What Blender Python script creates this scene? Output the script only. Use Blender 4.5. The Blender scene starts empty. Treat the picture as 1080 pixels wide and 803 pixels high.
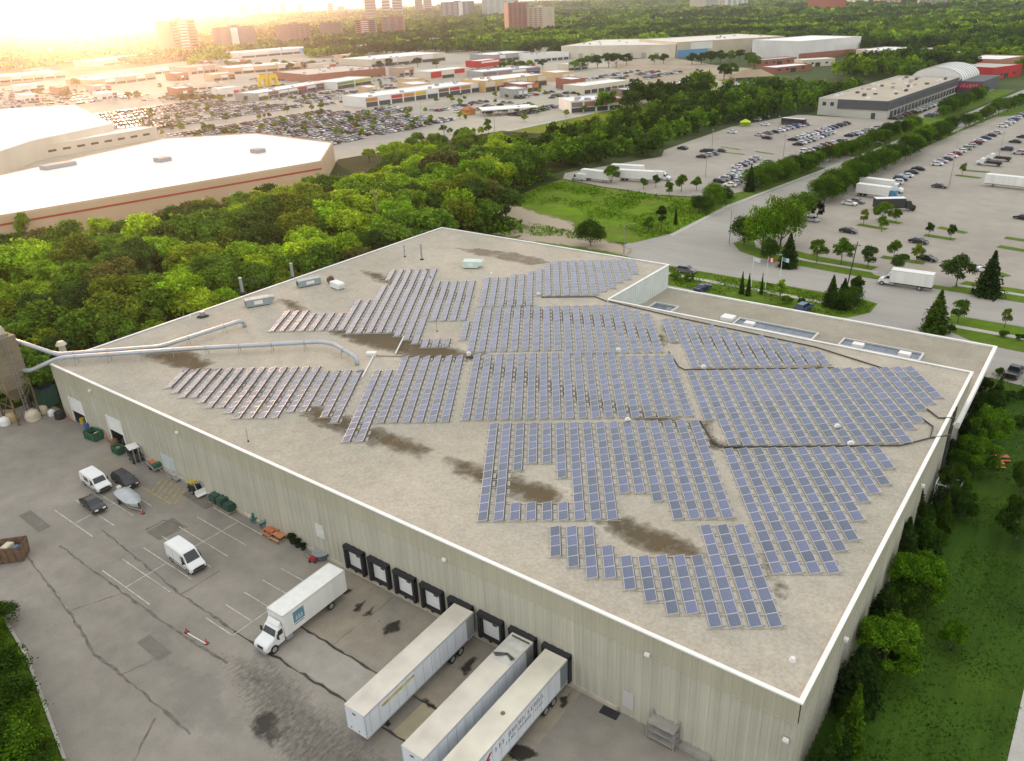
import bpy, bmesh, math, random
import numpy as np
from mathutils import Vector, Matrix
from mathutils.geometry import tessellate_polygon
R_ = math.radians
rnd = random.Random(7)
C = bpy.context.scene.collection
S = bpy.context.scene
# ------------------------------------------------------------------ camera, sky, sun, exposure
F_PX, CX, CY = 843.365, 540.0, 401.5          # focal length and centre measured on the 1080 x 803 photograph
CAM = Vector((10.578, -48.638, 61.0))
RIGHT = Vector((0.80157232, 0.59668194, -0.03811136))
DOWN = Vector((0.22911307, -0.3654126, -0.90220886))
FWD = Vector((-0.55225811, 0.71445384, -0.42961225))
cam_d = bpy.data.cameras.new('camera'); cam = bpy.data.objects.new('camera', cam_d); C.objects.link(cam)
cam_d.sensor_width = 36.0; cam_d.lens = F_PX / 1080 * 36; cam_d.clip_start = 1; cam_d.clip_end = 40000
m3 = Matrix((RIGHT, -DOWN, -FWD)).transposed()
cam.matrix_world = Matrix.Translation(CAM) @ m3.to_4x4()
S.camera = cam
SUN_AZ, SUN_EL = 152.9, 3.8                   # degrees; azimuth counted from +X towards +Y
SUN_STRENGTH = 3.2
w = bpy.data.worlds.new('World'); S.world = w; w.use_nodes = True
nt = w.node_tree; nt.nodes.clear()
sky = nt.nodes.new('ShaderNodeTexSky'); sky.sky_type = 'NISHITA'; sky.sun_disc = False
sky.sun_elevation = R_(SUN_EL); sky.sun_rotation = R_(90 - SUN_AZ); sky.altitude = 100; sky.dust_density = 2.5
mixs = nt.nodes.new('ShaderNodeMix'); mixs.data_type = 'RGBA'; mixs.inputs[0].default_value = 0.86
mixs.inputs[7].default_value = (8.6, 8.75, 8.9, 1)      # the even cloud layer over the clear sky
bg = nt.nodes.new('ShaderNodeBackground'); bg.inputs[1].default_value = 0.12
out = nt.nodes.new('ShaderNodeOutputWorld')
nt.links.new(sky.outputs[0], mixs.inputs[6]); nt.links.new(mixs.outputs[2], bg.inputs[0]); nt.links.new(bg.outputs[0], out.inputs[0])
sd = bpy.data.lights.new('sun', 'SUN'); sd.energy = SUN_STRENGTH; sd.angle = R_(5); sd.color = (1.0, 0.53, 0.26)
so = bpy.data.objects.new('sun', sd); C.objects.link(so)
sdir = Vector((math.cos(R_(SUN_AZ)) * math.cos(R_(SUN_EL)), math.sin(R_(SUN_AZ)) * math.cos(R_(SUN_EL)), math.sin(R_(SUN_EL))))
so.rotation_euler = sdir.to_track_quat('Z', 'Y').to_euler(); so.location = (-300, 200, 200)
S.view_settings.view_transform = 'Standard'; S.view_settings.look = 'None'; S.view_settings.gamma = 1
S.view_settings.use_curve_mapping = False; S.view_settings.exposure = 0.42
S.render.engine = 'CYCLES'; S.cycles.use_denoising = True
S.cycles.max_bounces = 6; S.cycles.diffuse_bounces = 3; S.cycles.transparent_max_bounces = 6; S.cycles.volume_bounces = 1
HAZE, HAZE_G = 0.7e-4, 0.885

# ------------------------------------------------------------------ helpers
def hz(x):                                     # the ground climbs gently towards the silo end
    return 0.0 if x > -70 else (1.6 if x < -125 else 1.6 * (-70 - x) / 55.0)
def gp(px, py, z=0.0):                         # a spot of the photograph on the level z
    d = RIGHT * ((px - CX) / F_PX) + DOWN * ((py - CY) / F_PX) + FWD
    return CAM + d * ((z - CAM.z) / d.z)
def gg(px, py, dz=0.0):                        # the same on the ground (plus dz)
    z = dz
    for _ in range(4):
        p = gp(px, py, z); z = hz(p.x) + dz
    return p
def gy(px, py, y=0.0):                         # the same on the vertical plane y
    d = RIGHT * ((px - CX) / F_PX) + DOWN * ((py - CY) / F_PX) + FWD
    return CAM + d * ((y - CAM.y) / d.y)
def pix(p):
    v = Vector(p) - CAM; z = v.dot(FWD)
    return CX + F_PX * v.dot(RIGHT) / z, CY + F_PX * v.dot(DOWN) / z, z
ORD = ('first second third fourth fifth sixth seventh eighth ninth tenth eleventh twelfth thirteenth fourteenth fifteenth sixteenth '
       'seventeenth eighteenth nineteenth').split()
TENS = ['', '', 'twent', 'thirt', 'fort', 'fift', 'sixt', 'sevent', 'eight', 'ninet']
def ordw(n):                                   # 1 -> first
    if n > 99: return 'hundredth' if n == 100 else 'hundred-' + ordw(n - 100)
    if n <= 19: return ORD[n - 1]
    t, u = divmod(n, 10)
    return TENS[t] + ('ieth' if u == 0 else 'y-' + ORD[u - 1])

# ---- materials
MATS = {}
def mat(name, rgb, rough=0.7, var=0.0, scale=1.0, metal=0.0, bump=0.0, coords='Object', detail=4, second=None, thr=(0.35, 0.65), spec=0.5):
    """Principled with a noise that shifts the colour by +-var, or fades to a second colour."""
    if name in MATS: return MATS[name]
    m = bpy.data.materials.new(name); m.use_nodes = True; n = m.node_tree.nodes; l = m.node_tree.links
    b = n['Principled BSDF']; b.inputs['Roughness'].default_value = rough; b.inputs['Metallic'].default_value = metal
    b.inputs['Specular IOR Level'].default_value = spec
    b.inputs['Base Color'].default_value = (*rgb, 1)
    if var or second:
        tc = n.new('ShaderNodeTexCoord'); nz = n.new('ShaderNodeTexNoise'); nz.inputs['Scale'].default_value = scale; nz.inputs['Detail'].default_value = detail
        l.new(tc.outputs[coords], nz.inputs['Vector'])
        mx = n.new('ShaderNodeMix'); mx.data_type = 'RGBA'
        mr = n.new('ShaderNodeMapRange'); mr.inputs[1].default_value, mr.inputs[2].default_value = thr
        l.new(nz.outputs['Fac'], mr.inputs[0]); l.new(mr.outputs[0], mx.inputs[0])
        a = second or tuple(min(1, c * (1 + var)) for c in rgb); c0 = rgb if second else tuple(c * (1 - var) for c in rgb)
        mx.inputs[6].default_value = (*c0, 1); mx.inputs[7].default_value = (*a, 1)
        l.new(mx.outputs[2], b.inputs['Base Color'])
        if bump:
            bp = n.new('ShaderNodeBump'); bp.inputs['Strength'].default_value = bump; bp.inputs['Distance'].default_value = 0.05
            l.new(nz.outputs['Fac'], bp.inputs['Height']); l.new(bp.outputs[0], b.inputs['Normal'])
    MATS[name] = m
    return m
def paint_mat():                               # car paint: the colour of the object itself
    m = bpy.data.materials.new('car_paint'); m.use_nodes = True; n = m.node_tree.nodes; l = m.node_tree.links
    b = n['Principled BSDF']; o = n.new('ShaderNodeObjectInfo'); l.new(o.outputs['Color'], b.inputs['Base Color'])
    b.inputs['Roughness'].default_value = 0.3; b.inputs['Coat Weight'].default_value = 0.15
    return m
def foliage_mat(name, dark=0.55, light=1.5, scale=0.45):
    m = bpy.data.materials.new(name); m.use_nodes = True; n = m.node_tree.nodes; l = m.node_tree.links; n.clear()
    o = n.new('ShaderNodeObjectInfo'); tc = n.new('ShaderNodeTexCoord'); geo = n.new('ShaderNodeNewGeometry')
    nz = n.new('ShaderNodeTexNoise'); nz.inputs['Scale'].default_value = scale; nz.inputs['Detail'].default_value = 3
    l.new(tc.outputs['Object'], nz.inputs['Vector'])
    mr = n.new('ShaderNodeMapRange'); mr.inputs[1].default_value = 0.3; mr.inputs[2].default_value = 0.7; mr.inputs[3].default_value = dark; mr.inputs[4].default_value = light
    l.new(nz.outputs['Fac'], mr.inputs[0])
    r2 = n.new('ShaderNodeMapRange'); r2.inputs[3].default_value = 0.55; r2.inputs[4].default_value = 1.45; l.new(geo.outputs['Random Per Island'], r2.inputs[0])
    r3 = n.new('ShaderNodeMapRange'); r3.inputs[3].default_value = 0.85; r3.inputs[4].default_value = 1.15; l.new(o.outputs['Random'], r3.inputs[0])
    mu = n.new('ShaderNodeMath'); mu.operation = 'MULTIPLY'; l.new(mr.outputs[0], mu.inputs[0]); l.new(r2.outputs[0], mu.inputs[1])
    mu2 = n.new('ShaderNodeMath'); mu2.operation = 'MULTIPLY'; l.new(mu.outputs[0], mu2.inputs[0]); l.new(r3.outputs[0], mu2.inputs[1])
    hs = n.new('ShaderNodeHueSaturation'); l.new(o.outputs['Color'], hs.inputs['Color']); l.new(mu2.outputs[0], hs.inputs['Value'])
    d = n.new('ShaderNodeBsdfDiffuse'); t = n.new('ShaderNodeBsdfTranslucent'); mx = n.new('ShaderNodeMixShader'); mx.inputs[0].default_value = 0.45
    l.new(hs.outputs[0], d.inputs[0]); l.new(hs.outputs[0], t.inputs[0]); l.new(d.outputs[0], mx.inputs[1]); l.new(t.outputs[0], mx.inputs[2])
    ou = n.new('ShaderNodeOutputMaterial'); l.new(mx.outputs[0], ou.inputs[0])
    return m
PAINT = paint_mat(); LEAF = foliage_mat('leaves'); LEAF_FAR = foliage_mat('far_leaves', 0.55, 1.5, 0.06)
def ground_mat(name, rgb, var, scales, patch=None, spec=0.3, rough=0.9, bump=0.0, streak=None):
    """Ground: three noises of different size multiply the base colour, an optional patch colour breaks through a large noise."""
    m = bpy.data.materials.new(name); m.use_nodes = True; n = m.node_tree.nodes; l = m.node_tree.links
    b = n['Principled BSDF']; b.inputs['Roughness'].default_value = rough; b.inputs['Specular IOR Level'].default_value = spec
    tc = n.new('ShaderNodeTexCoord'); last = None
    for s, v in zip(scales, var):
        nz = n.new('ShaderNodeTexNoise'); nz.inputs['Scale'].default_value = s; nz.inputs['Detail'].default_value = 5; nz.inputs['Roughness'].default_value = 0.6
        if streak and s == scales[-2]:
            mp = n.new('ShaderNodeMapping'); mp.inputs['Scale'].default_value = streak; l.new(tc.outputs['Object'], mp.inputs[0]); l.new(mp.outputs[0], nz.inputs['Vector'])
        else: l.new(tc.outputs['Object'], nz.inputs['Vector'])
        mr = n.new('ShaderNodeMapRange'); mr.inputs[1].default_value = 0.3; mr.inputs[2].default_value = 0.7; mr.inputs[3].default_value = 1 - v; mr.inputs[4].default_value = 1 + v
        l.new(nz.outputs['Fac'], mr.inputs[0])
        if last is None: last = mr.outputs[0]
        else:
            mu = n.new('ShaderNodeMath'); mu.operation = 'MULTIPLY'; l.new(last, mu.inputs[0]); l.new(mr.outputs[0], mu.inputs[1]); last = mu.outputs[0]
    col = n.new('ShaderNodeMix'); col.data_type = 'RGBA'; col.inputs[6].default_value = (*rgb, 1); col.inputs[7].default_value = (*(patch or rgb), 1); col.inputs[0].default_value = 0
    if patch:
        nz = n.new('ShaderNodeTexNoise'); nz.inputs['Scale'].default_value = scales[0] * 0.7; nz.inputs['Detail'].default_value = 6; l.new(tc.outputs['Object'], nz.inputs['Vector'])
        mr = n.new('ShaderNodeMapRange'); mr.inputs[1].default_value = 0.45; mr.inputs[2].default_value = 0.65; l.new(nz.outputs['Fac'], mr.inputs[0]); l.new(mr.outputs[0], col.inputs[0])
    hs = n.new('ShaderNodeHueSaturation'); l.new(col.outputs[2], hs.inputs['Color']); l.new(last, hs.inputs['Value']); l.new(hs.outputs[0], b.inputs['Base Color'])
    if bump:
        bp = n.new('ShaderNodeBump'); bp.inputs['Strength'].default_value = bump; bp.inputs['Distance'].default_value = 0.05; l.new(last, bp.inputs['Height']); l.new(bp.outputs[0], b.inputs['Normal'])
    return m
def stain_mat(name, rgb, lo, hi, scale, stretch=(1, 1, 1), top=0.85):
    """A stain: the colour shows where a noise is high, elsewhere what lies below shows through."""
    m = bpy.data.materials.new(name); m.use_nodes = True; n = m.node_tree.nodes; l = m.node_tree.links
    b = n['Principled BSDF']; b.inputs['Base Color'].default_value = (*rgb, 1); b.inputs['Roughness'].default_value = 0.9; b.inputs['Specular IOR Level'].default_value = 0.2
    tc = n.new('ShaderNodeTexCoord'); mp = n.new('ShaderNodeMapping'); mp.inputs['Scale'].default_value = stretch; l.new(tc.outputs['Object'], mp.inputs[0])
    nz = n.new('ShaderNodeTexNoise'); nz.inputs['Scale'].default_value = scale; nz.inputs['Detail'].default_value = 7; nz.inputs['Roughness'].default_value = 0.65; l.new(mp.outputs[0], nz.inputs['Vector'])
    at = n.new('ShaderNodeAttribute'); at.attribute_name = 'edge'
    ad = n.new('ShaderNodeMath'); ad.operation = 'ADD'; l.new(nz.outputs['Fac'], ad.inputs[0]); l.new(at.outputs['Fac'], ad.inputs[1])
    mr = n.new('ShaderNodeMapRange'); mr.inputs[1].default_value = lo; mr.inputs[2].default_value = hi; mr.inputs[4].default_value = top; l.new(ad.outputs[0], mr.inputs[0]); l.new(mr.outputs[0], b.inputs['Alpha'])
    return m

# ---- mesh builder
class MB:
    def __init__(s): s.v, s.f, s.m = [], [], []
    def add(s, vs, fs, mi=0):
        o = len(s.v); s.v += [tuple(v) for v in vs]; s.f += [tuple(i + o for i in f) for f in fs]; s.m += [mi] * len(fs); return s
    def box(s, x0, x1, y0, y1, z0, z1, mi=0):
        return s.add([(x0, y0, z0), (x1, y0, z0), (x1, y1, z0), (x0, y1, z0), (x0, y0, z1), (x1, y0, z1), (x1, y1, z1), (x0, y1, z1)],
                     [(0, 3, 2, 1), (4, 5, 6, 7), (0, 1, 5, 4), (1, 2, 6, 5), (2, 3, 7, 6), (3, 0, 4, 7)], mi)
    def prism(s, poly, z0, z1, mi=0, mi_top=None):
        n = len(poly); vs = [(x, y, z0) for x, y in poly] + [(x, y, z1) for x, y in poly]
        s.add(vs, [(i, (i + 1) % n, n + (i + 1) % n, n + i) for i in range(n)] + [tuple(range(n - 1, -1, -1))], mi)
        return s.add(vs[n:], [tuple(range(n))], mi if mi_top is None else mi_top)
    def tube(s, pts, r, n=8, mi=0, caps=True):
        pts = [Vector(p) for p in pts]; rs = r if isinstance(r, (list, tuple)) else [r] * len(pts); rings = []; vs = []
        for i, p in enumerate(pts):
            a = (pts[min(i + 1, len(pts) - 1)] - pts[max(i - 1, 0)]).normalized()
            u = a.cross(Vector((0, 0, 1)) if abs(a.z) < 0.9 else Vector((1, 0, 0))).normalized(); v = a.cross(u)
            for k in range(n):
                t = 2 * math.pi * k / n; vs.append(p + (u * math.cos(t) + v * math.sin(t)) * rs[i])
        fs = [(i * n + k, i * n + (k + 1) % n, (i + 1) * n + (k + 1) % n, (i + 1) * n + k) for i in range(len(pts) - 1) for k in range(n)]
        if caps: fs += [tuple(range(n - 1, -1, -1)), tuple(range((len(pts) - 1) * n, len(pts) * n))]
        return s.add(vs, fs, mi)
    def side(s, prof, y0, y1, mi=0):               # an outline in x,z pulled across y
        n = len(prof); vs = [(x, y0, z) for x, z in prof] + [(x, y1, z) for x, z in prof]
        return s.add(vs, [(i, (i + 1) % n, n + (i + 1) % n, n + i)[::-1] for i in range(n)] + [tuple(range(n)), tuple(range(2 * n - 1, n - 1, -1))], mi)
    def quad(s, a, b, c, d, mi=0): return s.add([a, b, c, d], [(0, 1, 2, 3)], mi)
    def build(s, name, mats, parent=None, loc=(0, 0, 0), rotz=0.0, bevel=0.0, smooth=False, color=None):
        me = bpy.data.meshes.new(name); me.from_pydata(s.v, [], s.f)
        for m in (mats if isinstance(mats, (list, tuple)) else [mats]): me.materials.append(m)
        me.polygons.foreach_set('material_index', s.m)
        bm = bmesh.new(); bm.from_mesh(me); bmesh.ops.recalc_face_normals(bm, faces=bm.faces)
        if bevel:
            bmesh.ops.remove_doubles(bm, verts=bm.verts, dist=1e-4)
            bmesh.ops.bevel(bm, geom=[e for e in bm.edges if len(e.link_faces) == 2 and e.calc_face_angle(0) > 0.35], offset=bevel, segments=2, affect='EDGES', clamp_overlap=True)
        bm.to_mesh(me); bm.free()
        if smooth: me.polygons.foreach_set('use_smooth', [True] * len(me.polygons))
        return link(name, me, parent, loc, rotz, color)
def link(name, me, parent=None, loc=(0, 0, 0), rotz=0.0, color=None):
    o = bpy.data.objects.new(name, me); C.objects.link(o); o.location = loc; o.rotation_euler = (0, 0, rotz)
    if parent: o.parent = parent
    if color: o.color = (*color, 1)
    return o
def tag(o, label, cat, group=None, kind=None):
    o['label'] = label; o['category'] = cat
    if group: o['group'] = group
    if kind: o['kind'] = kind
    return o
def struct(o, kind='structure'): o['kind'] = kind; return o
def thing(name, label, cat, loc=(0, 0, 0), rotz=0.0, group=None):
    o = bpy.data.objects.new(name, None); C.objects.link(o); o.location = loc; o.rotation_euler = (0, 0, rotz); o.empty_display_size = 0.5
    return tag(o, label, cat, group)
KIDS = {}
def kids(o): return [c for c in o.children]
def copy_tree(o, parent=None):
    c = o.copy(); C.objects.link(c)
    if parent: c.parent = parent
    for k in kids(o): copy_tree(k, c)
    return c
def place(proto, loc, rotz=0.0, label=None, group=None, color=None, scale=None, cat=None):
    """The prototype itself the first time, a copied tree afterwards."""
    if not proto.get('used_once'): proto['used_once'] = 1; o = proto
    else: o = copy_tree(proto)
    o.location = loc; o.rotation_euler = (0, 0, rotz)
    if label: o['label'] = label
    if group: o['group'] = group
    if cat: o['category'] = cat
    if scale: o.scale = scale if isinstance(scale, (tuple, list)) else (scale,) * 3
    if color:
        o.color = (*color, 1)
        for k in kids(o):
            if k.name.split('.')[0] in ('body', 'crown', 'cab'): k.color = (*color, 1)
    return o
def sheet(name, poly, dz, m, kind='structure', step=None):
    """A ground sheet over a polygon, following the slope."""
    bm = bmesh.new(); vs = [bm.verts.new((p[0], p[1], 0)) for p in poly]
    for t3 in tessellate_polygon([[Vector((p[0], p[1], 0)) for p in poly]]): bm.faces.new([vs[i] for i in t3])
    for xc in (-70, -125):
        bmesh.ops.bisect_plane(bm, geom=bm.verts[:] + bm.edges[:] + bm.faces[:], plane_co=(xc, 0, 0), plane_no=(1, 0, 0))
    for v in bm.verts: v.co.z = hz(v.co.x) + dz
    bmesh.ops.recalc_face_normals(bm, faces=bm.faces)
    if sum(f.normal.z for f in bm.faces) < 0: bmesh.ops.reverse_faces(bm, faces=bm.faces)
    me = bpy.data.meshes.new(name); bm.to_mesh(me); bm.free(); me.materials.append(m)
    o = link(name, me); o['kind'] = kind
    return o
def strip(name, pts, wid, dz, m, kind='structure', jag=0.0):
    """A narrow sheet along a line (a painted line, a crack, a path)."""
    P = [Vector((p[0], p[1])) for p in pts]
    if jag:
        Q = []
        for a, b in zip(P, P[1:]):
            k = max(2, int((b - a).length / 0.8))
            for i in range(k): Q.append(a.lerp(b, i / k) + Vector((rnd.uniform(-jag, jag), rnd.uniform(-jag, jag))))
        P = Q + [P[-1]]
    L, Rr = [], []
    for i, p in enumerate(P):
        t = (P[min(i + 1, len(P) - 1)] - P[max(i - 1, 0)]).normalized(); nn = Vector((-t.y, t.x)) * wid * (0.5 if not jag else rnd.uniform(0.2, 0.8))
        L.append(p + nn); Rr.append(p - nn)
    mb = MB()
    for i in range(len(P) - 1):
        q = [Rr[i], Rr[i + 1], L[i + 1], L[i]]
        mb.quad(*[(p.x, p.y, hz(p.x) + dz) for p in q])
    bm_o = mb.build(name, m); bm_o['kind'] = kind
    return bm_o
def inside(p, poly):
    x, y = p[0], p[1]; c = False; j = len(poly) - 1
    for i in range(len(poly)):
        xi, yi = poly[i][0], poly[i][1]; xj, yj = poly[j][0], poly[j][1]
        if (yi > y) != (yj > y) and x < (xj - xi) * (y - yi) / (yj - yi) + xi: c = not c
        j = i
    return c
def blob_sheet(name, poly, z, m, parent=None, cell=0.7, margin=1.4, slope=False):
    """A stain: a gridded sheet over a polygon whose 'edge' attribute falls off towards the outline."""
    xs = [p[0] for p in poly]; ys = [p[1] for p in poly]
    nx = int((max(xs) - min(xs)) / cell) + 2; ny = int((max(ys) - min(ys)) / cell) + 2
    V, E, idx = [], [], {}
    def dist(p):
        d = 1e9
        for a, b in zip(poly, poly[1:] + poly[:1]):
            ax, ay = a[0], a[1]; bx, by = b[0] - ax, b[1] - ay; t = max(0, min(1, ((p[0] - ax) * bx + (p[1] - ay) * by) / (bx * bx + by * by + 1e-9)))
            d = min(d, math.hypot(p[0] - ax - bx * t, p[1] - ay - by * t))
        return d
    Fc = []
    def vid(i, j):
        if (i, j) not in idx:
            p = (min(xs) + i * cell - cell / 2, min(ys) + j * cell - cell / 2); d = dist(p) * (1 if inside(p, poly) else -1)
            idx[(i, j)] = len(V); V.append((p[0], p[1], (hz(p[0]) if slope else 0) + z)); E.append(max(-1.0, min(0.35, d / margin * 0.35)))
        return idx[(i, j)]
    for i in range(nx):
        for j in range(ny):
            p = (min(xs) + (i) * cell, min(ys) + (j) * cell)
            if inside(p, poly) or dist(p) < 1.0: Fc.append((vid(i, j), vid(i + 1, j), vid(i + 1, j + 1), vid(i, j + 1)))
    me = bpy.data.meshes.new(name); me.from_pydata(V, [], Fc); me.materials.append(m)
    at = me.attributes.new('edge', 'FLOAT', 'POINT'); at.data.foreach_set('value', E)
    o = link(name, me, parent)
    if not parent: o['kind'] = 'structure'
    return o

def siding_mat(name, rgb, streak=0.16):
    """Painted metal siding with streaks down it: grime, and on walls rib shading put into the colour."""
    m = mat(name, rgb, 0.55); n = m.node_tree.nodes; l = m.node_tree.links; b = n['Principled BSDF']; tc = n.new('ShaderNodeTexCoord'); last = None
    for sc, k in (((1.25, 1.25, .03), streak), ((.35, .35, .06), streak * .6), ((.12, .12, .3), streak * .5)):
        mp = n.new('ShaderNodeMapping'); mp.inputs['Scale'].default_value = sc; l.new(tc.outputs['Object'], mp.inputs[0]); nz = n.new('ShaderNodeTexNoise'); nz.inputs['Scale'].default_value = 1.0; nz.inputs['Detail'].default_value = 4; l.new(mp.outputs[0], nz.inputs['Vector'])
        mr = n.new('ShaderNodeMapRange'); mr.inputs[1].default_value = .35; mr.inputs[2].default_value = .65; mr.inputs[3].default_value = 1 - k; mr.inputs[4].default_value = 1 + k * .6; l.new(nz.outputs['Fac'], mr.inputs[0])
        if last is None: last = mr.outputs[0]
        else: mu = n.new('ShaderNodeMath'); mu.operation = 'MULTIPLY'; l.new(last, mu.inputs[0]); l.new(mr.outputs[0], mu.inputs[1]); last = mu.outputs[0]
    hs = n.new('ShaderNodeHueSaturation'); hs.inputs['Color'].default_value = (*rgb, 1); l.new(last, hs.inputs['Value']); l.new(hs.outputs[0], b.inputs['Base Color']); return m
# ------------------------------------------------------------------ ground
ASPH = ground_mat('old_asphalt', (0.27, 0.243, 0.202), (0.13, 0.12, 0.10), (0.045, 0.35, 6.0), (0.222, 0.20, 0.168), bump=0.2)
ROADM = ground_mat('road_asphalt', (0.36, 0.335, 0.295), (0.07, 0.06, 0.06), (0.05, 0.4, 5.0), (0.32, 0.30, 0.265), streak=(0.12, 1, 1))
LOTM = ground_mat('car_park_asphalt', (0.36, 0.32, 0.265), (0.10, 0.08, 0.06), (0.03, 0.25, 4.0), (0.31, 0.275, 0.23))
LAWN = ground_mat('lawn_grass', (0.037, 0.078, 0.008), (0.30, 0.22, 0.35), (0.07, 0.55, 6.0), (0.056, 0.105, 0.010), spec=0.1, streak=(1.6, .12, 1))
VERGE = ground_mat('verge_grass', (0.10, 0.165, 0.010), (0.16, 0.18, 0.25), (0.05, 0.5, 5.0), (0.10, 0.15, 0.018), spec=0.1)
MEADOW = ground_mat('meadow_grass', (0.12, 0.20, 0.008), (0.18, 0.22, 0.3), (0.05, 0.3, 2.5), (0.13, 0.16, 0.02), spec=0.1)
BANK = ground_mat('bank_grass', (0.17, 0.19, 0.012), (0.2, 0.2, 0.2), (0.03, 0.2, 1.5), (0.12, 0.17, 0.012), spec=0.1)
DIRT = ground_mat('bare_earth', (0.38, 0.31, 0.22), (0.12, 0.12, 0.12), (0.04, 0.3, 2.0), (0.30, 0.25, 0.18))
PATHM = ground_mat('concrete_path', (0.44, 0.42, 0.37), (0.08, 0.08, 0.06), (0.1, 0.8, 5.0))
SLAB = ground_mat('concrete_slab', (0.305, 0.262, 0.198), (0.13, 0.12, 0.10), (0.12, 0.6, 6.0), (0.235, 0.215, 0.18))
SLAB2 = ground_mat('yellowed_concrete', (0.36, 0.31, 0.20), (0.10, 0.08, 0.06), (0.15, 0.8, 6.0))
FARG = ground_mat('far_land', (0.07, 0.095, 0.03), (0.25, 0.25, 0.2), (0.0012, 0.006, 0.05), (0.17, 0.17, 0.12), spec=0.1)
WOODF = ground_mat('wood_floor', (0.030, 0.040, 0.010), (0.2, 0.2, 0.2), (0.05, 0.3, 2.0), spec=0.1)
SUBURB = ground_mat('retail_asphalt', (0.42, 0.38, 0.30), (0.08, 0.08, 0.05), (0.01, 0.05, 0.5), (0.30, 0.285, 0.25))
WHITE_LINE = mat('road_paint', (0.50, 0.48, 0.42), 0.8, 0.25, 1.2)
YEL_LINE = mat('yellow_paint', (0.42, 0.30, 0.06), 0.8, 0.3, 1.5)
far = MB(); B_ = 15000
cuts = [-B_, -125, -70, B_]
for a, b in zip(cuts, cuts[1:]): far.quad((a, -B_, hz(a) - 0.12), (b, -B_, hz(b) - 0.12), (b, B_, hz(b) - 0.12), (a, B_, hz(a) - 0.12))
struct(far.build('terrain', FARG))

sheet('asphalt_yard', [(-131, -4), (-131, 0.5), (-1, 0.5), (6, -4), (6, -60), (-52.5, -60), (-52.5, -34), (-71, -29.4), (-92, -26.2), (-140, -22), (-140, -12)], 0.0, ASPH)
sheet('wood_floor', [(-250, -60), (-250, 168), (-262, 188), (-236, 290), (-205, 290), (-190, 205), (-150, 196), (-150, 150), (-118, 128), (-118, 96), (-121.5, 96), (-121.5, 0.5), (-131, 0.5), (-131, -4), (-140, -12), (-150, -60)], -0.06, WOODF)
sheet('wood_floor', [(-205, 290), (-236, 290), (-212, 300), (-198, 520), (-128, 560), (-128, 392), (-158, 330), (-160, 205), (-190, 205)], -0.05, WOODF)
sheet('hedge_bank', [(-140, -22), (-92, -26.2), (-71, -29.4), (-52.5, -34), (-52.5, -60), (-140, -60)], -0.03, VERGE)
sheet('lawn', [(0.2, -20), (0.2, 72), (0.9, 97), (1.0, 103), (16, 103), (14.0, -20)], 0.0, LAWN)
sheet('pavement', [(14.0, -20), (14.6, 60), (15.6, 103), (18.2, 103), (17.2, 60), (16.6, -20)], 0.03, PATHM)
sheet('street', [(16.9, -20), (17.5, 60), (18.5, 103), (40, 103), (40, -20)], 0.0, ROADM)
kb = MB()
for a_, b_ in (((-100, -25.0), (-92, -26.2)), ((-92, -26.2), (-71, -29.4)), ((-71, -29.4), (-52.5, -34)), ((-52.5, -34), (-52.5, -60))):
    a_, b_ = Vector(a_), Vector(b_); t_ = (b_ - a_).normalized(); n_ = Vector((-t_.y, t_.x)) * .14; z0, z1 = hz(a_.x) + .13, hz(b_.x) + .13
    kb.add([(*(a_ - n_), z0), (*(b_ - n_), z1), (*(b_ + n_), z1), (*(a_ + n_), z0), (*(a_ - n_), z0 - .3), (*(b_ - n_), z1 - .3), (*(b_ + n_), z1 - .3), (*(a_ + n_), z0 - .3)], [(0, 1, 2, 3), (0, 4, 5, 1), (3, 2, 6, 7), (0, 3, 7, 4), (1, 5, 6, 2)])
struct(kb.build('kerb', PATHM))
sheet('road', [(-92, 110), (70, 108), (70, 152), (-60, 165), (-70, 200), (-92, 200)], -0.02, ROADM)
# front of the building: stalls, verge, footpath, entry, road
sheet('front_car_park', [(-72, 95.5), (-72, 113), (-66, 113.2), (-31, 111.5), (-27.5, 113), (-24.5, 118), (-23, 126.4), (-11.5, 126), (-11, 119), (-9.0, 115.5), (-5, 112.5), (1, 111.6), (45, 109.5), (45, 95.5), (30, 93), (0.5, 97)], 0.02, ROADM)
sheet('verge', [(-74, 113), (-66, 113.2), (-31, 111.5), (-27.5, 113), (-24.5, 118), (-24.6, 124.5), (-28, 125.8), (-48, 126.2), (-80, 126.6), (-92, 128), (-112, 136), (-118, 128), (-118, 96), (-74, 96)], 0.012, VERGE)
sheet('verge', [(-10.6, 125.2), (-11, 119), (-9.0, 115.5), (-5, 112.5), (1, 111.6), (60, 109), (60, 123.6)], 0.012, VERGE)
sheet('footpath', [(-74, 120.2), (-27.5, 118.6), (-27.4, 120.1), (-74, 121.8)], 0.03, PATHM)
sheet('footpath', [(-9.8, 118.2), (60, 116.4), (60, 117.9), (-10.0, 119.8)], 0.03, PATHM)
sheet('road', [(-48, 126.2), (-23, 126.4), (-10, 125.6), (70, 123.4), (70, 137.6), (0, 139.6), (-34, 140.6), (-48, 142.0), (-58, 143.6), (-64.5, 146.6), (-69, 153), (-68.5, 175), (-66.5, 200), (-66.2, 254), (-59, 330), (-54, 366), (-41, 484), (-30, 600), (-44, 600), (-49, 546), (-66, 365), (-75, 275), (-82, 211), (-84.5, 190), (-84.8, 150), (-88, 138), (-92, 128), (-80, 126.6)], 0.012, ROADM)
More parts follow.
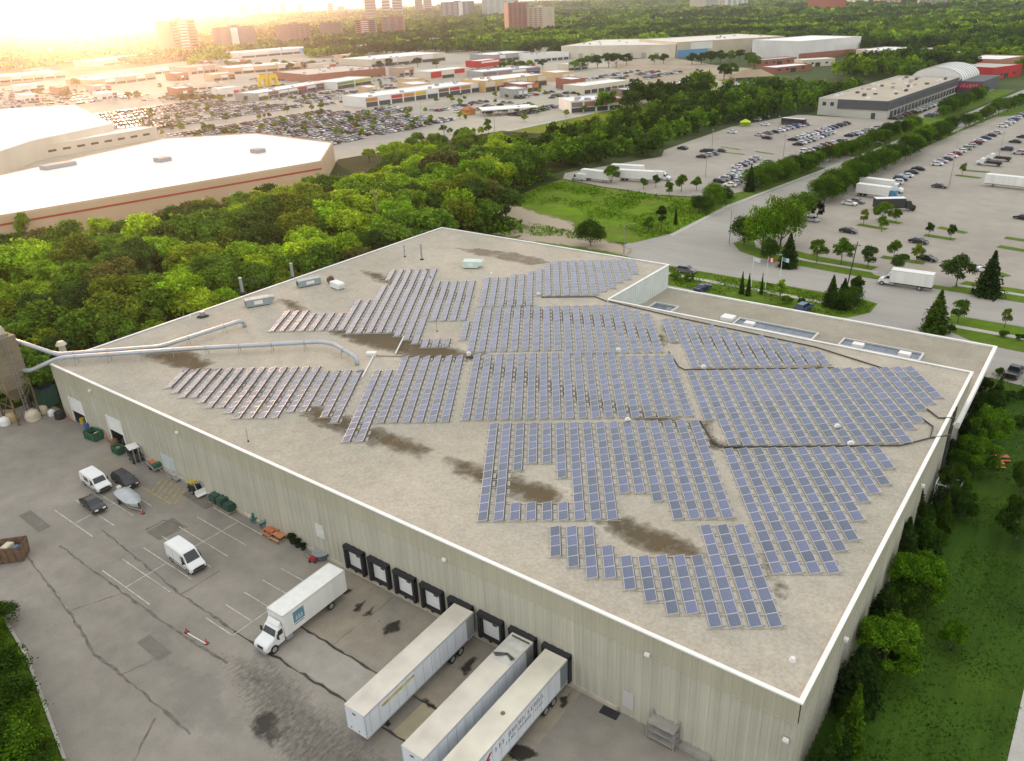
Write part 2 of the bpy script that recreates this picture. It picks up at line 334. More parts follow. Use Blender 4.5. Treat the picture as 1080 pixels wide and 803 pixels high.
sheet('verge', [(70, 137.8), (0, 139.8), (-34, 140.8), (-48, 142.2), (-58, 143.8), (-64.3, 146.8), (-68.6, 153), (-66.8, 162), (-62, 160), (-55, 155), (-46, 152), (-31, 150.2), (-32, 146), (-30, 143.4), (-14, 142.8), (-13, 146), (-12, 149), (70, 147)], 0.03, VERGE)
sheet('footpath', [(-30, 145.2), (-46, 146.2), (-56, 148.4), (-62, 152.2), (-64.8, 158), (-64.2, 163), (-62.9, 163), (-63.4, 158.4), (-60.8, 153.2), (-55.4, 149.8), (-46, 147.6), (-30, 146.6)], 0.045, PATHM)
sheet('footpath', [(-13, 144.4), (70, 142.4), (70, 143.8), (-13, 145.9)], 0.045, PATHM)
sheet('car_park', [(-66.0, 162), (-62, 160), (-55, 155), (-46, 152), (-31, 150.2), (-12, 149), (110, 145), (110, 440), (-30, 440), (-46, 420), (-56, 330), (-63, 254), (-63.5, 200)], 0.004, LOTM)
sheet('verge', [(-66.3, 162), (-63.5, 200), (-63, 254), (-56, 330), (-46, 420), (-30, 440), (-28, 560), (-34, 560), (-41, 484), (-54, 366), (-59, 330), (-66.2, 254), (-66.5, 200), (-68.3, 175), (-68.6, 164)], 0.03, VERGE)
# west of the side road
sheet('meadow', [(-150, 150), (-152, 196), (-131, 190.5), (-111, 189.5), (-92, 196), (-86.5, 206), (-86.2, 190), (-86.4, 152), (-91, 138), (-118, 128), (-150, 150)][:-1], 0.008, MEADOW)
sheet('footpath', [(-86.2, 150), (-86.0, 190), (-83.7, 211), (-76.5, 275), (-67.5, 365), (-66.0, 365), (-75.0, 275), (-82.2, 211), (-84.6, 190), (-84.8, 150)], 0.045, PATHM)
blob_sheet('dirt_track', [tuple(gg(*p))[:2] for p in [(518, 222), (545, 217), (570, 226), (602, 234), (608, 245), (640, 255), (664, 262), (662, 269), (600, 259), (545, 253), (520, 247), (558, 240), (536, 232)]], 0.03, stain_mat('bare_earth_patch', (0.40, 0.33, 0.235), 0.38, 0.62, 0.35, (1, 1, 1), 1.0), cell=0.8, margin=2.2, slope=True)
sheet('car_park', [(-157, 206), (-152, 197), (-131, 191.5), (-111, 190.5), (-94, 197), (-88.5, 212), (-90, 258), (-84, 262), (-84, 278), (-88, 290), (-86, 340), (-78, 384), (-76, 395), (-120, 386), (-131, 386), (-146, 335), (-146, 265), (-140, 251), (-150, 225)], 0.004, LOTM)
sheet('verge', [(-94, 197), (-88.5, 212), (-90, 258), (-84, 262), (-78.6, 262), (-83.7, 211), (-86.0, 192)], 0.03, VERGE)
sheet('verge', [(-88, 290), (-86, 340), (-78, 384), (-76, 395), (-80, 400), (-74, 545), (-52, 545), (-68, 365), (-75.6, 288)], 0.03, VERGE)
sheet('driveway', [(-84, 262), (-84, 278), (-88, 290), (-75.0, 288), (-77, 262)], 0.02, ROADM)
sheet('drive', [(-80, 400), (-74, 545), (-64, 545), (-76, 395)], 0.036, LOTM)
sheet('footpath', [(-240, 282), (-236, 340), (-226, 430), (-218, 530), (-221, 530), (-230, 430), (-240, 340), (-245, 282)], 0.03, PATHM)
sheet('grass_bank', [(-240, 282), (-236, 340), (-226, 430), (-218, 530), (-200, 530), (-206, 430), (-208, 340), (-214, 282)], 0.0, BANK)
sheet('retail_land', [(-250, 172), (-262, 188), (-245, 282), (-240, 340), (-230, 430), (-221, 560), (-300, 660), (-520, 780), (-900, 900), (-1100, 700), (-900, 300), (-640, 120), (-420, 60), (-250, -20)], 0.05, SUBURB)
sheet('dirt_field', [(-284, 452), (-240, 560), (-255, 640), (-300, 668), (-400, 765), (-425, 690), (-330, 560)], 0.1, DIRT)
sheet('verge', [(-284, 450), (-238, 556), (-228, 560), (-232, 470), (-262, 440)], 0.12, BANK)
# concrete aprons at the docks and stains in the yard
sheet('concrete_apron', [(-53, -0.2), (-20, -0.2), (-20, -9.6), (-52.2, -9.6)], 0.008, SLAB)
sheet('concrete_apron', [(-52.0, -9.9), (-37.0, -9.9), (-37.0, -13.9), (-51.6, -13.9)], 0.008, ground_mat('pale_concrete', (0.34, 0.31, 0.26), (0.09, 0.1, 0.08), (0.12, 0.6, 6.0)))
sheet('concrete_apron', [(-31.9, -9.9), (-27.9, -9.9), (-27.9, -14.2), (-31.9, -14.2)], 0.010, SLAB2)
sheet('concrete_apron', [(-24, -9.9), (-20, -9.9), (-20, -14.2), (-24, -14.2)], 0.010, SLAB2)
TAR = mat('tar_crack', (0.05, 0.045, 0.038), 0.9, 0.3, 1.0)
CRK = mat('faded_crack', (0.145, 0.128, 0.105), 0.95, 0.3, 1.0)
for pts, wd, mt in [(((-52.6, -9.75), (-19.5, -9.8)), 0.28, TAR), (((-55.5, -14.3), (-37, -14.1), (-19, -14.6)), 0.30, TAR), (((-88.3, -21.4), (-73.2, -23.5), (-65.2, -25), (-56, -25), (-47.4, -25.2)), 0.36, CRK),
                    (((-87, -17.9), (-68, -18), (-58.6, -18), (-52.2, -17.7)), 0.34, CRK), (((-86, -13.0), (-66, -14.2), (-55.5, -14.3)), 0.3, CRK), (((-66, -14.2), (-66, -9)), 0.2, CRK),
                    (((-74, -23), (-72, -18)), 0.14, CRK), (((-60, -25), (-58.6, -20)), 0.14, CRK), (((-52, -26), (-49, -30), (-46, -31.5)), 0.2, CRK), (((-45, -9.7), (-45, -0.5)), 0.12, CRK), (((-81, -9.8), (-81, -7), (-77, -6.2)), 0.3, CRK)]:
    strip('tar_crack', pts, wd * .75, 0.014, mt, jag=0.11)
PATCH = ground_mat('asphalt_patch', (0.17, 0.152, 0.125), (0.12, 0.1, 0.1), (0.2, 0.9, 7.0))
for poly in ([(-80.5, -9.9), (-77.5, -9.9), (-77.3, -6.2), (-80.6, -6.0)], [(-98, -18), (-92, -18.2), (-92, -16.6), (-98, -16.4)], [(-63, -21.5), (-58.5, -21.7), (-58.4, -20.2), (-63, -20.0)], [(-84.5, -2.2), (-78.5, -2.4), (-78.4, -0.5), (-84.5, -0.5)]): sheet('asphalt_patch', poly, 0.009, PATCH)
# painted stalls
def line(x0, y0, x1, y1, wd=0.11, m=WHITE_LINE): strip('painted_line', ((x0, y0), (x1, y1)), wd, 0.018, m)
for y in (-1.5, -4.05, -6.75, -9.2): line(-78, y, -67.5, y)
line(-72.6, -1.7, -72.8, -11.4)
for y in (-11.9, -14.7, -17.3): line(-77.8, y, -67.5, y)
line(-72.7, -12, -72.6, -17.2)
for y in (-4.5, -7.15, -9.75, -12.3, -14.9): line(-60.1, y, -55.4, y)
line(-55.2, -9.9, -55.2, -14.9)
for y in (-6.2, -8.9, -11.6, -14.5): line(-95.2, y, -85.3, y)
line(-90.2, -6.4, -90.1, -14.4)
for i in range(6): line(-90.5 + i * 1.1, -1.2, -88.6 + i * 1.1, -4.2, 0.14, YEL_LINE)
line(-91.0, -4.4, -83.5, -4.4, 0.14, YEL_LINE); line(-103, -3.4, -97.5, -3.4, 0.14, YEL_LINE); line(-97.5, -3.4, -97.5, -0.8, 0.14, YEL_LINE)
for i in range(15): line(-68.5 + i * 2.75, 107.0 - i * 0.03, -68.5 + i * 2.75, 112.4 - i * 0.08, 0.12)
for i in range(9): line(-8.6 + i * 2.8, 105.4 - i * .05, -8.6 + i * 2.8, 111.5 - i * .1, 0.12)
line(-0.5, 97.5, -0.5, 102.4); line(2.3, 97.5, 2.3, 102.4)
DS = stain_mat('oil_stain', (0.045, 0.039, 0.032), 0.5, 0.68, 0.9); DS2 = stain_mat('tyre_grime', (0.085, 0.076, 0.063), 0.62, 1.15, 3.0, (1, 0.45, 1), 0.65)
for poly in ([(377, 637), (386, 633), (381, 646), (370, 645)], [(383, 646), (395, 640), (394, 650), (382, 650)], [(403, 662), (421, 653), (426, 654), (420, 666), (404, 671)], [(482, 706), (500, 692), (505, 694), (490, 714)],
             [(440, 735), (452, 737), (460, 746), (452, 748)], [(538, 787), (556, 785), (570, 797), (550, 806), (536, 800)], [(590, 735), (604, 730), (597, 745), (590, 752)], [(360, 618), (374, 622), (362, 630)], [(398, 655), (402, 652), (402, 658)]):
    blob_sheet('oil_stain', [tuple(gp(*p))[:2] for p in poly], 0.022, DS, cell=0.25, margin=0.55, slope=True)
blob_sheet('tyre_grime', [tuple(gp(*p))[:2] for p in [(218, 680), (300, 690), (370, 755), (440, 803), (420, 840), (300, 830), (255, 775), (235, 720)]], 0.012, DS2, cell=0.5, margin=3.0, slope=True)
blob_sheet('oil_stain', [tuple(gp(*p))[:2] for p in [(262, 752), (290, 750), (305, 775), (285, 792), (262, 780)]], 0.024, stain_mat('dark_stain', (0.06, 0.054, 0.045), 0.55, 0.8, 0.5), cell=0.35, margin=1.4, slope=True)
blob_sheet('tyre_grime', [tuple(gp(*p))[:2] for p in [(120, 640), (210, 660), (330, 803), (150, 803)]], 0.006, stain_mat('pale_wear', (0.30, 0.285, 0.25), 0.75, 1.05, 0.12), cell=1.0, margin=4, slope=True)

# ------------------------------------------------------------------ the warehouse
XL, XR, YB, YS, XS = -121.0, 0.0, 95.8, 71.5, -59.4      # left, right, back, step in y, step in x
TOP, ROOF = 11.0, 10.8
WALLM = siding_mat('ribbed_siding', (0.485, 0.465, 0.37), .10); WALLU = siding_mat('upper_siding', (0.44, 0.42, 0.31), .06)  # vertical streaks in the colour: part grime, part painted rib shading
COPE = mat('white_coping', (0.80, 0.79, 0.75), 0.5, 0.05, 0.4); BASE = mat('base_concrete', (0.48, 0.43, 0.35), 0.9, 0.15, 0.8)
ROOFM = ground_mat('roof_gravel', (0.425, 0.382, 0.305), (0.07, 0.07, 0.15), (0.05, 0.4, 3.2), (0.37, 0.335, 0.265), bump=0.35)
ROOF2 = ground_mat('lower_roof_gravel', (0.33, 0.295, 0.235), (0.08, 0.1, 0.12), (0.06, 0.4, 3.2), (0.29, 0.27, 0.20), bump=0.3)
DARK = mat('dark_rubber', (0.02, 0.02, 0.022), 0.8); WHITE = mat('white_panel', (0.74, 0.74, 0.71), 0.5, 0.04, 1.0); STEEL = mat('grey_steel', (0.33, 0.34, 0.34), 0.45, 0.1, 1.0, metal=0.3)
house = thing('warehouse', 'huge flat-roofed beige warehouse with ribbed metal walls and a gravel roof', 'warehouse', (0, 0, 0))
def ribbed(mb, a, b, z0, z1, off=0.0, per=0.9, dep=0.08, mi=0):
    """A ribbed wall between two points; the outside lies to the right of a -> b."""
    a, b = Vector(a), Vector(b); L = (b - a).length; t = (b - a) / L; nn = Vector((t.y, -t.x)); P = []
    k = max(1, round(L / per)); p = L / k
    for i in range(k):
        for u, d in ((0.0, 0), (0.55, 0), (0.63, 1), (0.92, 1)): P.append((i * p + u * p, d * dep))
    P.append((L, 0)); vs = []
    for u, d in P:
        q = a + t * u + nn * (d + off); vs += [(q.x, q.y, z0 if not callable(z0) else z0(q.x)), (q.x, q.y, z1)]
    mb.add(vs, [(2 * i, 2 * i + 2, 2 * i + 3, 2 * i + 1) for i in range(len(P) - 1)], mi)
D1, D2 = (-117.6, -113.7), (-106.0, -102.1)
fw = MB()
for a, b in ((XL, D1[0]), (D1[1], D2[0]), (D2[1], XR)): ribbed(fw, (a, 0), (b, 0), hz, 8.5)
for d in (D1, D2): ribbed(fw, (d[0], 0), (d[1], 0), 5.7, 8.5)
fw.build('wall', WALLM, house)
up = MB(); ribbed(up, (XL, 0), (XR, 0), 8.5, 10.85, 0.06, dep=0.05); up.box(XL, XR, -0.13, -0.02, 8.44, 8.5); up.build('upper_wall', WALLU, house)
ew = MB(); ribbed(ew, (XR, 0), (XR, YS), 0.0, 8.5, per=0.9); ew.build('wall', WALLM, house)
ew = MB(); ribbed(ew, (XR, 0), (XR, YS), 8.5, 10.85, 0.06); ew.build('upper_wall', WALLU, house)
for nm, a, b, z0 in (('wall', (XR, YS), (XS, YS), 5.9), ('wall', (XS, YB), (XL, YB), 0.0), ('wall', (XL, YB), (XL, 0), 0.0)):
    q = MB(); ribbed(q, a, b, z0, 10.85); q.build(nm, WALLM, house)
q = MB(); ribbed(q, (XS, YS), (XS, YB), 0.0, 10.85); q.build('end_wall', mat('pale_siding', (0.60, 0.64, 0.60), 0.6, 0.04, 0.4), house)
q = MB(); q.add([(XL, 0, ROOF), (XR, 0, ROOF), (XR, YS, ROOF), (XS, YS, ROOF), (XS, YB, ROOF), (XL, YB, ROOF)], [(0, 1, 2, 3, 4, 5)]); roof = q.build('roof', ROOFM, house)
cp = MB(); cw = 0.42
cp.box(XL - .2, XR + .2, -.2, cw - .2, 10.85, TOP); cp.box(XR + .2 - cw, XR + .2, cw - .2, YS - .1, 10.85, TOP); cp.box(XS + .0, XR + .2, YS - .1, YS + .25, 10.85, TOP - .002)
cp.box(XS - .25, XS + .15, YS + .25, YB - .2, 10.85, TOP); cp.box(XL - .2, XS + .15, YB - .2, YB + .2, 10.85, TOP); cp.box(XL - .2, XL + .2, cw - .2, YB - .2, 10.85, TOP)
cp.build('coping', COPE, house)
fd = MB()
for a, b in ((XL, D1[0]), (D1[1], D2[0]), (D2[1], -70), (-70, -16)):
    fd.add([(a, -.16, hz(a) - .2), (b, -.16, hz(b) - .2), (b, -.16, hz(b) + .45), (a, -.16, hz(a) + .45), (a, 0.1, hz(a) + .5), (b, 0.1, hz(b) + .5)], [(0, 1, 2, 3), (3, 2, 5, 4)])
fd.build('foundation', BASE, house)
RVX = mat('dark_recess', (0.05, 0.045, 0.04), 0.9)  # doorway interior painted dark to stand in for indoor shade
for d in (D1, D2):
    q = MB(); x0, x1 = d; z = hz(x0) - .1
    q.quad((x0, 6, z), (x1, 6, z), (x1, 6, 5.7), (x0, 6, 5.7)); q.quad((x0, 0, z), (x0, 6, z), (x0, 6, 5.7), (x0, 0, 5.7)); q.quad((x1, 0, z), (x1, 0, 5.7), (x1, 6, 5.7), (x1, 6, z)); q.quad((x0, 0, 5.7), (x0, 6, 5.7), (x1, 6, 5.7), (x1, 0, 5.7))
    q.quad((x0, 0, z + .12), (x1, 0, z + .12), (x1, 6, z + .12), (x0, 6, z + .12)); q.build('doorway', RVX, house)
    q = MB(); q.box(x0 + .05, x1 - .05, -.02, .06, 3.4, 5.66)
    for k in range(4): q.box(x0 + .05, x1 - .05, -.05, -.02, 3.45 + k * .55, 3.9 + k * .55)
    rd = q.build('roller_door', WHITE, house)
    q = MB(); q.box(x0 - .25, x0, -.1, .1, hz(x0), 5.95); q.box(x1, x1 + .25, -.1, .1, hz(x1), 5.95); q.box(x0, x1, -.1, .1, 5.7, 5.95); q.build('door_frame', WHITE, rd)
DOCK_X = [-51.1 + 4.05 * k for k in range(8)]
for k, x in enumerate(DOCK_X):
    q = MB(); q.box(x - 1.62, x - 1.22, -.62, -.02, .75, 4.05); q.box(x + 1.22, x + 1.62, -.62, -.02, .75, 4.05); q.box(x - 1.62, x + 1.62, -.66, -.02, 3.65, 4.15); q.box(x - 1.3, x + 1.3, -.35, -.02, .75, 1.15)
    sh = q.build('dock_shelter', DARK, house, bevel=0.05)
    if k not in (4, 6, 7):
        q = MB(); q.box(x - 1.21, x + 1.21, -.10, -.05, 1.16, 3.64)
        for j in range(4): q.box(x - 1.15, x + 1.15, -.13, -.10, 1.2 + j * .61, 1.76 + j * .61)
        d = q.build('door', WHITE, sh)
        q = MB(); q.box(x + .05, x + .6, -.16, -.131, 2.85, 3.05); q.build('window', DARK, d)
    q = MB(); q.box(x - .45, x - .15, -.3, -.17, .45, .75); q.build('bumper', DARK, sh)
LAMP = mat('lamp_housing', (0.8, 0.79, 0.74), 0.4)
for px, py in ((95, 412), (187, 456), (469, 590), (683, 690), (829, 780)):
    p = gy(px, py, -.2); q = MB(); q.box(p.x - .25, p.x + .25, -.45, -.12, p.z - .16, p.z + .16); q.build('wall_lamp', LAMP, house, bevel=0.04)
for y in (12, 42, 60): q = MB(); q.box(.1, .5, y - .25, y + .25, 7.9, 8.25); q.build('wall_lamp', LAMP, house, bevel=0.04)
for px, py, ww, hh, mt in ((178, 488, 3.4, 2.4, mat('blue_patch', (0.50, 0.55, 0.53), .6, .08, .6)), (338, 560, 1.5, 2.0, mat('vent_cover', (0.62, 0.62, 0.58), .5, .1, 2.0)), (663, 738, 1.1, 2.0, mat('grey_door', (0.50, 0.48, 0.46), .5))):
    p = gy(px, py, 0); q = MB(); q.box(p.x - ww / 2, p.x + ww / 2, -.09, -.055, p.z - hh / 2, p.z + hh / 2); q.build('wall_panel' if ww > 1.2 else 'door', mt, house)
# office wing
ow = MB(); ow.box(XS, XR - .1, YS, YB, -.2, 5.85); ow.build('office_wall', mat('office_brick', (0.36, 0.33, 0.27), .8, .1, 1.5), house)
q = MB(); q.quad((XS, YS, 5.9), (XR, YS, 5.9), (XR, YB, 5.9), (XS, YB, 5.9)); q.build('office_roof', ROOF2, house)
q = MB(); q.box(XS, XR + .6, YB - .1, YB + .35, 5.5, 6.15); q.box(XR + .05, XR + .6, 64.5, YB - .1, 5.25, 6.15); q.build('office_coping', COPE, house)
GLS = mat('blue_glass', (0.10, 0.13, 0.17), 0.15, 0.2, 0.8)
for k in range(9):
    q = MB(); q.box(XR - .05, XR + .03, 66 + k * 3.3, 68.4 + k * 3.3, 1.0, 4.4); q.build('window', GLS, house)
for x0, x1, y0, y1 in ((-57.3, -52.2, 81.6, 86.4), (-40.2, -25.6, 83.2, 86.8), (-21.4, -8.6, 83.2, 86.8)):
    q = MB(); q.box(x0, x1, y0, y0 + .22, 5.9, 6.3); q.box(x0, x1, y1 - .22, y1, 5.9, 6.3); q.box(x0, x0 + .3, y0 + .22, y1 - .22, 5.9, 6.3); q.box(x1 - .3, x1, y0 + .22, y1 - .22, 5.9, 6.3); sk = q.build('skylight', mat('skylight_curb', (.58, .57, .54), .6), house)
    q = MB(); q.box(x0 + .3, x1 - .3, y0 + .22, y1 - .22, 5.9, 6.05)
    for j in range(int((x1 - x0) / 1.6)): q.box(x0 + .9 + j * 1.6, x0 + .98 + j * 1.6, y0 + .45, y1 - .45, 6.05, 6.09)
    q.build('glazing', GLS, sk)
q = MB(); q.box(-43, -40.7, 84.4, 86.6, 5.9, 6.6); q.build('roof_hatch', COPE, house, bevel=.04)
for x in (-38.2, -19.3, -12): q = MB(); q.box(x, x + 1.8, 83.7, 85.0, 6.1, 6.7); q.build('vent_box', COPE, house, bevel=.05)
# stains on the gravel
RS = stain_mat('roof_stain', (0.125, 0.095, 0.052), 0.36, 0.85, 0.7, (1, 1, 1), 0.88); RS2 = stain_mat('roof_ring', (0.24, 0.20, 0.14), 0.62, 0.95, 0.3)
for poly, m in (([(150, 372), (200, 370), (224, 383), (208, 392), (178, 387)], RS), ([(340, 346), (395, 346), (440, 356), (492, 371), (512, 378), (480, 384), (430, 377), (380, 364)], RS), ([(315, 426), (345, 431), (390, 449), (425, 462), (456, 474), (440, 481), (400, 471), (350, 453), (328, 446)], RS),
                ([(468, 483), (500, 489), (545, 504), (596, 519), (592, 534), (560, 532), (520, 515), (485, 501)], RS), ([(632, 550), (660, 547), (700, 559), (735, 574), (743, 589), (700, 588), (663, 573)], RS), ([(801, 583), (813, 590), (828, 622), (822, 630)], RS),
                ([(474, 261), (505, 261), (545, 265), (590, 277), (560, 282), (520, 273), (495, 269)], RS2), ([(380, 286), (400, 288), (414, 296), (405, 300)], RS), ([(294, 316), (310, 318), (326, 330), (312, 332)], RS), ([(735, 444), (746, 444), (758, 470), (750, 470)], RS), ([(699, 344), (706, 344), (714, 362), (706, 362)], RS),
                ([(494, 372), (510, 372), (512, 383), (495, 382)], RS), ([(530, 318), (552, 316), (566, 325), (535, 326)], RS), ([(505, 378), (560, 392), (650, 424), (736, 448), (730, 456), (640, 436), (550, 406), (500, 390)], RS), ([(540, 323), (640, 333), (704, 355), (700, 366), (640, 346), (540, 334)], RS), ([(730, 350), (800, 366), (872, 383), (866, 388), (790, 378), (728, 360)], RS), ([(735, 462), (790, 468), (782, 478), (738, 472)], RS), ([(410, 290), (470, 305), (500, 312), (495, 322), (440, 310), (408, 300)], RS), ([(215, 389), (260, 398), (320, 425), (300, 432), (240, 410)], RS)):
    blob_sheet('roof_stain', [tuple(gp(*p, ROOF))[:2] for p in poly], ROOF + .006, m, house, cell=0.6, margin=1.5)
# ------------------------------------------------------------------ solar panels: every strip is one thing, every panel a part
UA = R_(34.6); EU = Vector((math.cos(UA), math.sin(UA))); EV = Vector((math.sin(UA), -math.cos(UA)))   # across the strips, along the strips (towards the camera)
PITCH, PLEN, PWID, TILT = 1.73, 1.665, 1.08, R_(11.5)
def panel_mat():
    m = bpy.data.materials.new('solar_cells'); m.use_nodes = True; n = m.node_tree.nodes; l = m.node_tree.links; b = n['Principled BSDF']
    o = n.new('ShaderNodeObjectInfo'); tc = n.new('ShaderNodeTexCoord')
    br = n.new('ShaderNodeTexBrick'); br.offset = 0; br.inputs['Scale'].default_value = 1.0; br.inputs['Mortar Size'].default_value = 0.012; br.inputs['Brick Width'].default_value = 0.1595; br.inputs['Row Height'].default_value = 0.1595
    br.inputs['Color1'].default_value = (0.050, 0.069, 0.140, 1); br.inputs['Color2'].default_value = (0.056, 0.077, 0.152, 1); br.inputs['Mortar'].default_value = (0.14, 0.17, 0.24, 1)
    l.new(tc.outputs['Object'], br.inputs['Vector'])
    hs = n.new('ShaderNodeHueSaturation'); mr = n.new('ShaderNodeMapRange'); mr.inputs[3].default_value = 0.7; mr.inputs[4].default_value = 1.3; l.new(o.outputs['Random'], mr.inputs[0]); l.new(mr.outputs[0], hs.inputs['Value'])
    m2 = n.new('ShaderNodeMapRange'); m2.inputs[3].default_value = 0.485; m2.inputs[4].default_value = 0.512; l.new(o.outputs['Random'], m2.inputs[0]); l.new(m2.outputs[0], hs.inputs['Hue'])
    l.new(br.outputs['Color'], hs.inputs['Color']); l.new(hs.outputs[0], b.inputs['Base Color']); b.inputs['Roughness'].default_value = 0.06; b.inputs['IOR'].default_value = 1.55; b.inputs['Specular IOR Level'].default_value = 0.8
    return m
CELL = panel_mat(); ALU = mat('panel_frame', (0.50, 0.50, 0.50), 0.4, metal=0.2); RACK = mat('galvanised_rack', (0.42, 0.39, 0.33), 0.6, 0.1, 1.0, metal=0.1)
pm = MB()                                              # one panel lying in x (along the strip) and y (upslope)
pm.box(0, PLEN - .03, 0, PWID, 0, .035, 1); pm.quad((.045, .045, .0365), (PLEN - .075, .045, .0365), (PLEN - .075, PWID - .045, .0365), (.045, PWID - .045, .0365), 0)
P0 = pm.build('panel', [CELL, ALU]); PMESH = P0.data; bpy.data.objects.remove(P0)
RACKS = {}
def rack_mesh(n, reach):
    """Ladder of rails under n panels; local x runs along the strip, y across it; the cross bars reach over to the next strip."""
    if (n, reach) in RACKS: return RACKS[(n, reach)]
    q = MB(); hi = .10 + PWID * math.sin(TILT); wd = PWID * math.cos(TILT)
    q.box(-.15, n * PLEN + .12, -.04, .04, .02, .08); q.box(-.15, n * PLEN + .12, wd - .04, wd + .04, .02, .08)
    for i in range(n + 1):
        x = i * PLEN - .02; q.box(x - .05, x + .05, -.3, reach, .0, .06); q.box(x - .03, x + .03, wd - .03, wd + .03, .06, hi - .02)
        if i < n: q.box(x + .35, x + PLEN - .35, wd + .12, wd + .42, .0, .05)
    q.quad((-.01, .05, .06), (-.01, wd, .06), (-.01, wd, hi), (-.01, .05, .12)); q.quad((n * PLEN - .02, .05, .06), (n * PLEN - .02, wd, .06), (n * PLEN - .02, wd, hi), (n * PLEN - .02, .05, .12))
    o = q.build('rack', RACK); me = o.data; bpy.data.objects.remove(o); RACKS[(n, reach)] = me; return me
WIND = mat('wind_deflector', (0.10, 0.10, 0.10), 0.6); RACKS_D = {}
def deflector_mesh(n):
    if n in RACKS_D: return RACKS_D[n]
    q = MB(); hi = .10 + PWID * math.sin(TILT); wd = PWID * math.cos(TILT)
    q.quad((0, wd + .03, hi - .03), (n * PLEN - .03, wd + .03, hi - .03), (n * PLEN - .03, wd + .10, .08), (0, wd + .10, .08))
    o = q.build('wind_deflector', WIND); me = o.data; bpy.data.objects.remove(o); RACKS_D[n] = me; return me
ROT = math.atan2(EV.y, EV.x)                            # local x -> EV ; local y -> +90 degrees = EU
BLOCKS = [
 ('the notched block with gaps', [(512, 446), (740, 443), (783, 551), (708, 551), (690, 521), (645, 521), (646, 551), (508, 552)], [[(546, 497), (549, 490), (590, 488), (597, 527), (540, 527)]], (516.5, 447)),
 ('the white end wall block', [(502, 323), (508, 293.5), (535, 291.5), (557, 288.5), (572, 280.5), (584, 276.5), (640, 274), (665, 273), (671, 288), (655, 298.5), (640, 306.5), (628, 311.5), (571, 312.5), (563, 316), (562, 322.5)], [], (511, 293)),
 ('the wide block near the office', [(489, 340), (499, 338), (502, 326.5), (560, 325), (600, 322), (649, 321), (684, 331.5), (706, 371), (487, 372)], [], (499.5, 339)),
 ('the slanting office block', [(696, 336), (711, 334.5), (735, 341.5), (800, 355), (830, 361), (864, 370), (881, 386), (727, 388)], [], (698, 336.5)),
 ('the central rectangular block', [(496, 374), (704, 373), (738, 442), (488, 444)], [], (500, 374)),
 ('the big pointed block', [(721, 391), (800, 390), (880, 388.5), (960, 386.5), (988, 414), (986, 427), (970, 439.5), (968, 452), (960, 460), (951, 468.5), (762, 470)], [], (724, 391.5)),
 ('the tapering parapet block', [(760, 473), (900, 471.5), (922, 470.5), (942, 495.5), (933, 506), (930, 521.5), (918, 532), (907, 540), (904, 560), (891, 571.5), (885, 592.5), (872, 605), (820, 606.5)], [], (763, 473.5)),
 ('the lowest stepped block', [(577, 553.5), (628, 554), (633, 573.5), (652, 574), (657, 585.5), (742, 585.5), (735, 553), (782, 552.5), (832, 665.5), (753, 667), (741, 652), (702, 651.5), (696, 640.5), (679, 639), (675, 628), (656, 627), (651, 615), (617, 614), (613, 602), (597, 601), (592, 590.5), (577, 590.5)], [], (580, 555.5)),
 ('the slim upright block', [(388, 391), (414, 391), (419, 376.5), (491, 375), (477, 446), (400, 446), (392, 466.5), (362, 467.5)], [], (424, 376.5)),
 ('the dark edge-on block', [(187, 392), (220, 391), (222, 388.5), (338, 386), (340, 389.5), (384, 389.5), (362, 448), (339, 448), (345, 429), (336, 428), (333, 418), (317, 436), (295, 437), (283, 443), (250, 442), (238, 436), (225, 430.5), (212, 425), (204, 419), (179, 414), (174, 408)], [], (250, 388.5)),
 ('the ragged block by the units', [(296, 329.5), (366, 329), (374, 317), (392, 317), (402, 302), (408, 300), (412, 284.5), (458, 284), (460, 296.5), (500, 296), (493, 336.5), (453, 337.5), (446, 357), (479, 356), (475, 366.5), (452, 366.5), (440, 363), (425, 355), (412, 352), (372, 350), (282, 348)], [], (412, 285)),
]
n_strips = n_panels = 0
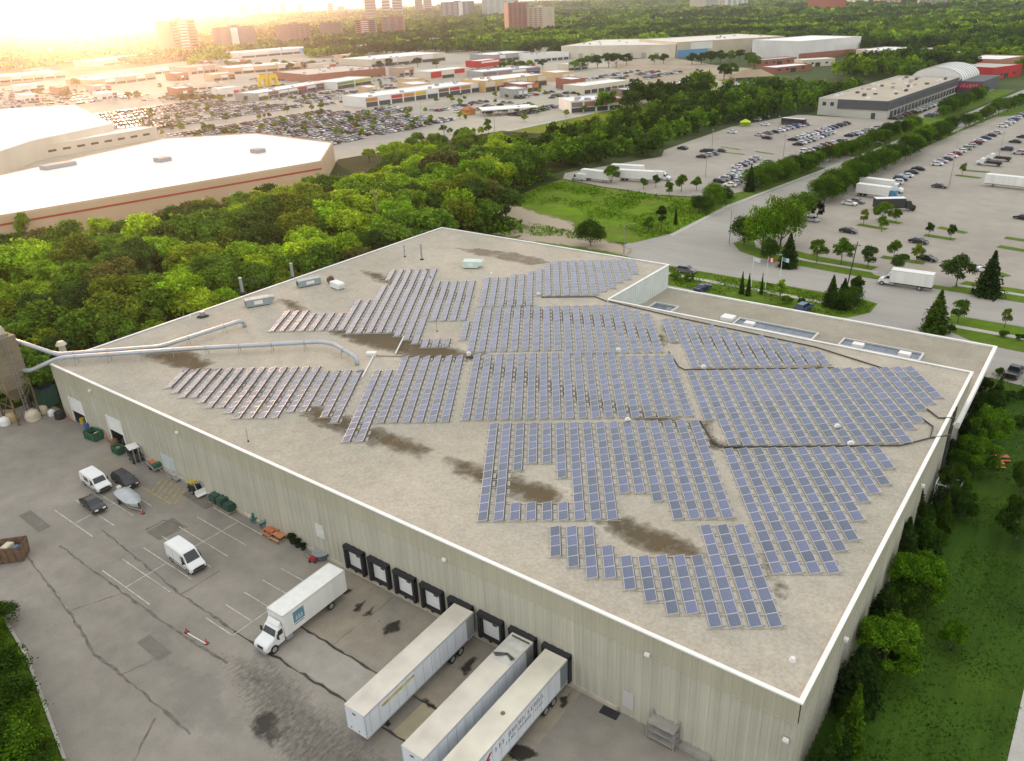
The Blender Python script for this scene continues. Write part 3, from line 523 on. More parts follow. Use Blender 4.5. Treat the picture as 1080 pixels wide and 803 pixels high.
for desc, poly, holes, anc in BLOCKS:
    W2 = lambda p: Vector(gp(p[0], p[1], ROOF + .2)[:2])
    wp = [W2(p) for p in poly]; wh = [[W2(p) for p in h] for h in holes]; A0 = W2(anc)
    us = [(p - A0).dot(EU) for p in wp]; vs = [(p - A0).dot(EV) for p in wp]
    strips = []
    for i in range(math.floor(min(us) / PITCH) - 1, math.ceil(max(us) / PITCH) + 1):
        run = []
        for j in range(math.floor(min(vs) / PLEN) - 1, math.ceil(max(vs) / PLEN) + 1):
            c = A0 + EU * (i * PITCH + PWID * .5) + EV * ((j + .5) * PLEN)
            if inside(c, wp) and not any(inside(c, h) for h in wh): run.append(j)
            elif run: strips.append((i, run)); run = []
        if run: strips.append((i, run))
    strips = [(i, r) for i, r in strips if len(r) >= 2]
    cols = sorted({i for i, _ in strips})
    seen = {}
    for i, run in strips:
        k = cols.index(i) + 1; seen[i] = seen.get(i, 0) + 1
        lab = f'strip of {"two" if len(run) == 2 else "blue"} panels, {ordw(k)} from the left in {desc}'
        if seen[i] > 1: lab = f'short strip of panels, {ordw(k)} from the left in {desc}'
        o0 = A0 + EU * (i * PITCH) + EV * (run[0] * PLEN)
        t = thing('solar_panel_strip', lab, 'solar panels', (o0.x, o0.y, ROOF + .007), ROT, 'strips of solar panels on the warehouse roof')
        nxt = any(i2 == i + 1 and set(r2) & set(run) for i2, r2 in strips)
        link('rack', rack_mesh(len(run), PITCH - .31 if nxt else PWID + .35), t); link('wind_deflector', deflector_mesh(len(run)), t)
        for q in range(len(run)):
            p = link('panel', PMESH, t, (q * PLEN, 0, .10)); p.rotation_euler = (TILT + rnd.uniform(-.014, .014), rnd.uniform(-.008, .008), 0); n_panels += 1
        n_strips += 1
print('strips', n_strips, 'panels', n_panels)
# cable trays and conduits
TRAY = mat('black_tray', (0.05, 0.048, 0.045), 0.7, 0.2, 1.0); PVC = mat('white_conduit', (0.72, 0.70, 0.66), 0.5)
def run_px(name, lab, cat, pts, r, m, z=ROOF + .15, feet=False):
    P = [gp(x, y, z) for x, y in pts]; q = MB(); q.tube(P, r, 6)
    return tag(q.build(name, m), lab, cat, 'conduits on the warehouse roof')
for lab, pts, r, m in (('black cable tray bending between the central block and the slanting block', [(705, 370.5), (716, 387), (722, 390), (880, 388)], .09, TRAY), ('black cable tray bending between the notched block and the big pointed block', [(738, 444), (752, 466), (759, 471.5), (950, 470), (985, 461)], .09, TRAY),
                       ('dark tray from the big pointed block over the side parapet', [(969, 439), (984, 450), (981, 462), (1003, 459)], .10, TRAY), ('short dark bent tray at the tip of the big block', [(977, 431), (990, 441), (1007, 441)], .11, TRAY), ('thin dark cable tray along the office parapet', [(642, 318), (720, 336), (860, 366), (930, 388)], .1, TRAY),
                       ('thin dark tray at the foot of the white end wall block', [(571, 313.5), (628, 313), (640, 318)], .1, TRAY), ('white conduit dropping from the ragged block to the junction box', [(426, 355), (417, 373)], .13, PVC), ('white conduit running down beside the dark block', [(394, 375), (382, 398)], .13, PVC), ('thin grey conduit leading right from the junction box', [(397, 375.5), (498, 377)], .06, TRAY)):
    run_px('cable_tray' if m is TRAY else 'conduit', lab, 'cable tray' if m is TRAY else 'conduit', pts, r, m)
p = gp(392, 374.5, ROOF); q = MB(); q.box(-.8, .8, -.5, .5, 0, .5); tag(q.build('junction_box', PVC, loc=p, rotz=.5, bevel=.04), 'white junction box where the roof conduits meet', 'junction box')
for px, py in ((662, 445), (494.5, 375), (883, 452), (568, 312), (897, 470), (742, 389), (652, 371)):
    p = gp(px, py, ROOF); q = MB(); q.box(-.35, .35, -.25, .25, 0, .45); q.box(-.2, .2, -.2, .2, .45, .6)
    tag(q.build('combiner_box', PVC, loc=p, rotz=.6, bevel=.03), 'small white electrical box at the foot of ' + {662: 'the central block', 494: 'the gap right of the ragged block', 883: 'the big block rows', 568: 'the white wall block', 897: 'the big pointed block', 742: 'the slanting block', 652: 'the wide block'}[int(px)], 'electrical box', 'small white boxes among the panels')
# ducts from the silo
DUCT = mat('blue_grey_duct', (0.42, 0.45, 0.48), 0.35, 0.06, 0.5, metal=0.35); CREAM = mat('cream_duct', (0.52, 0.47, 0.36), 0.5, 0.06, 0.5)
def duct(lab, pts, r, down=True, pre=()):
    t = thing('duct', lab, 'duct', (0, 0, 0), 0, 'ducts across the roof'); P = [Vector(p) for p in pre] + [gp(x, y, 12.1) for x, y in pts]
    if down: e = P[-1] + (P[-1] - P[-2]).normalized() * .5; P.append(Vector((e.x, e.y, 11.6))); P.append(Vector((e.x, e.y, ROOF)))
    # rounded bends
    Q = [P[0]]
    for a, b, c in zip(P, P[1:], P[2:]):
        d1, d2 = min(.9, (b - a).length * .4), min(.9, (c - b).length * .4); s_, e_ = b + (a - b).normalized() * d1, b + (c - b).normalized() * d2
        Q += [s_, s_.lerp(b, .55).lerp(b.lerp(e_, .45), .5), e_]
    Q.append(P[-1]); q = MB(); q.tube(Q, r, 12); q.build('pipe', DUCT, t, smooth=True)
    n0 = len(pre)
    for a, b in zip(P[n0:], P[n0 + 1:]):
        if abs(a.z - b.z) > .5: continue
        L = (b - a).length; k = int(L / 4.5)
        for i in range(k):
            c = a.lerp(b, (i + .5) / k); u = (b - a).normalized(); nn = Vector((-u.y, u.x, 0)) * (r + .1); q = MB()
            for sg in (-1, 1): q.tube([c + nn * sg * 1.5 + Vector((0, 0, ROOF - c.z)), c + nn * sg], .05, 5)
            q.tube([c + nn - Vector((0, 0, r * .6)), c - nn - Vector((0, 0, r * .6))], .05, 5); q.build('support', STEEL, t)
            q = MB(); q.tube([c - u * .06, c + u * .06], r + .05, 12); q.build('collar', STEEL, t)
    return t
duct('long blue-grey duct resting on stands, its bent end beside the junction box', [(62, 377.5), (200, 368), (338, 360.5), (352, 363), (374, 376)], .34, pre=((-124.6, -3.2, 10.2), (-122.6, -2.6, 10.2)))
duct('shorter blue-grey duct bending up the roof towards the roof units', [(60, 374), (167, 366), (178, 363), (254, 338.5)], .34, pre=((-126.2, -2.6, 14.9), (-123.8, -1.6, 14.3)))
p = gp(66, 369, 11.2); q = MB(); q.tube([(0, 0, ROOF - 11.2), (0, 0, .9)], .55, 10); q.tube([(0, 0, .9), (0, 0, 1.5)], [.9, .5], 10)
tag(q.build('roof_fan', CREAM, loc=p), 'cream mushroom-shaped roof fan at the warehouse corner behind the ducts', 'roof fan')
# roof units
UNIT = mat('teal_grey_unit', (0.30, 0.36, 0.37), 0.4, 0.08, 1.0, metal=0.2); PALEU = mat('pale_green_unit', (0.55, 0.66, 0.60), 0.5, 0.04, 1.0)
def unit(lab, px, py, L, W, H, m, rz, hood, extra=None):
    p = gp(px, py, ROOF); t = thing('roof_unit', lab, 'roof unit', p, rz, 'air units on the warehouse roof')
    q = MB(); q.box(-L / 2, L / 2, -W / 2, W / 2, .15, H); q.build('casing', m, t, bevel=.05)
    q = MB(); q.box(-L / 2 + .2, L / 2 - .2, -W / 2 + .1, W / 2 - .1, 0, .15); q.build('curb', DARK, t)
    q = MB(); q.side([(L / 2, .3), (L / 2 + hood, .9), (L / 2 + hood, H - .1), (L / 2, H)], -W / 2 + .1, W / 2 - .1); q.build('intake_hood', m, t)
    q = MB(); q.box(-L * .15, L * .2, -W / 2 - .03, -W / 2, .5, H - .3); q.build('access_panel', WHITE, t)
    q = MB()
    for k in range(4): q.box(-L / 2 - .03, -L / 2, -W / 2 + .2, W / 2 - .2, .4 + k * (H - .6) / 4, .52 + k * (H - .6) / 4)
    q.build('grille', DARK, t)
    return t
unit('teal-grey sloped roof unit nearest the ducts', 272, 322, 4.4, 1.9, 1.5, UNIT, R_(62), .9)
unit('teal-grey roof unit with a dark end, between two vent stacks', 326, 301, 4.6, 1.7, 1.4, UNIT, R_(68), -.7)
unit('white roof unit with a round brown fan behind it', 356, 304, 2.9, 1.6, 1.3, mat('white_unit', (.72, .75, .72), .5, .03, 1), R_(-10), .3)
p = gp(349, 300, ROOF); q = MB(); q.tube([(0, 0, .9), (0, .7, .9)], .75, 14); q.box(-.4, .4, .1, .6, 0, .3); tag(q.build('fan', mat('rusty_fan', (.14, .08, .05), .7), loc=p, rotz=.8), 'round rusty brown fan standing behind the white roof unit', 'fan')
unit('pale green boxy unit with a black hood, alone near the back edge', 497, 282, 3.2, 2.3, 1.5, PALEU, R_(25), .9)
for lab, px, py, h, r, cat in (('grey vent stack at the back edge beside the first teal unit', 256, 309, 3.0, .3, 'vent'), ('grey vent stack at the back edge beside the second teal unit', 309, 293, 3.0, .3, 'vent'), ('thin leaning vent pipe near the far roof corner', 427, 271, 2.6, .12, 'vent'), ('tall grey vent pipe with a bent top near the far corner', 445, 274, 3.4, .2, 'vent'),
                               ('short white vent stub between the duct and the back edge', 214, 334, .9, .45, 'vent'), ('thin dark rod standing on the gravel below the dark panel block', 262, 466, 1.9, .05, 'rod'), ('thin mast on a flat base inside the ragged block gap', 461, 350, 2.2, .05, 'mast')):
    t = thing('vent_stack' if cat == 'vent' else cat, lab, cat, gp(px, py, ROOF)); q = MB(); q.tube([(0, 0, 0), (0, 0, h)], r, 10); q.build('pipe', STEEL, t)
    q = MB(); q.tube([(0, 0, 0), (0, 0, .25)], [r * 2.6, r * 1.2], 10); q.build('flashing', DARK, t)
    q = MB(); q.tube([(0, 0, h - .05), (0, 0, h + .12)], [r * 1.25, r * 1.1], 10); q.build('cap', STEEL, t)
for lab, px, py in (('small white roof drain near the lower corner of the roof', 836, 697), ('small white box between the panels and the far corner', 518, 289), ('tiny white vent by the back edge above the duct', 200, 334)):
    q = MB(); q.tube([(0, 0, 0), (0, 0, .35)], [.3, .2], 8); tag(q.build('roof_vent', PVC, loc=gp(px, py, ROOF)), lab, 'vent')
# ------------------------------------------------------------------ trees
nprs = np.random.RandomState(3)
def quads_mesh(name, Cn, Nn, size, m, aspect=0.75):
    """Many small leaf faces: centres Cn, normals Nn, half sizes."""
    N = len(Cn); r = nprs.normal(size=(N, 3)); t = np.cross(Nn, r); t /= np.linalg.norm(t, axis=1, keepdims=True) + 1e-9; b = np.cross(Nn, t)
    s = size[:, None]; v = np.empty((N, 4, 3)); v[:, 0] = Cn - t * s; v[:, 1] = Cn - b * s * aspect; v[:, 2] = Cn + t * s; v[:, 3] = Cn + b * s * aspect
    v += nprs.normal(size=v.shape) * (s[:, None] * .15)
    me = bpy.data.meshes.new(name); me.vertices.add(N * 4); me.vertices.foreach_set('co', v.reshape(-1)); me.loops.add(N * 4); me.loops.foreach_set('vertex_index', np.arange(N * 4, dtype=np.int32))
    me.polygons.add(N); me.polygons.foreach_set('loop_start', np.arange(0, N * 4, 4, dtype=np.int32)); me.polygons.foreach_set('loop_total', np.full(N, 4, dtype=np.int32))
    me.update(calc_edges=True); me.materials.append(m); return me
def crown_points(R, H, z0, nl, nleaf, leaf, flat=0.8, seed=0, sp=1.0, lr=1.0):
    """Leaf centres and normals of a lobed crown of radius R between z0 and H."""
    rs = np.random.RandomState(seed); hc = (H - z0) / 2; zc = z0 + hc; lob = []
    for i in range(nl):
        a = 2 * math.pi * (i * 0.618 + rs.rand() * .3); u = rs.uniform(-.6, .85); k = math.sqrt(max(0, 1 - u * u)) * rs.uniform(.45, .78) * sp
        lob.append((R * k * math.cos(a), R * k * math.sin(a), zc + hc * u * .72, rs.uniform(.26, .46) * R * lr))
    lob.append((0, 0, zc + hc * .35, .5 * R)); lob = np.array(lob)
    w = lob[:, 3] ** 2; idx = rs.choice(len(lob), nleaf, p=w / w.sum()); d = rs.normal(size=(nleaf, 3)); d /= np.linalg.norm(d, axis=1, keepdims=True)
    d[:, 2] = np.where(d[:, 2] < -.35, -d[:, 2], d[:, 2]); rad = rs.uniform(.5, 1.1, nleaf) ** .7 * np.where(rs.rand(nleaf) < .06, 1.3, 1.0)
    c = lob[idx, :3] + d * (lob[idx, 3] * rad)[:, None] * np.array([1, 1, flat]); n = d + rs.normal(size=(nleaf, 3)) * .55; n[:, 2] += .25; n /= np.linalg.norm(n, axis=1, keepdims=True)
    return c, n, leaf * rs.uniform(.6, 1.3, nleaf)
BARK = mat('bark', (0.10, 0.08, 0.06), 0.9, 0.2, 2.0)
def trunk_mesh(H, r, z0, seed=0, limbs=4):
    rr = random.Random(seed); q = MB(); q.tube([(0, 0, -.4), (0.03, .02, z0 * .6), (rr.uniform(-.2, .2), rr.uniform(-.2, .2), H * .62)], [r * 1.2, r, r * .35], 7)
    for i in range(limbs):
        a = 6.28 * i / limbs + rr.uniform(-.4, .4); z = z0 * rr.uniform(.7, 1.2); l = H * .3
        q.tube([(0, 0, z), (math.cos(a) * l * .5, math.sin(a) * l * .5, z + l * .5), (math.cos(a) * l, math.sin(a) * l, z + l * 1.15)], [r * .5, r * .35, r * .12], 5)
    o = q.build('trunk', BARK); me = o.data; bpy.data.objects.remove(o); return me
def conifer_points(R, H, n, leaf, seed=0, z0=.4):
    rs = np.random.RandomState(seed); t = rs.rand(n) ** .62 ; t = 1 - t; tiers = 13; tt = (np.floor(t * tiers) + rs.rand(n) ** 1.6) / tiers      # t: 0 bottom .. 1 top
    env = (1 - t) ** .9 * (0.68 + 0.32 * (1 - (t * tiers) % 1.0)) * (0.75 + .5 * np.modf(np.sin(np.floor(t * tiers) * 12.9 + np.floor(rs.rand(n) * 9)) * 43.7)[0] ** 2); a = rs.rand(n) * 6.28; arms = 9 + (np.floor(t * tiers) % 3); a = (np.round(a * arms / 6.28) + rs.normal(size=n) * .22) * 6.28 / arms + np.floor(t * tiers)
    rad = R * env * rs.uniform(.25, 1.0, n) ** .6; z = z0 + (H - z0) * t - rad * .28
    c = np.stack([rad * np.cos(a), rad * np.sin(a), z], 1); nn = np.stack([np.cos(a) * .5, np.sin(a) * .5, np.full(n, .8)], 1) + rs.normal(size=(n, 3)) * .4; nn /= np.linalg.norm(nn, axis=1, keepdims=True)
    return c, nn, leaf * rs.uniform(.6, 1.3, n)
CROWNS = {}
def crown(kind, v):
    """A few crown and trunk meshes of each kind at unit size 10 m tall; trees scale them."""
    if (kind, v) in CROWNS: return CROWNS[(kind, v)]
    sd = hash((len(kind), ord(kind[0]), v)) % 1000
    if kind == 'wood': c = crown_points(4.9, 10.5, 1.4, 20, 5200, .26, 1.0, sd, 1.12, .82); tr = trunk_mesh(10, .26, 2.6, sd)
    elif kind == 'near': c = crown_points(4.4, 10, .3, 22, 15000, .16, 1.1, sd, 1.2, .74); tr = trunk_mesh(10, .22, 2.2, sd)
    elif kind == 'hedge': c = crown_points(6.2, 10, .0, 22, 5200, .27, 1.1, sd); tr = trunk_mesh(8, .2, 1.2, sd)
    elif kind == 'airy': c = crown_points(3.9, 10, .9, 14, 2800, .28, 1.0, sd); tr = trunk_mesh(10, .16, 3.0, sd)
    elif kind == 'column': c = crown_points(2.3, 10, .6, 14, 2200, .28, 1.2, sd); tr = trunk_mesh(10, .16, 2.0, sd)
    elif kind == 'bush': c = crown_points(6.0, 8.0, .0, 12, 2200, .5, .8, sd); tr = trunk_mesh(6, .25, 1.0, sd)
    elif kind == 'pine': c = conifer_points(3.1, 10, 3600, .26, sd); tr = trunk_mesh(9, .18, 1.0, sd, 0)
    elif kind == 'spire': c = conifer_points(1.7, 10, 2600, .22, sd); tr = trunk_mesh(9, .15, 1.0, sd, 0)
    CROWNS[(kind, v)] = (quads_mesh('crown', *c, LEAF), tr); return CROWNS[(kind, v)]
TONES = {'bright green': (0.190, 0.315, 0.012), 'yellow-green': (0.250, 0.355, 0.014), 'mid green': (0.100, 0.185, 0.012), 'dark green': (0.050, 0.098, 0.011), 'olive': (0.180, 0.225, 0.022), 'brownish': (0.150, 0.150, 0.040), 'blue-green': (0.075, 0.135, 0.030), 'very dark': (0.032, 0.062, 0.012), 'purple': (0.032, 0.026, 0.028)}
def tree(name, label, kind, loc, H, tone, group=None, rmul=1.0, cat='tree', v=None):
    t = thing(name, label, cat, loc, rnd.uniform(0, 6.28), group); k = H / 10.0; me, tr = crown(kind, rnd.randrange(5) if v is None else v)
    c = (.105, .225, .014) if (kind, tone) == ('near', 'bright green') else TONES[tone]; j = rnd.uniform(.86, 1.14) ; c = (c[0] * 1.45, c[1] * 1.34, c[2] * 2.2) if name == 'wood_tree' and tone not in ('brownish', 'olive') else c
    cr = link('crown', me, t, color=(c[0] * j * rnd.uniform(.92, 1.08), c[1] * j, c[2])); cr.scale = (k * rmul, k * rmul, k)
    tk = link('trunk', tr, t); tk.scale = (k, k, k); return t
# the wood behind the warehouse, planted in rough rows that run beside its back wall
WOOD = [(-129, -3), (-132, -6), (-155, -40), (-247, -50), (-209, 140), (-212, 168), (-246, 190), (-244, 262), (-216, 276), (-198, 264), (-192, 210), (-156, 200), (-152, 150), (-122, 132), (-115, 118), (-115, 100), (-126, 94), (-126.5, 2)]
rows = {}
for i in range(16):
    for j in range(-5, 30):
        x = -130.5 - i * 8.0 + rnd.uniform(-2.4, 2.4); y = j * 8.0 + (4 if i % 2 else 0) + rnd.uniform(-2.6, 2.6)
        if not inside((x, y), WOOD): continue
        px, py, z = pix((x, y, hz(x) + 9))
        if z < 0 or not (-25 < px < 1100): continue
        rows.setdefault(i, []).append((x, y))
def wood_tone(x, y):
    n = noise_at(x, y)
    return 'yellow-green' if n > .30 else 'bright green' if n > .12 else 'brownish' if n < -.38 else 'olive' if n < -.22 else 'mid green' if n > -.08 else 'dark green'
from mathutils import noise as mno
def noise_at(x, y): return mno.noise(Vector((x * .045, y * .045, 3.1))) * .7 + mno.noise(Vector((x * .17, y * .17, 9.4))) * .45 + rnd.uniform(-.12, .12)
n_wood = 0
for i in sorted(rows):
    for k, (x, y) in enumerate(sorted(rows[i], key=lambda p: p[1])):
        tone = wood_tone(x, y); H = rnd.uniform(8.5, 13.5) * (.55 if x < -247 + (y - 45) * .2 + 30 else .8 if x < -247 + (y - 45) * .2 + 45 else 1.0) * (1.12 if y > 150 else 1)
        if i == 0: H *= .86
        tree('wood_tree', f'{tone} tree, {ordw(k + 1)} from the left in the {ordw(i + 1)} tree row behind the warehouse', 'wood', (x, y, hz(x)), H, tone, 'trees of the wood behind the warehouse', rmul=rnd.uniform(.95, 1.2)); n_wood += 1
print('wood trees', n_wood)
# undergrowth fills the floor between the trunks
pts = []
while len(pts) < 16000:
    x, y = rnd.uniform(-262, -112), rnd.uniform(-55, 290)
    if inside((x, y), WOOD) and x > -247 + (y - 45) * .2 + 18: pts.append((x, y, hz(x) + rnd.uniform(.1, 2.6)))
pts = np.array(pts); nn = nprs.normal(size=pts.shape) * .5 + np.array([0, 0, .9]); nn /= np.linalg.norm(nn, axis=1, keepdims=True)
o = link('undergrowth', quads_mesh('undergrowth', pts, nn, nprs.uniform(.5, 1.0, len(pts)), LEAF), color=TONES['mid green']); o['kind'] = 'stuff'
# belt of wood beside the far car park: too many to count, one mass; the same for the tree cover out to the horizon
def mass(name, spots, tone, nleaf, leaf, far=False):
    """One mass of crowns; spots: x, y, ground z, height, radius, tone shift."""
    Cs, Ns, Ss = [], [], []; base = [crown_points(1.0, 1.0, .12, 9, nleaf, leaf, .9, 70 + k) for k in range(6)]
    for (x, y, z, H, R) in spots:
        c, n, s = base[rnd.randrange(6)]; a = rnd.uniform(0, 6.28); ca, sa = math.cos(a), math.sin(a)
        cc = c.copy(); cc[:, 0], cc[:, 1] = (c[:, 0] * ca - c[:, 1] * sa) * R, (c[:, 0] * sa + c[:, 1] * ca) * R; cc[:, 2] *= H; cc += np.array([x, y, z]); Cs.append(cc); Ns.append(n); Ss.append(s * R)
    o = link(name, quads_mesh(name, np.concatenate(Cs), np.concatenate(Ns), np.concatenate(Ss), LEAF_FAR if far else LEAF), color=tuple(v * (.86 if far else 1.12) for v in TONES[tone])); o['kind'] = 'stuff'; return o
belt = {'mid green': [], 'dark green': [], 'yellow-green': []}
BELT = [(-196, 288), (-190, 206), (-160, 203), (-152, 225), (-142, 252), (-148, 265), (-148, 336), (-134, 388), (-124, 396), (-128, 420), (-122, 475), (-182, 490), (-190, 430), (-194, 340)]
for i in range(900):
    x, y = rnd.uniform(-210, -112), rnd.uniform(200, 560)
    if not inside((x, y), BELT): continue
    tone = 'yellow-green' if (x < -192 and rnd.random() < .35) else 'mid green' if rnd.random() < .4 else 'dark green'; R = rnd.uniform(3.6, 5.8); ok = all((x - p[0]) ** 2 + (y - p[1]) ** 2 > 30 for b in belt.values() for p in b)
    if ok: belt[tone].append((x, y, 0, rnd.uniform(7, 12), R))
for tone, b in belt.items(): b and mass('woodland', b, tone, 420, .14)
print('belt', sum(len(b) for b in belt.values()))
# ---- single trees placed where the photograph shows them: px, py of the crown's middle, height, width factor, kind, tone, label
def at_crown(px, py, H, f=.55): return gg(px, py, H * f)
def single(px, py, H, rm, kind, tone, label, name=None, group=None, f=.55, cat='tree'):
    p = at_crown(px, py, H, f); n = name or {'pine': 'spruce', 'spire': 'spruce', 'bush': 'shrub'}.get(kind, 'broadleaf_tree')
    return tree(n, label, kind, (p.x, p.y, hz(p.x)), H, tone, group, rm, 'shrub' if n == 'shrub' else cat)
for px, py, H, rm, kind, tone, label in [
    (936, 680, 7.0, .98, 'near', 'bright green', 'bright leafy tree on the lawn beside the warehouse wall, nearest the corner'), (967, 609, 6.8, 1.0, 'near', 'bright green', 'bright leafy tree on the lawn, second from the warehouse corner'), (1006, 668, 3.6, .85, 'near', 'bright green', 'small lone sapling out on the open lawn'),
    (1033, 478, 6.0, 1.05, 'near', 'bright green', 'bright bushy tree beside the orange picnic table'), (1045, 447, 6.0, 1.05, 'near', 'bright green', 'bright bushy tree behind the one at the orange picnic table'), (1078, 545, 6.0, 1.0, 'near', 'dark green', 'dark tree at the edge of the lawn below the picnic table'), (1082, 500, 5.0, .8, 'near', 'dark green', 'dark tree right of the orange picnic table'),
    (902, 752, 7.5, 1.12, 'spire', 'mid green', 'slim mid-green spruce by the near warehouse corner'), (884, 782, 6.3, 1.12, 'spire', 'dark green', 'slim dark spruce nearest the warehouse corner'), (906, 708, 7.5, 1.25, 'pine', 'very dark', 'dark spruce between the corner spruces and the bright tree'), (872, 800, 5.8, 1.00, 'pine', 'very dark', 'dark low spruce at the very foot of the warehouse corner'),
    (932, 640, 6.9, 1.12, 'pine', 'very dark', 'dark spruce squeezed between the two bright lawn trees'), (955, 572, 7.5, 1.12, 'pine', 'very dark', 'dark spruce above the second bright lawn tree'), (978, 560, 6.9, 1.12, 'pine', 'dark green', 'dark spruce left of the caged transformer'), (985, 585, 5.8, 1.12, 'pine', 'very dark', 'low dark spruce in front of the caged transformer'), (968, 535, 6.3, 1.12, 'pine', 'very dark', 'dark spruce against the wall below the transformer cage'),
    (1008, 505, 5.5, .85, 'near', 'dark green', 'dark round tree just above the transformer cage'), (1016, 530, 4.6, .9, 'near', 'dark green', 'dark round tree right of the transformer cage'), (1003, 475, 4.5, .8, 'near', 'very dark', 'dark tree against the wall above the transformer cage'), (1016, 452, 4.2, .8, 'near', 'very dark', 'dark tree by the end of the white office canopy'), (1028, 428, 4.0, .8, 'near', 'very dark', 'dark tree beside the middle of the white office canopy'), (1040, 408, 3.6, .8, 'near', 'very dark', 'dark shrubby tree at the office corner')]:
    single(px, py, H, rm, kind, tone, label)
for px, py, H, rm, tone, label in [(1064, 418, 2.0, 1.0, 'dark green', 'dark hedge shrub below the black parked pickup'), (1080, 415, 2.0, 1.0, 'dark green', 'dark hedge shrub right of the one below the pickup'), (1078, 445, 2.2, .9, 'dark green', 'dark shrub at the lawn edge behind the picnic table'), (1055, 392, 1.8, .8, 'dark green', 'small dark shrub between the office corner and the pickup'), (812, 797, 2.2, .8, 'mid green', 'green bush against the warehouse wall near its corner'),
                                   (712, 291, 2.4, .9, 'mid green', 'rounded bush nearest the white end wall on the front verge'), (727, 293, 2.2, .9, 'mid green', 'rounded bush beside a parked car roof on the front verge'), (830, 316, 2.2, 1.0, 'mid green', 'wide green bush on the front verge right of the flagpoles'), (845, 318, 1.8, .8, 'dark green', 'dark low bush right of the wide verge bush'),
                                   (880, 322, 2.0, .9, 'dark green', 'dark shrub below the dark verge conifers'), (903, 320, 2.2, .9, 'dark green', 'dark shrub at the rounded end of the front verge'), (985, 344, 1.8, .9, 'dark green', 'dark shrub at the foot of the entry island spruce'), (1003, 346, 1.8, .9, 'dark green', 'dark shrub beside the thin tree on the entry island'), (1058, 352, 1.6, 1.0, 'dark green', 'low dark hedge above the front stalls, its left half'), (1076, 356, 1.6, 1.0, 'dark green', 'low dark hedge above the front stalls, its right half'), (653, 289, 1.2, .7, 'mid green', 'small bush beyond the white end wall by the road corner')]:
    single(px, py, H, rm, 'bush', tone, label, f=.4)
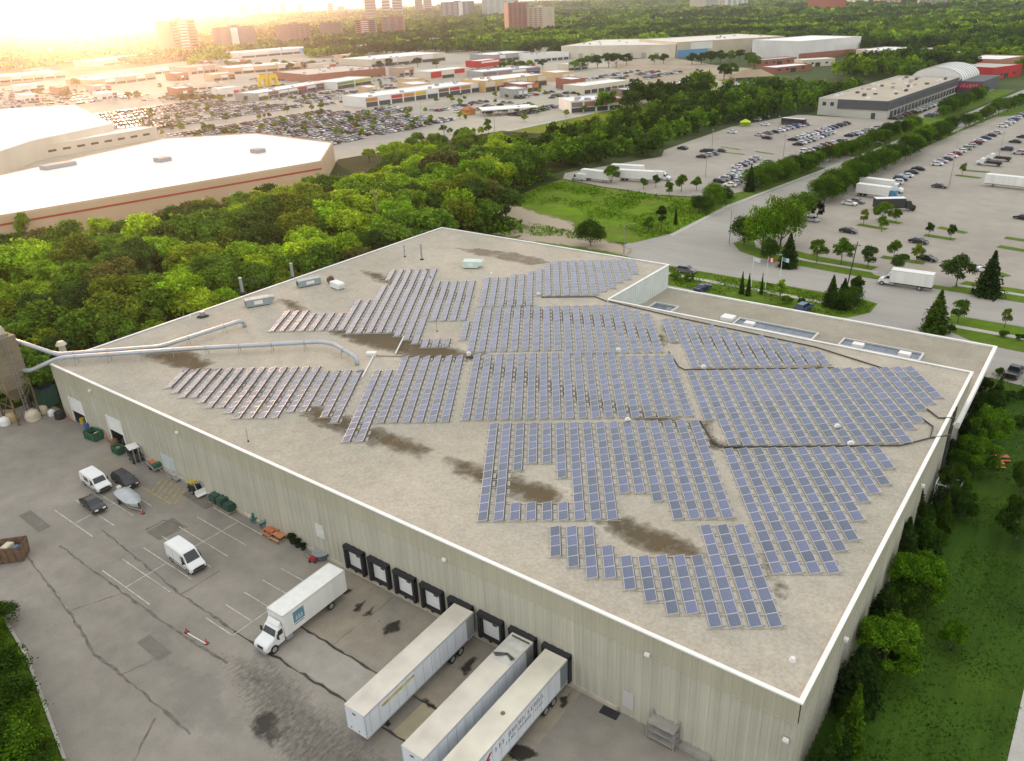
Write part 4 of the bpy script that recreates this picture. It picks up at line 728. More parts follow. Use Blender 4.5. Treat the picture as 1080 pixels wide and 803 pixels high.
for px, py, H, rm, kind, tone, label in [
    (783, 297, 5.2, .9, 'spire', 'dark green', 'slim dark conifer, left one of a pair at the flagpoles'), (790, 299, 5.2, .9, 'spire', 'dark green', 'slim dark conifer, right one of a pair at the flagpoles'), (804, 298, 5.0, .6, 'spire', 'dark green', 'very thin conifer between two flagpoles'), (824, 302, 5.2, .9, 'column', 'bright green', 'bright upright tree behind the rightmost flagpole'),
    (878, 305, 6.8, 1.1, 'pine', 'dark green', 'dark conifer left of the leaning pole on the front verge'), (890, 308, 6.5, 1.25, 'pine', 'very dark', 'dark spruce in the clump at the leaning pole'), (904, 301, 6.8, 1.0, 'column', 'dark green', 'dark upright tree right of the leaning pole'), (897, 314, 5, 1.0, 'hedge', 'dark green', 'dark round tree in the clump at the end of the verge'),
    (990, 326, 8.5, 1.25, 'pine', 'dark green', 'tall dark spruce on the island by the entry drive'), (1013, 327, 5.0, 1.0, 'airy', 'mid green', 'thin airy tree beside the entry island spruce'), (1062, 334, 4.2, .6, 'airy', 'olive', 'sparse almost bare sapling on the verge right of the entry'),
    (786, 243, 7.5, .85, 'hedge', 'dark green', 'dark round tree alone at the road corner'), (806, 240, 11.5, .72, 'hedge', 'mid green', 'tall green tree, left half of the big clump at the road corner'), (826, 232, 13, .74, 'hedge', 'mid green', 'tallest green tree in the big clump at the road corner'), (812, 264, 5.5, .8, 'hedge', 'dark green', 'low dark tree in front of the big corner clump'), (833, 262, 8.5, 1.2, 'pine', 'very dark', 'dark spruce at the right foot of the big corner clump'),
    (846, 216, 8, .95, 'hedge', 'mid green', 'round green tree behind the big corner clump'), (863, 220, 5.5, .8, 'near', 'purple', 'small purple-leaved tree beside a parked grey car'), (863, 263, 6.0, 1.0, 'airy', 'mid green', 'airy street tree, first right of the corner clump'), (889, 264, 6.5, 1.05, 'airy', 'mid green', 'airy street tree with the leaning pole in front'), (917, 269, 5.8, 1.0, 'airy', 'blue-green', 'airy blue-green street tree left of the white moving truck'),
    (944, 262, 5.0, .95, 'airy', 'mid green', 'sapling on the car park island, upper one'), (949, 276, 5.0, 1.15, 'airy', 'blue-green', 'airy tree at the verge just above the white moving truck'), (968, 266, 4.6, .9, 'airy', 'olive', 'yellowish sapling beside a dark car on the island'), (1012, 284, 7.5, 1.25, 'airy', 'blue-green', 'broad tree behind the moving truck, left of a big spruce'), (1046, 286, 10, 1.2, 'pine', 'very dark', 'tall dark red-brown spruce by the far verge'),
    (912, 228, 4.5, .8, 'airy', 'olive', 'thin sapling left of the black truck'), (932, 222, 6.0, 1.0, 'near', 'mid green', 'leafy tree in front of the black trailer'), (931, 235, 4.6, .8, 'airy', 'mid green', 'thin sapling just below the leafy tree at the black trailer'), (946, 227, 4.2, .8, 'airy', 'mid green', 'thin sapling right of the leafy tree at the black trailer'), (981, 241, 4.2, .7, 'airy', 'dark green', 'sapling on the middle island, left one of two'), (1004, 244, 4.2, .7, 'airy', 'dark green', 'sapling on the middle island, right one of two'), (1016, 178, 4.5, .7, 'airy', 'olive', 'thin sapling by the far light pole in the lot'),
    (623, 245, 7, .95, 'hedge', 'dark green', 'dark bushy tree standing alone on the dirt track'), (698, 226, 6.5, 1.2, 'column', 'dark green', 'dark upright tree on the meadow, left of a slim one'), (713, 226, 5.5, .8, 'spire', 'dark green', 'slim dark conifer on the meadow beside the upright tree'), (684, 236, 5.0, .8, 'airy', 'mid green', 'faint small tree on the meadow left of the dark upright tree'), (706, 198, 5.0, .9, 'airy', 'mid green', 'small tree at the car park corner, left of a pair'), (719, 192, 6.0, 1.0, 'airy', 'mid green', 'taller small tree at the car park corner, right of a pair'), (735, 193, 4.6, 1.0, 'airy', 'mid green', 'round sapling near the driveway at the meadow edge'),
    (692, 190, 4.5, .8, 'airy', 'dark green', 'dark sapling in front of the white truck cab'), (679, 193, 4.0, 1.0, 'airy', 'mid green', 'low sapling beside the white trailers'), (645, 182, 6.5, 1.0, 'near', 'mid green', 'round tree hiding the middle of the white trailers'), (738, 214, 5, 1.0, 'hedge', 'dark green', 'dark low tree at the meadow corner by the road'), (752, 206, 7, 1.0, 'hedge', 'mid green', 'bushy tree at the meadow corner by the driveway'), (764, 205, 5, 1.0, 'hedge', 'dark green', 'low dark tree right of the bushy corner tree'), (745, 218, 4, 1.1, 'hedge', 'dark green', 'lowest dark tree at the meadow corner'),
    (792, 186, 9.0, .9, 'pine', 'very dark', 'dark spruce at the near end of the car park hedge'), (24, 238, 9.5, .7, 'airy', 'bright green', 'lone leafy tree rising in front of the tan mall wall'), (557, 262, 3.0, 1.0, 'airy', 'olive', 'small tree by the far corner of the warehouse')]:
    single(px, py, H, rm, kind, tone, label)
for grp, a, b, n, H, tones, lab in (('hedge trees on the near side of the car park by the road', (799, 198), (880, 169), 16, 6.2, ('mid green', 'dark green', 'mid green'), 'tree in the west car park hedge'), ('trees between the dark office block and the road', (886, 168), (966, 137), 15, 6.0, ('mid green', 'dark green'), 'tree in the hedge below the grey office block'),
                                    ('trees in the hedge along the east car park', (866, 214), (1001, 140), 28, 6.8, ('dark green', 'mid green', 'dark green'), 'tree in the east car park hedge'), ('trees near the red sign', (992, 124), (1035, 104), 10, 6.5, ('mid green', 'dark green'), 'tree below the red hall sign'), ('trees at the far end of the east car park', (1018, 135), (1076, 112), 9, 6.5, ('dark green', 'mid green'), 'tree beyond the east car park hedge')):
    for k in range(n):
        t = k / (n - 1); p = gg(a[0] + (b[0] - a[0]) * t, a[1] + (b[1] - a[1]) * t); tone = tones[k % len(tones)]
        tree('hedge_tree', f'{tone} {lab}, {ordw(k + 1)} from its near end', 'hedge', (p.x + rnd.uniform(-1.5, 1.5), p.y + rnd.uniform(-1, 1), 0), H * rnd.uniform(.85, 1.2), tone, grp, rnd.uniform(.9, 1.15))
for k in range(17):
    y = 5 + k * 5.1 + rnd.uniform(-1, 1); x = rnd.uniform(1.9, 3.4); H = rnd.uniform(2.6, 4.4); tone = ('very dark', 'dark green', 'dark green')[k % 3]
    if abs(y - 55.5) < 3.6: continue
    tree('wall_shrub', f'{tone} bushy shrub planted against the side wall, {ordw(k + 1)} from the near corner', 'hedge' if k % 4 else 'pine', (x, y, 0), H * (1 if k % 4 else 1.6), tone, 'dark shrubs along the side wall', rnd.uniform(.85, 1.1), 'shrub')
# near hedge at the bottom-left of the yard
for k, (px, py, H) in enumerate([(2, 668, 3.0), (10, 700, 3.4), (-4, 720, 3.4), (22, 728, 3.2), (6, 752, 3.4), (34, 756, 2.8), (22, 782, 3.4), (46, 786, 2.6), (-6, 790, 4), (40, 812, 3.0), (8, 640, 2.6), (-8, 650, 3), (62, 812, 2.2), (14, 820, 4)]):
    p = gg(px - 16, py + 4, H * .7); tree('hedge_shrub', f'dark leafy shrub in the yard-side hedge, {ordw(k + 1)} from its far end', 'hedge', (p.x, p.y, hz(p.x)), H, rnd.choice(['dark green', 'mid green', 'mid green']), 'shrubs in the hedge along the yard', 1.45, 'shrub')

# weeds and tufts that break up the meadow and the verges near it
pts = []
MD = [(-150, 150), (-152, 196), (-131, 190.5), (-111, 189.5), (-92, 196), (-86.6, 204), (-86.4, 152), (-91, 138), (-118, 128)]
while len(pts) < 7000:
    x, y = rnd.uniform(-152, -86), rnd.uniform(128, 205)
    if inside((x, y), MD) and mno.noise(Vector((x * .09, y * .09, 1.0))) + rnd.uniform(-.3, .3) > .02 and not inside((x, y), [(-152, 140), (-88, 138), (-95, 148), (-112, 152), (-124, 162), (-152, 154)]): pts.append((x, y, hz(x) + rnd.uniform(.05, .5)))
pts = np.array(pts); nn = nprs.normal(size=pts.shape) * .5 + np.array([0, 0, .9]); nn /= np.linalg.norm(nn, axis=1, keepdims=True)
o = link('weeds', quads_mesh('weeds', pts, nn, nprs.uniform(.15, .45, len(pts)), LEAF), color=(.14, .27, .012)); o['kind'] = 'stuff'

# tufts that roughen the lawn and the verges
def tufts(name, poly, n_, size, col, lo=-.4, z=0.0, hgt=.12):
    xs = [p[0] for p in poly]; ys = [p[1] for p in poly]; pts = []
    while len(pts) < n_:
        x, y = rnd.uniform(min(xs), max(xs)), rnd.uniform(min(ys), max(ys))
        if inside((x, y), poly) and mno.noise(Vector((x * .16, y * .16, 4.0))) + rnd.uniform(-.35, .35) > lo: pts.append((x, y, hz(x) + z + rnd.uniform(.02, hgt)))
    pts = np.array(pts); nn = nprs.normal(size=pts.shape) * .45 + np.array([0, 0, .9]); nn /= np.linalg.norm(nn, axis=1, keepdims=True)
    o = link(name, quads_mesh(name, pts, nn, nprs.uniform(size * .5, size, len(pts)), LEAF), color=col); o['kind'] = 'stuff'
tufts('grass', [(0.4, -20), (0.4, 100), (15, 100), (14, -20)], 12000, .15, (.054, .112, .010), -.05)
tufts('grass', [(-66, 113.6), (-31, 112), (-25, 118), (-25.2, 124), (-48, 125.8), (-74, 126)], 3500, .25, (.12, .20, .012), .0, .02)
# ------------------------------------------------------------------ vehicles
GLASS = mat('car_glass', (0.02, 0.024, 0.028), 0.08, spec=0.6); TYRE = mat('tyre_rubber', (0.018, 0.018, 0.018), 0.85); RIM = mat('wheel_rim', (0.45, 0.45, 0.45), 0.35, metal=0.6)
HEADL = mat('headlight_lens', (0.75, 0.76, 0.76), 0.1); TAILL = mat('tail_light', (0.35, 0.02, 0.02), 0.3); TRIM = mat('black_trim', (0.03, 0.03, 0.03), 0.6); CHAS = mat('chassis_black', (0.035, 0.033, 0.03), 0.7)
#   kind: (length, width, lower outline x,z, glasshouse (x0, x1, x2, x3 from rear foot to front foot), roof z, belt z)
KINDS = {
 'sedan': (4.7, 1.8, [(-2.35, .45), (-2.3, .85), (-1.5, .98), (1.0, .98), (1.9, .86), (2.3, .72), (2.35, .42), (2.2, .25), (-2.2, .25)], (-1.75, -.95, .35, 1.15), 1.44, .96),
 'hatchback': (4.2, 1.76, [(-2.1, .45), (-2.08, .95), (-1.7, 1.02), (.95, 1.0), (1.7, .88), (2.05, .74), (2.1, .42), (1.95, .25), (-1.95, .25)], (-1.98, -1.55, .25, 1.1), 1.5, .99),
 'suv': (4.7, 1.88, [(-2.3, .5), (-2.3, 1.1), (-1.9, 1.14), (1.05, 1.12), (1.95, 1.02), (2.28, .85), (2.33, .5), (2.2, .32), (-2.2, .32)], (-2.2, -1.85, .3, 1.15), 1.74, 1.11),
 'pickup': (5.6, 1.95, [(-2.8, .55), (-2.8, 1.12), (-.75, 1.14), (1.35, 1.12), (2.4, 1.05), (2.75, .9), (2.8, .5), (2.6, .36), (-2.6, .36)], (-.75, -.6, .75, 1.5), 1.8, 1.11),
}
def car_parts(kind):
    L, W, low, (a, b, c, d), zr, zb = KINDS[kind]; hw = W / 2; body = MB()
    body.side(low, -hw, hw)
    g = [(a, zb), (b, zr - .06), (c, zr - .06), (d, zb)]; gi = [hw - .06, hw - .24, hw - .24, hw - .06]
    glass = MB(); vs = [(x, -w_, z) for (x, z), w_ in zip(g, gi)] + [(x, w_, z) for (x, z), w_ in zip(g, gi)]
    glass.add(vs, [(0, 1, 2, 3), (7, 6, 5, 4), (0, 4, 5, 1), (1, 5, 6, 2), (2, 6, 7, 3)])
    e = hw - .23; roof = [(b - .03, zr - .065), (b + .1, zr), (c - .12, zr), (c + .03, zr - .065)]
    body.side(roof, -e, e)
    for x0, x1 in ((a, b), (d, c)):                     # pillars over the glass edges
        for s in (-1, 1):
            body.tube([(x0, s * (hw - .055), zb), (x1, s * (hw - .235), zr - .05)], .05, 5)
    for x in ((b + c) / 2,):
        for s in (-1, 1): body.tube([(x, s * (hw - .05), zb), (x, s * (hw - .23), zr - .05)], .05, 5)
    if kind == 'pickup': body.add([(-2.72, -hw + .12, 1.16), (-.85, -hw + .12, 1.16), (-.85, hw - .12, 1.16), (-2.72, hw - .12, 1.16)], [(0, 1, 2, 3)])
    wx = (-L * .29, L * .3); wr = .33 if kind in ('sedan', 'hatchback') else .38
    return body, glass, wx, wr, hw
def wheel_mb(x, s, hw, wr):
    q = MB(); q.tube([(x, s * (hw - .2), wr), (x, s * (hw + .01), wr)], wr, 14, 0); q.tube([(x, s * (hw + .008), wr), (x, s * (hw + .018), wr)], wr * .6, 10, 1); return q
def make_car(kind, full):
    body, glass, wx, wr, hw = car_parts(kind); L, W, low, gl, zr, zb = KINDS[kind]; bx = low[0][0]
    if full:
        t = thing('car', 'car', 'car'); body.build('body', PAINT, t, bevel=.05); glass.build('windows', GLASS, t)
        for x in wx:
            for s in (-1, 1): wheel_mb(x, s, hw, wr).build('wheel', [TYRE, RIM], t)
        for s in (-1, 1):
            q = MB(); q.box(L / 2 - .12, L / 2 + .015, s * (hw - .38) - .2, s * (hw - .38) + .2, .62, .76); q.build('headlight', HEADL, t)
            q = MB(); q.box(-L / 2 - .015, -L / 2 + .1, s * (hw - .22) - .12, s * (hw - .22) + .12, .72, .92); q.build('tail_light', TAILL, t)
            q = MB(); q.box(gl[3] - .35, gl[3] - .2, s * (hw + .02) - .1, s * (hw + .02) + .1, zb, zb + .14); q.build('mirror', TRIM, t)
        q = MB(); q.box(L / 2 - .08, L / 2 + .02, -hw + .3, hw - .3, .36, .56); q.build('grille', TRIM, t)
        return t
    q = MB()
    for src, mi in ((body, 0), (glass, 1)): q.add(src.v, src.f, mi)
    for x in wx:
        for s in (-1, 1): w_ = wheel_mb(x, s, hw, wr); q.add(w_.v, w_.f, 2)
    for s in (-1, 1): q.box(L / 2 - .12, L / 2 + .015, s * (hw - .38) - .2, s * (hw - .38) + .2, .62, .76, 3)
    o = q.build('car', [PAINT, GLASS, TYRE, HEADL]); tag(o, 'car', 'car'); return o
PROTO = {}
COLS = {'white': (.72, .72, .70), 'silver': (.42, .43, .44), 'grey': (.16, .165, .17), 'black': (.018, .018, .02), 'dark blue': (.025, .04, .10), 'blue': (.05, .10, .26), 'red': (.28, .025, .02), 'dark red': (.12, .015, .02), 'beige': (.36, .31, .24), 'dark grey': (.05, .052, .055)}
PICK = ['white'] * 5 + ['silver'] * 5 + ['grey'] * 3 + ['black'] * 4 + ['dark grey'] * 3 + ['dark blue'] * 2 + ['blue', 'red', 'dark red', 'beige']
n_cars = 0
def car(kind, x, y, ang, col, label, full=False, group=None, z=None):
    global n_cars
    key = (kind, full)
    if key not in PROTO: PROTO[key] = make_car(kind, full)
    n_cars += 1
    c = tuple(v * rnd.uniform(.9, 1.1) for v in COLS[col])
    return place(PROTO[key], (x, y, (hz(x) if z is None else z) + .03), ang, label, group, c, cat={'suv': 'car', 'pickup': 'pickup truck'}.get(kind, 'car'))
def car_px(kind, px, py, ang, col, label, full=True, group=None): p = gg(px, py, .7); return car(kind, p.x, p.y, R_(ang), col, label, full, group)
car_px('suv', 132, 506, -2, 'black', 'black hatchback-backed car parked nearest the hatched yellow bay'); car_px('sedan', 98, 531, -4, 'black', 'black car in the yard below the white passenger van')
car_px('sedan', 741, 303, 78, 'dark blue', 'dark blue car in the front stalls nearest the white end wall'); car_px('suv', 848, 324, 80, 'blue', 'bluish car in the front stalls near the end of the verge'); car_px('suv', 724, 285, 5, 'grey', 'grey car half hidden by the rounded verge bush'); car_px('sedan', 952, 356, 82, 'silver', 'silver car in the front stalls right of the entry drive'); car_px('pickup', 1070, 392, 82, 'black', 'black pickup parked beside the office corner')
E_LOT = 'cars in the east car park'
for kind, px, py, ang, col, label in [('sedan', 895, 243, -8, 'black', 'black car driving alone in the lower east lot'), ('sedan', 969, 254, -12, 'black', 'black car between two small tree islands'), ('sedan', 978, 272, -12, 'black', 'dark car behind the yellowish sapling island'), ('sedan', 991, 196, -8, 'dark grey', 'dark car alone beside a tall light pole'), ('sedan', 856, 231, -15, 'silver', 'silver car in front of the purple-leaved tree'),
                                      ('sedan', 896, 214, -10, 'white', 'white car in the gap below the road hedge'), ('sedan', 904, 212, -10, 'grey', 'grey car right of the white one below the road hedge'), ('sedan', 1040, 284, 165, 'white', 'white car between the broad tree and the tall spruce'), ('sedan', 1079, 229, 165, 'black', 'black car cut by the frame in the east lot'), ('sedan', 851, 205, 80, 'silver', 'silver-blue car on the side road near the corner clump')]:
    car_px(kind, px, py, ang, col, label, True)
def row_px(desc, a, b, n, ang, group, full=False, kinds=('sedan', 'suv', 'hatchback', 'sedan'), cols=None):
    for k in range(n):
        t = k / max(1, n - 1); p = gg(a[0] + (b[0] - a[0]) * t, a[1] + (b[1] - a[1]) * t, .6); col = cols[k % len(cols)] if cols else rnd.choice(PICK); kd = rnd.choice(kinds)
        car(kd, p.x + rnd.uniform(-.25, .25), p.y + rnd.uniform(-.2, .2), R_(ang + rnd.choice((0, 180)) + rnd.uniform(-2, 2)), col, f'{col} {kd if kd != "suv" else "tall car"}, {ordw(k + 1)} from the near end, {desc}', full, group)
row_px('the lower hedge row, east lot', (939, 196), (968, 178), 6, 5, E_LOT, cols=['silver', 'white', 'dark blue', 'white', 'dark grey', 'black']); row_px('the upper hedge row, east lot', (988, 173), (1050, 140), 13, 5, E_LOT, cols=['white', 'silver', 'dark grey', 'white', 'red', 'white', 'beige', 'silver', 'dark red', 'white', 'dark blue', 'black', 'silver'])
row_px('the far hedge row, east lot', (1058, 133), (1080, 120), 7, 5, E_LOT, cols=['white', 'silver', 'white', 'blue', 'white', 'dark blue', 'silver'])
for kind, px, py, ang, col, label in [('suv', 1062, 157, 175, 'dark blue', 'dark blue car near the frame edge above the flatbeds'), ('suv', 1075, 161, 175, 'silver', 'silver car right of the dark blue one'), ('sedan', 1071, 149, 175, 'black', 'black car behind the dark blue one'), ('sedan', 1079, 144, 175, 'black', 'black car at the frame edge, farther of two')]: car_px(kind, px, py, ang, col, label, False)
row_px('the road queue, nearest group', (965, 146), (984, 139), 4, 84, 'cars on the side road', cols=['silver', 'white', 'white', 'white']); row_px('the road queue, middle group', (1007, 129), (1013, 126), 2, 84, 'cars on the side road', cols=['white', 'silver']); row_px('the road queue, far group', (1025, 122), (1057, 108), 8, 84, 'cars on the side road', cols=['white', 'dark blue', 'silver', 'white', 'dark blue', 'grey', 'white', 'white'])
W_LOT = 'cars in the west car park'
for desc, a, b, n, ang, cols in [
    ('foremost row, west lot', (759, 191), (779, 181), 6, 5, ['black', 'silver', 'black', 'white', 'silver', 'white']), ('the second row, west lot', (770, 195), (786, 186), 5, 5, ['white', 'silver', 'dark grey', 'silver', 'white']), ('the third row, west lot', (777, 176), (797, 167), 5, 5, ['white', 'black', 'silver', 'grey', 'silver']), ('the fourth row, west lot', (790, 181), (812, 171), 6, 5, ['black', 'dark grey', 'white', 'silver', 'white', 'black']),
    ('the dark islet row, west lot', (741, 165), (752, 162), 3, 5, ['dark grey', 'silver', 'grey']), ('the islet back row, west lot', (743, 159), (760, 159), 3, 10, ['black', 'dark grey', 'dark grey']), ('the busy middle row, west lot', (836, 147), (893, 130), 14, 5, ['black', 'silver', 'white', 'white', 'silver', 'white', 'red', 'white', 'silver', 'blue', 'black', 'dark blue', 'grey', 'black']), ('busy second row, west lot', (842, 152), (876, 140), 9, 5, ['black', 'white', 'silver', 'grey', 'white', 'white', 'blue', 'silver', 'white']),
    ('the hedge side row, west lot', (850, 160), (890, 148), 9, 5, ['white', 'silver', 'black', 'silver', 'dark red', 'red', 'white', 'black', 'silver']), ('the upper hedge side row, west lot', (896, 143), (928, 134), 8, 5, ['black', 'dark blue', 'white', 'silver', 'black', 'white', 'silver', 'grey']), ('the row under the bus, west lot', (817, 139), (850, 131), 7, 5, ['black', 'white', 'silver', 'silver', 'blue', 'white', 'silver']),
    ('the row at the office front', (943, 125), (1008, 103), 14, 5, ['black', 'grey', 'dark red', 'dark red', 'black', 'white', 'white', 'silver', 'white', 'white', 'silver', 'black', 'white', 'silver']), ('the second row at the office front', (980, 122), (1002, 114), 6, 5, ['blue', 'silver', 'white', 'silver', 'white', 'silver'])]:
    row_px(desc, a, b, n, ang, W_LOT, False, cols=cols)
for kind, px, py, ang, col, label in [('sedan', 720, 156, 170, 'black', 'black car alone on the near side of the west lot'), ('suv', 887, 162, 170, 'black', 'black car tucked by the end of the hedge'), ('sedan', 772, 139, 170, 'white', 'white car beside the lime-green tent'), ('sedan', 807, 131, 165, 'white', 'white car in the open middle of the west lot'), ('sedan', 801, 142, 170, 'silver', 'silver car, middle of three in the open lot'), ('sedan', 809, 145, 170, 'black', 'black car, lowest of three in the open lot'), ('sedan', 810, 140, 170, 'grey', 'grey car, upper of three in the open lot'), ('suv', 798, 126, 170, 'silver', 'silver car at the wood edge, left of two'), ('suv', 807, 124, 170, 'dark grey', 'dark car at the wood edge, right of two')]: car_px(kind, px, py, ang, col, label, False)
print('cars east of the wood', n_cars)
# the mall car park: the nearer cars one by one, the rest as one mass
def far_cars(desc, x0, x1, y0, y1, pitch, single_until, fill=.8):
    rest = []
    rws = int((x0 - x1) / pitch)
    for r in range(rws):
        for dbl in (0, 1):
            x = x0 - r * pitch - dbl * 5.2; k = 0; y = y0
            while y < y1:
                if rnd.random() < fill and abs(((y - y0) % 46) - 44) > 1.5:
                    k += 1
                    if single_until(x, y): car(rnd.choice(('sedan', 'suv', 'hatchback')), x, y, R_(rnd.choice((0, 180))), (cl := rnd.choice(PICK)), f'{cl} car, {ordw(min(k, 69))} from the left in the {ordw(2 * r + dbl + 1)} row of {desc}', False, 'cars in the mall car park', 1.65)
                    else: rest.append((x, y))
                y += 2.75
    return rest
print('cars', n_cars)
cnt0 = n_cars
rest = far_cars('the mall car park', -296, -420, 196, 305, 17, lambda x, y: n_cars - cnt0 < 128 and x > -352, .85)
rest += [p for p in far_cars('the upper mall car park', -440, -560, 200, 262, 17, lambda x, y: False, .72)] + far_cars('plaza', -290, -352, 330, 380, 20, lambda x, y: False, .45) + far_cars('plaza', -300, -352, 400, 470, 20, lambda x, y: False, .4) + far_cars('plaza', -270, -282, 330, 372, 12, lambda x, y: False, .9)+ far_cars('plaza', -560, -640, 300, 420, 22, lambda x, y: False, .35) + far_cars('plaza', -500, -560, 470, 620, 22, lambda x, y: False, .4) + far_cars('plaza', -640, -880, 560, 640, 24, lambda x, y: False, .45) + far_cars('plaza', -440, -560, 264, 318, 17, lambda x, y: False, .75) + far_cars('plaza', -352, -400, 306, 336, 17, lambda x, y: False, .6) + far_cars('plaza', -255, -285, 380, 436, 17, lambda x, y: False, .6) + far_cars('plaza', -430, -540, 330, 400, 19, lambda x, y: False, .45) + far_cars('plaza', -300, -360, 500, 600, 20, lambda x, y: False, .5) + far_cars('plaza', -420, -500, 420, 470, 20, lambda x, y: False, .4) + far_cars('plaza', -560, -700, 440, 520, 22, lambda x, y: False, .4) + far_cars('plaza', -255, -275, 440, 520, 17, lambda x, y: False, .5) + far_cars('plaza', -640, -900, 220, 330, 24, lambda x, y: False, .45) + far_cars('plaza', -700, -820, 560, 720, 24, lambda x, y: False, .4)
cm = MB(); PC = [mat('far_car_' + k.replace(' ', '_'), v, .35) for k, v in COLS.items()]; keys = list(COLS)
for x, y in rest:
    ang = rnd.choice((0, 1)); ci = keys.index(rnd.choice(PICK)); z = 1.68; s = -1 if ang else 1; q = MB()
    q.side([(-2.3 * s, .3), (-2.3 * s, .95), (1.2 * s, .98), (2.3 * s, .75), (2.3 * s, .3)], -.9, .9, ci); g = [(-1.9 * s, .95), (-1.3 * s, 1.45), (.3 * s, 1.45), (1.1 * s, .95)]; q.side(g, -.74, .74, len(PC)); q.side([(-1.3 * s, 1.44), (-1.3 * s, 1.5), (.3 * s, 1.5), (.3 * s, 1.44)], -.7, .7, ci)
    cm.add([(a + x, b + y, c + z) for a, b, c in q.v], q.f, 0); cm.m[-len(q.f):] = q.m
o = cm.build('far_parked_cars', PC + [GLASS]); o['kind'] = 'stuff'
print('cars single', n_cars, 'mass', len(rest))
# ---- vans
VW = mat('van_white', (0.74, 0.74, 0.72), 0.3, 0.02, 1.0)
def van(label, px, py, ang, L, W, H, tall):
    p = gg(px, py, .8); t = thing('van', label, 'van', (p.x, p.y, hz(p.x) + .02), R_(ang)); hw = W / 2; h = L / 2
    if tall: prof = [(-h, .42), (-h, H * .55), (-h + .1, H - .15), (-h + .5, H), (h - 2.1, H), (h - 1.75, H - .12), (h - .85, 1.38), (h - .15, 1.05), (h, .85), (h, .4), (h - .2, .3), (-h + .2, .3)]
    else: prof = [(-h, .45), (-h + .05, H * .6), (-h + .25, H - .08), (-h + .5, H), (h - 1.85, H), (h - 1.6, H - .08), (h - 1.0, 1.3), (h - .2, 1.08), (h, .92), (h, .45), (h - .2, .32), (-h + .2, .32)]
    q = MB(); q.side(prof, -hw, hw); q.build('body', VW, t, bevel=.1)
    a, b = prof[5], prof[6]; n = Vector((a[1] - b[1], 0, b[0] - a[0])).normalized() * .02; e = hw - .16
    f = lambda u: Vector((a[0] + (b[0] - a[0]) * u, 0, a[1] + (b[1] - a[1]) * u)) + n
    q = MB(); u, v = f(.08), f(.97); q.quad((u.x, -e + .1, u.z), (u.x, e - .1, u.z), (v.x, e, v.z), (v.x, -e, v.z)); q.build('windscreen', GLASS, t)
    for s in (-1, 1):
        y = s * (hw + .012)
        for x0, x1, z0, z1 in ([(h - 2.0, h - 1.25, 1.25, H - .4)] if tall else [(h - 2.05, h - 1.3, 1.15, H - .3), (h - 3.3, h - 2.7, 1.15, H - .32), (h - 4.0, h - 3.42, 1.15, H - .32)]):
            q = MB(); q.quad((x0, y, z0), (x1 + .2, y, z0), (x1 - .1, y, z1), (x0, y, z1)); q.build('side_window', GLASS, t)
        for x in (-h + 1.1, h - 1.0): wheel_mb(x, s, hw, .37).build('wheel', [TYRE, RIM], t)
        q = MB(); q.box(h - .16, h + .02, s * (hw - .3) - .2, s * (hw - .3) + .2, .72, .95); q.build('headlight', HEADL, t)
        q = MB(); q.box(h - 1.5, h - 1.35, s * (hw + .12) - .11, s * (hw + .12) + .11, 1.25, 1.55); q.build('mirror', TRIM, t)
        q = MB(); q.box(-h - .015, -h + .08, s * (hw - .14) - .08, s * (hw - .14) + .08, .9, 1.3); q.build('tail_light', TAILL, t)
    for s in (-1, 1):
        for x0 in (h - 2.25, h - 1.1, -h + 1.9): q = MB(); q.box(x0, x0 + .025, s * (hw + .004) - .006, s * (hw + .004) + .006, .5, H * .82); q.build('door_seam', TRIM, t)
        q = MB(); q.box(-h + .3, h - .5, s * (hw + .01) - .015, s * (hw + .01) + .015, .62, .7); q.build('side_moulding', TRIM, t)
    q = MB(); q.box(h - .05, h + .03, -hw + .25, hw - .25, .6, .9); q.build('grille', TRIM, t); q = MB(); q.box(h - .1, h + .08, -hw + .05, hw - .05, .36, .56); q.build('bumper', TRIM, t)
    return t
van('older white cargo van with side windows beside a covered boat', 101, 508, -3, 5.6, 2.0, 2.15, False); van('tall white cargo van alone in the middle of the yard', 196, 589, -3, 5.9, 2.0, 2.6, True)
# ---- boat under a tarp on its trailer
TARP = mat('grey_tarp', (0.40, 0.42, 0.43), 0.6, 0.1, 1.2); HULL = mat('boat_hull', (0.55, 0.54, 0.50), 0.35); p = gg(137, 526, .8)
t = thing('boat', 'small boat under a pale grey tarp standing on its trailer', 'boat', (p.x, p.y, hz(p.x) + .02), R_(-6)); q = MB()
secs = [(-2.9, 1.0, 1.0, 1.15), (-2.0, 1.12, 1.0, 1.6), (-.6, 1.15, 1.02, 1.9), (.8, 1.1, 1.05, 1.75), (2.0, .75, 1.12, 1.45), (2.9, .12, 1.25, 1.3)]; vs = []
for x, w_, ze, zt in secs: vs += [(x, -w_, ze), (x, -w_ * .55, (ze + zt) / 2 + .12), (x, 0, zt), (x, w_ * .55, (ze + zt) / 2 + .12), (x, w_, ze)]
q.add(vs, [(5 * i + k, 5 * i + k + 1, 5 * i + k + 6, 5 * i + k + 5) for i in range(5) for k in range(4)]); q.add(vs[:5], [(0, 1, 2, 3, 4)]); q.build('tarp', TARP, t, smooth=True)
q = MB(); vs = []
for x, w_, ze, zt in secs: vs += [(x, -w_ * .97, ze - .02), (x, -w_ * .8, .62), (x, 0, .48), (x, w_ * .8, .62), (x, w_ * .97, ze - .02)]
q.add(vs, [(5 * i + k + 5, 5 * i + k + 6, 5 * i + k + 1, 5 * i + k) for i in range(5) for k in range(4)]); q.add(vs[:5], [(4, 3, 2, 1, 0)]); q.build('hull', HULL, t, smooth=True)
q = MB()
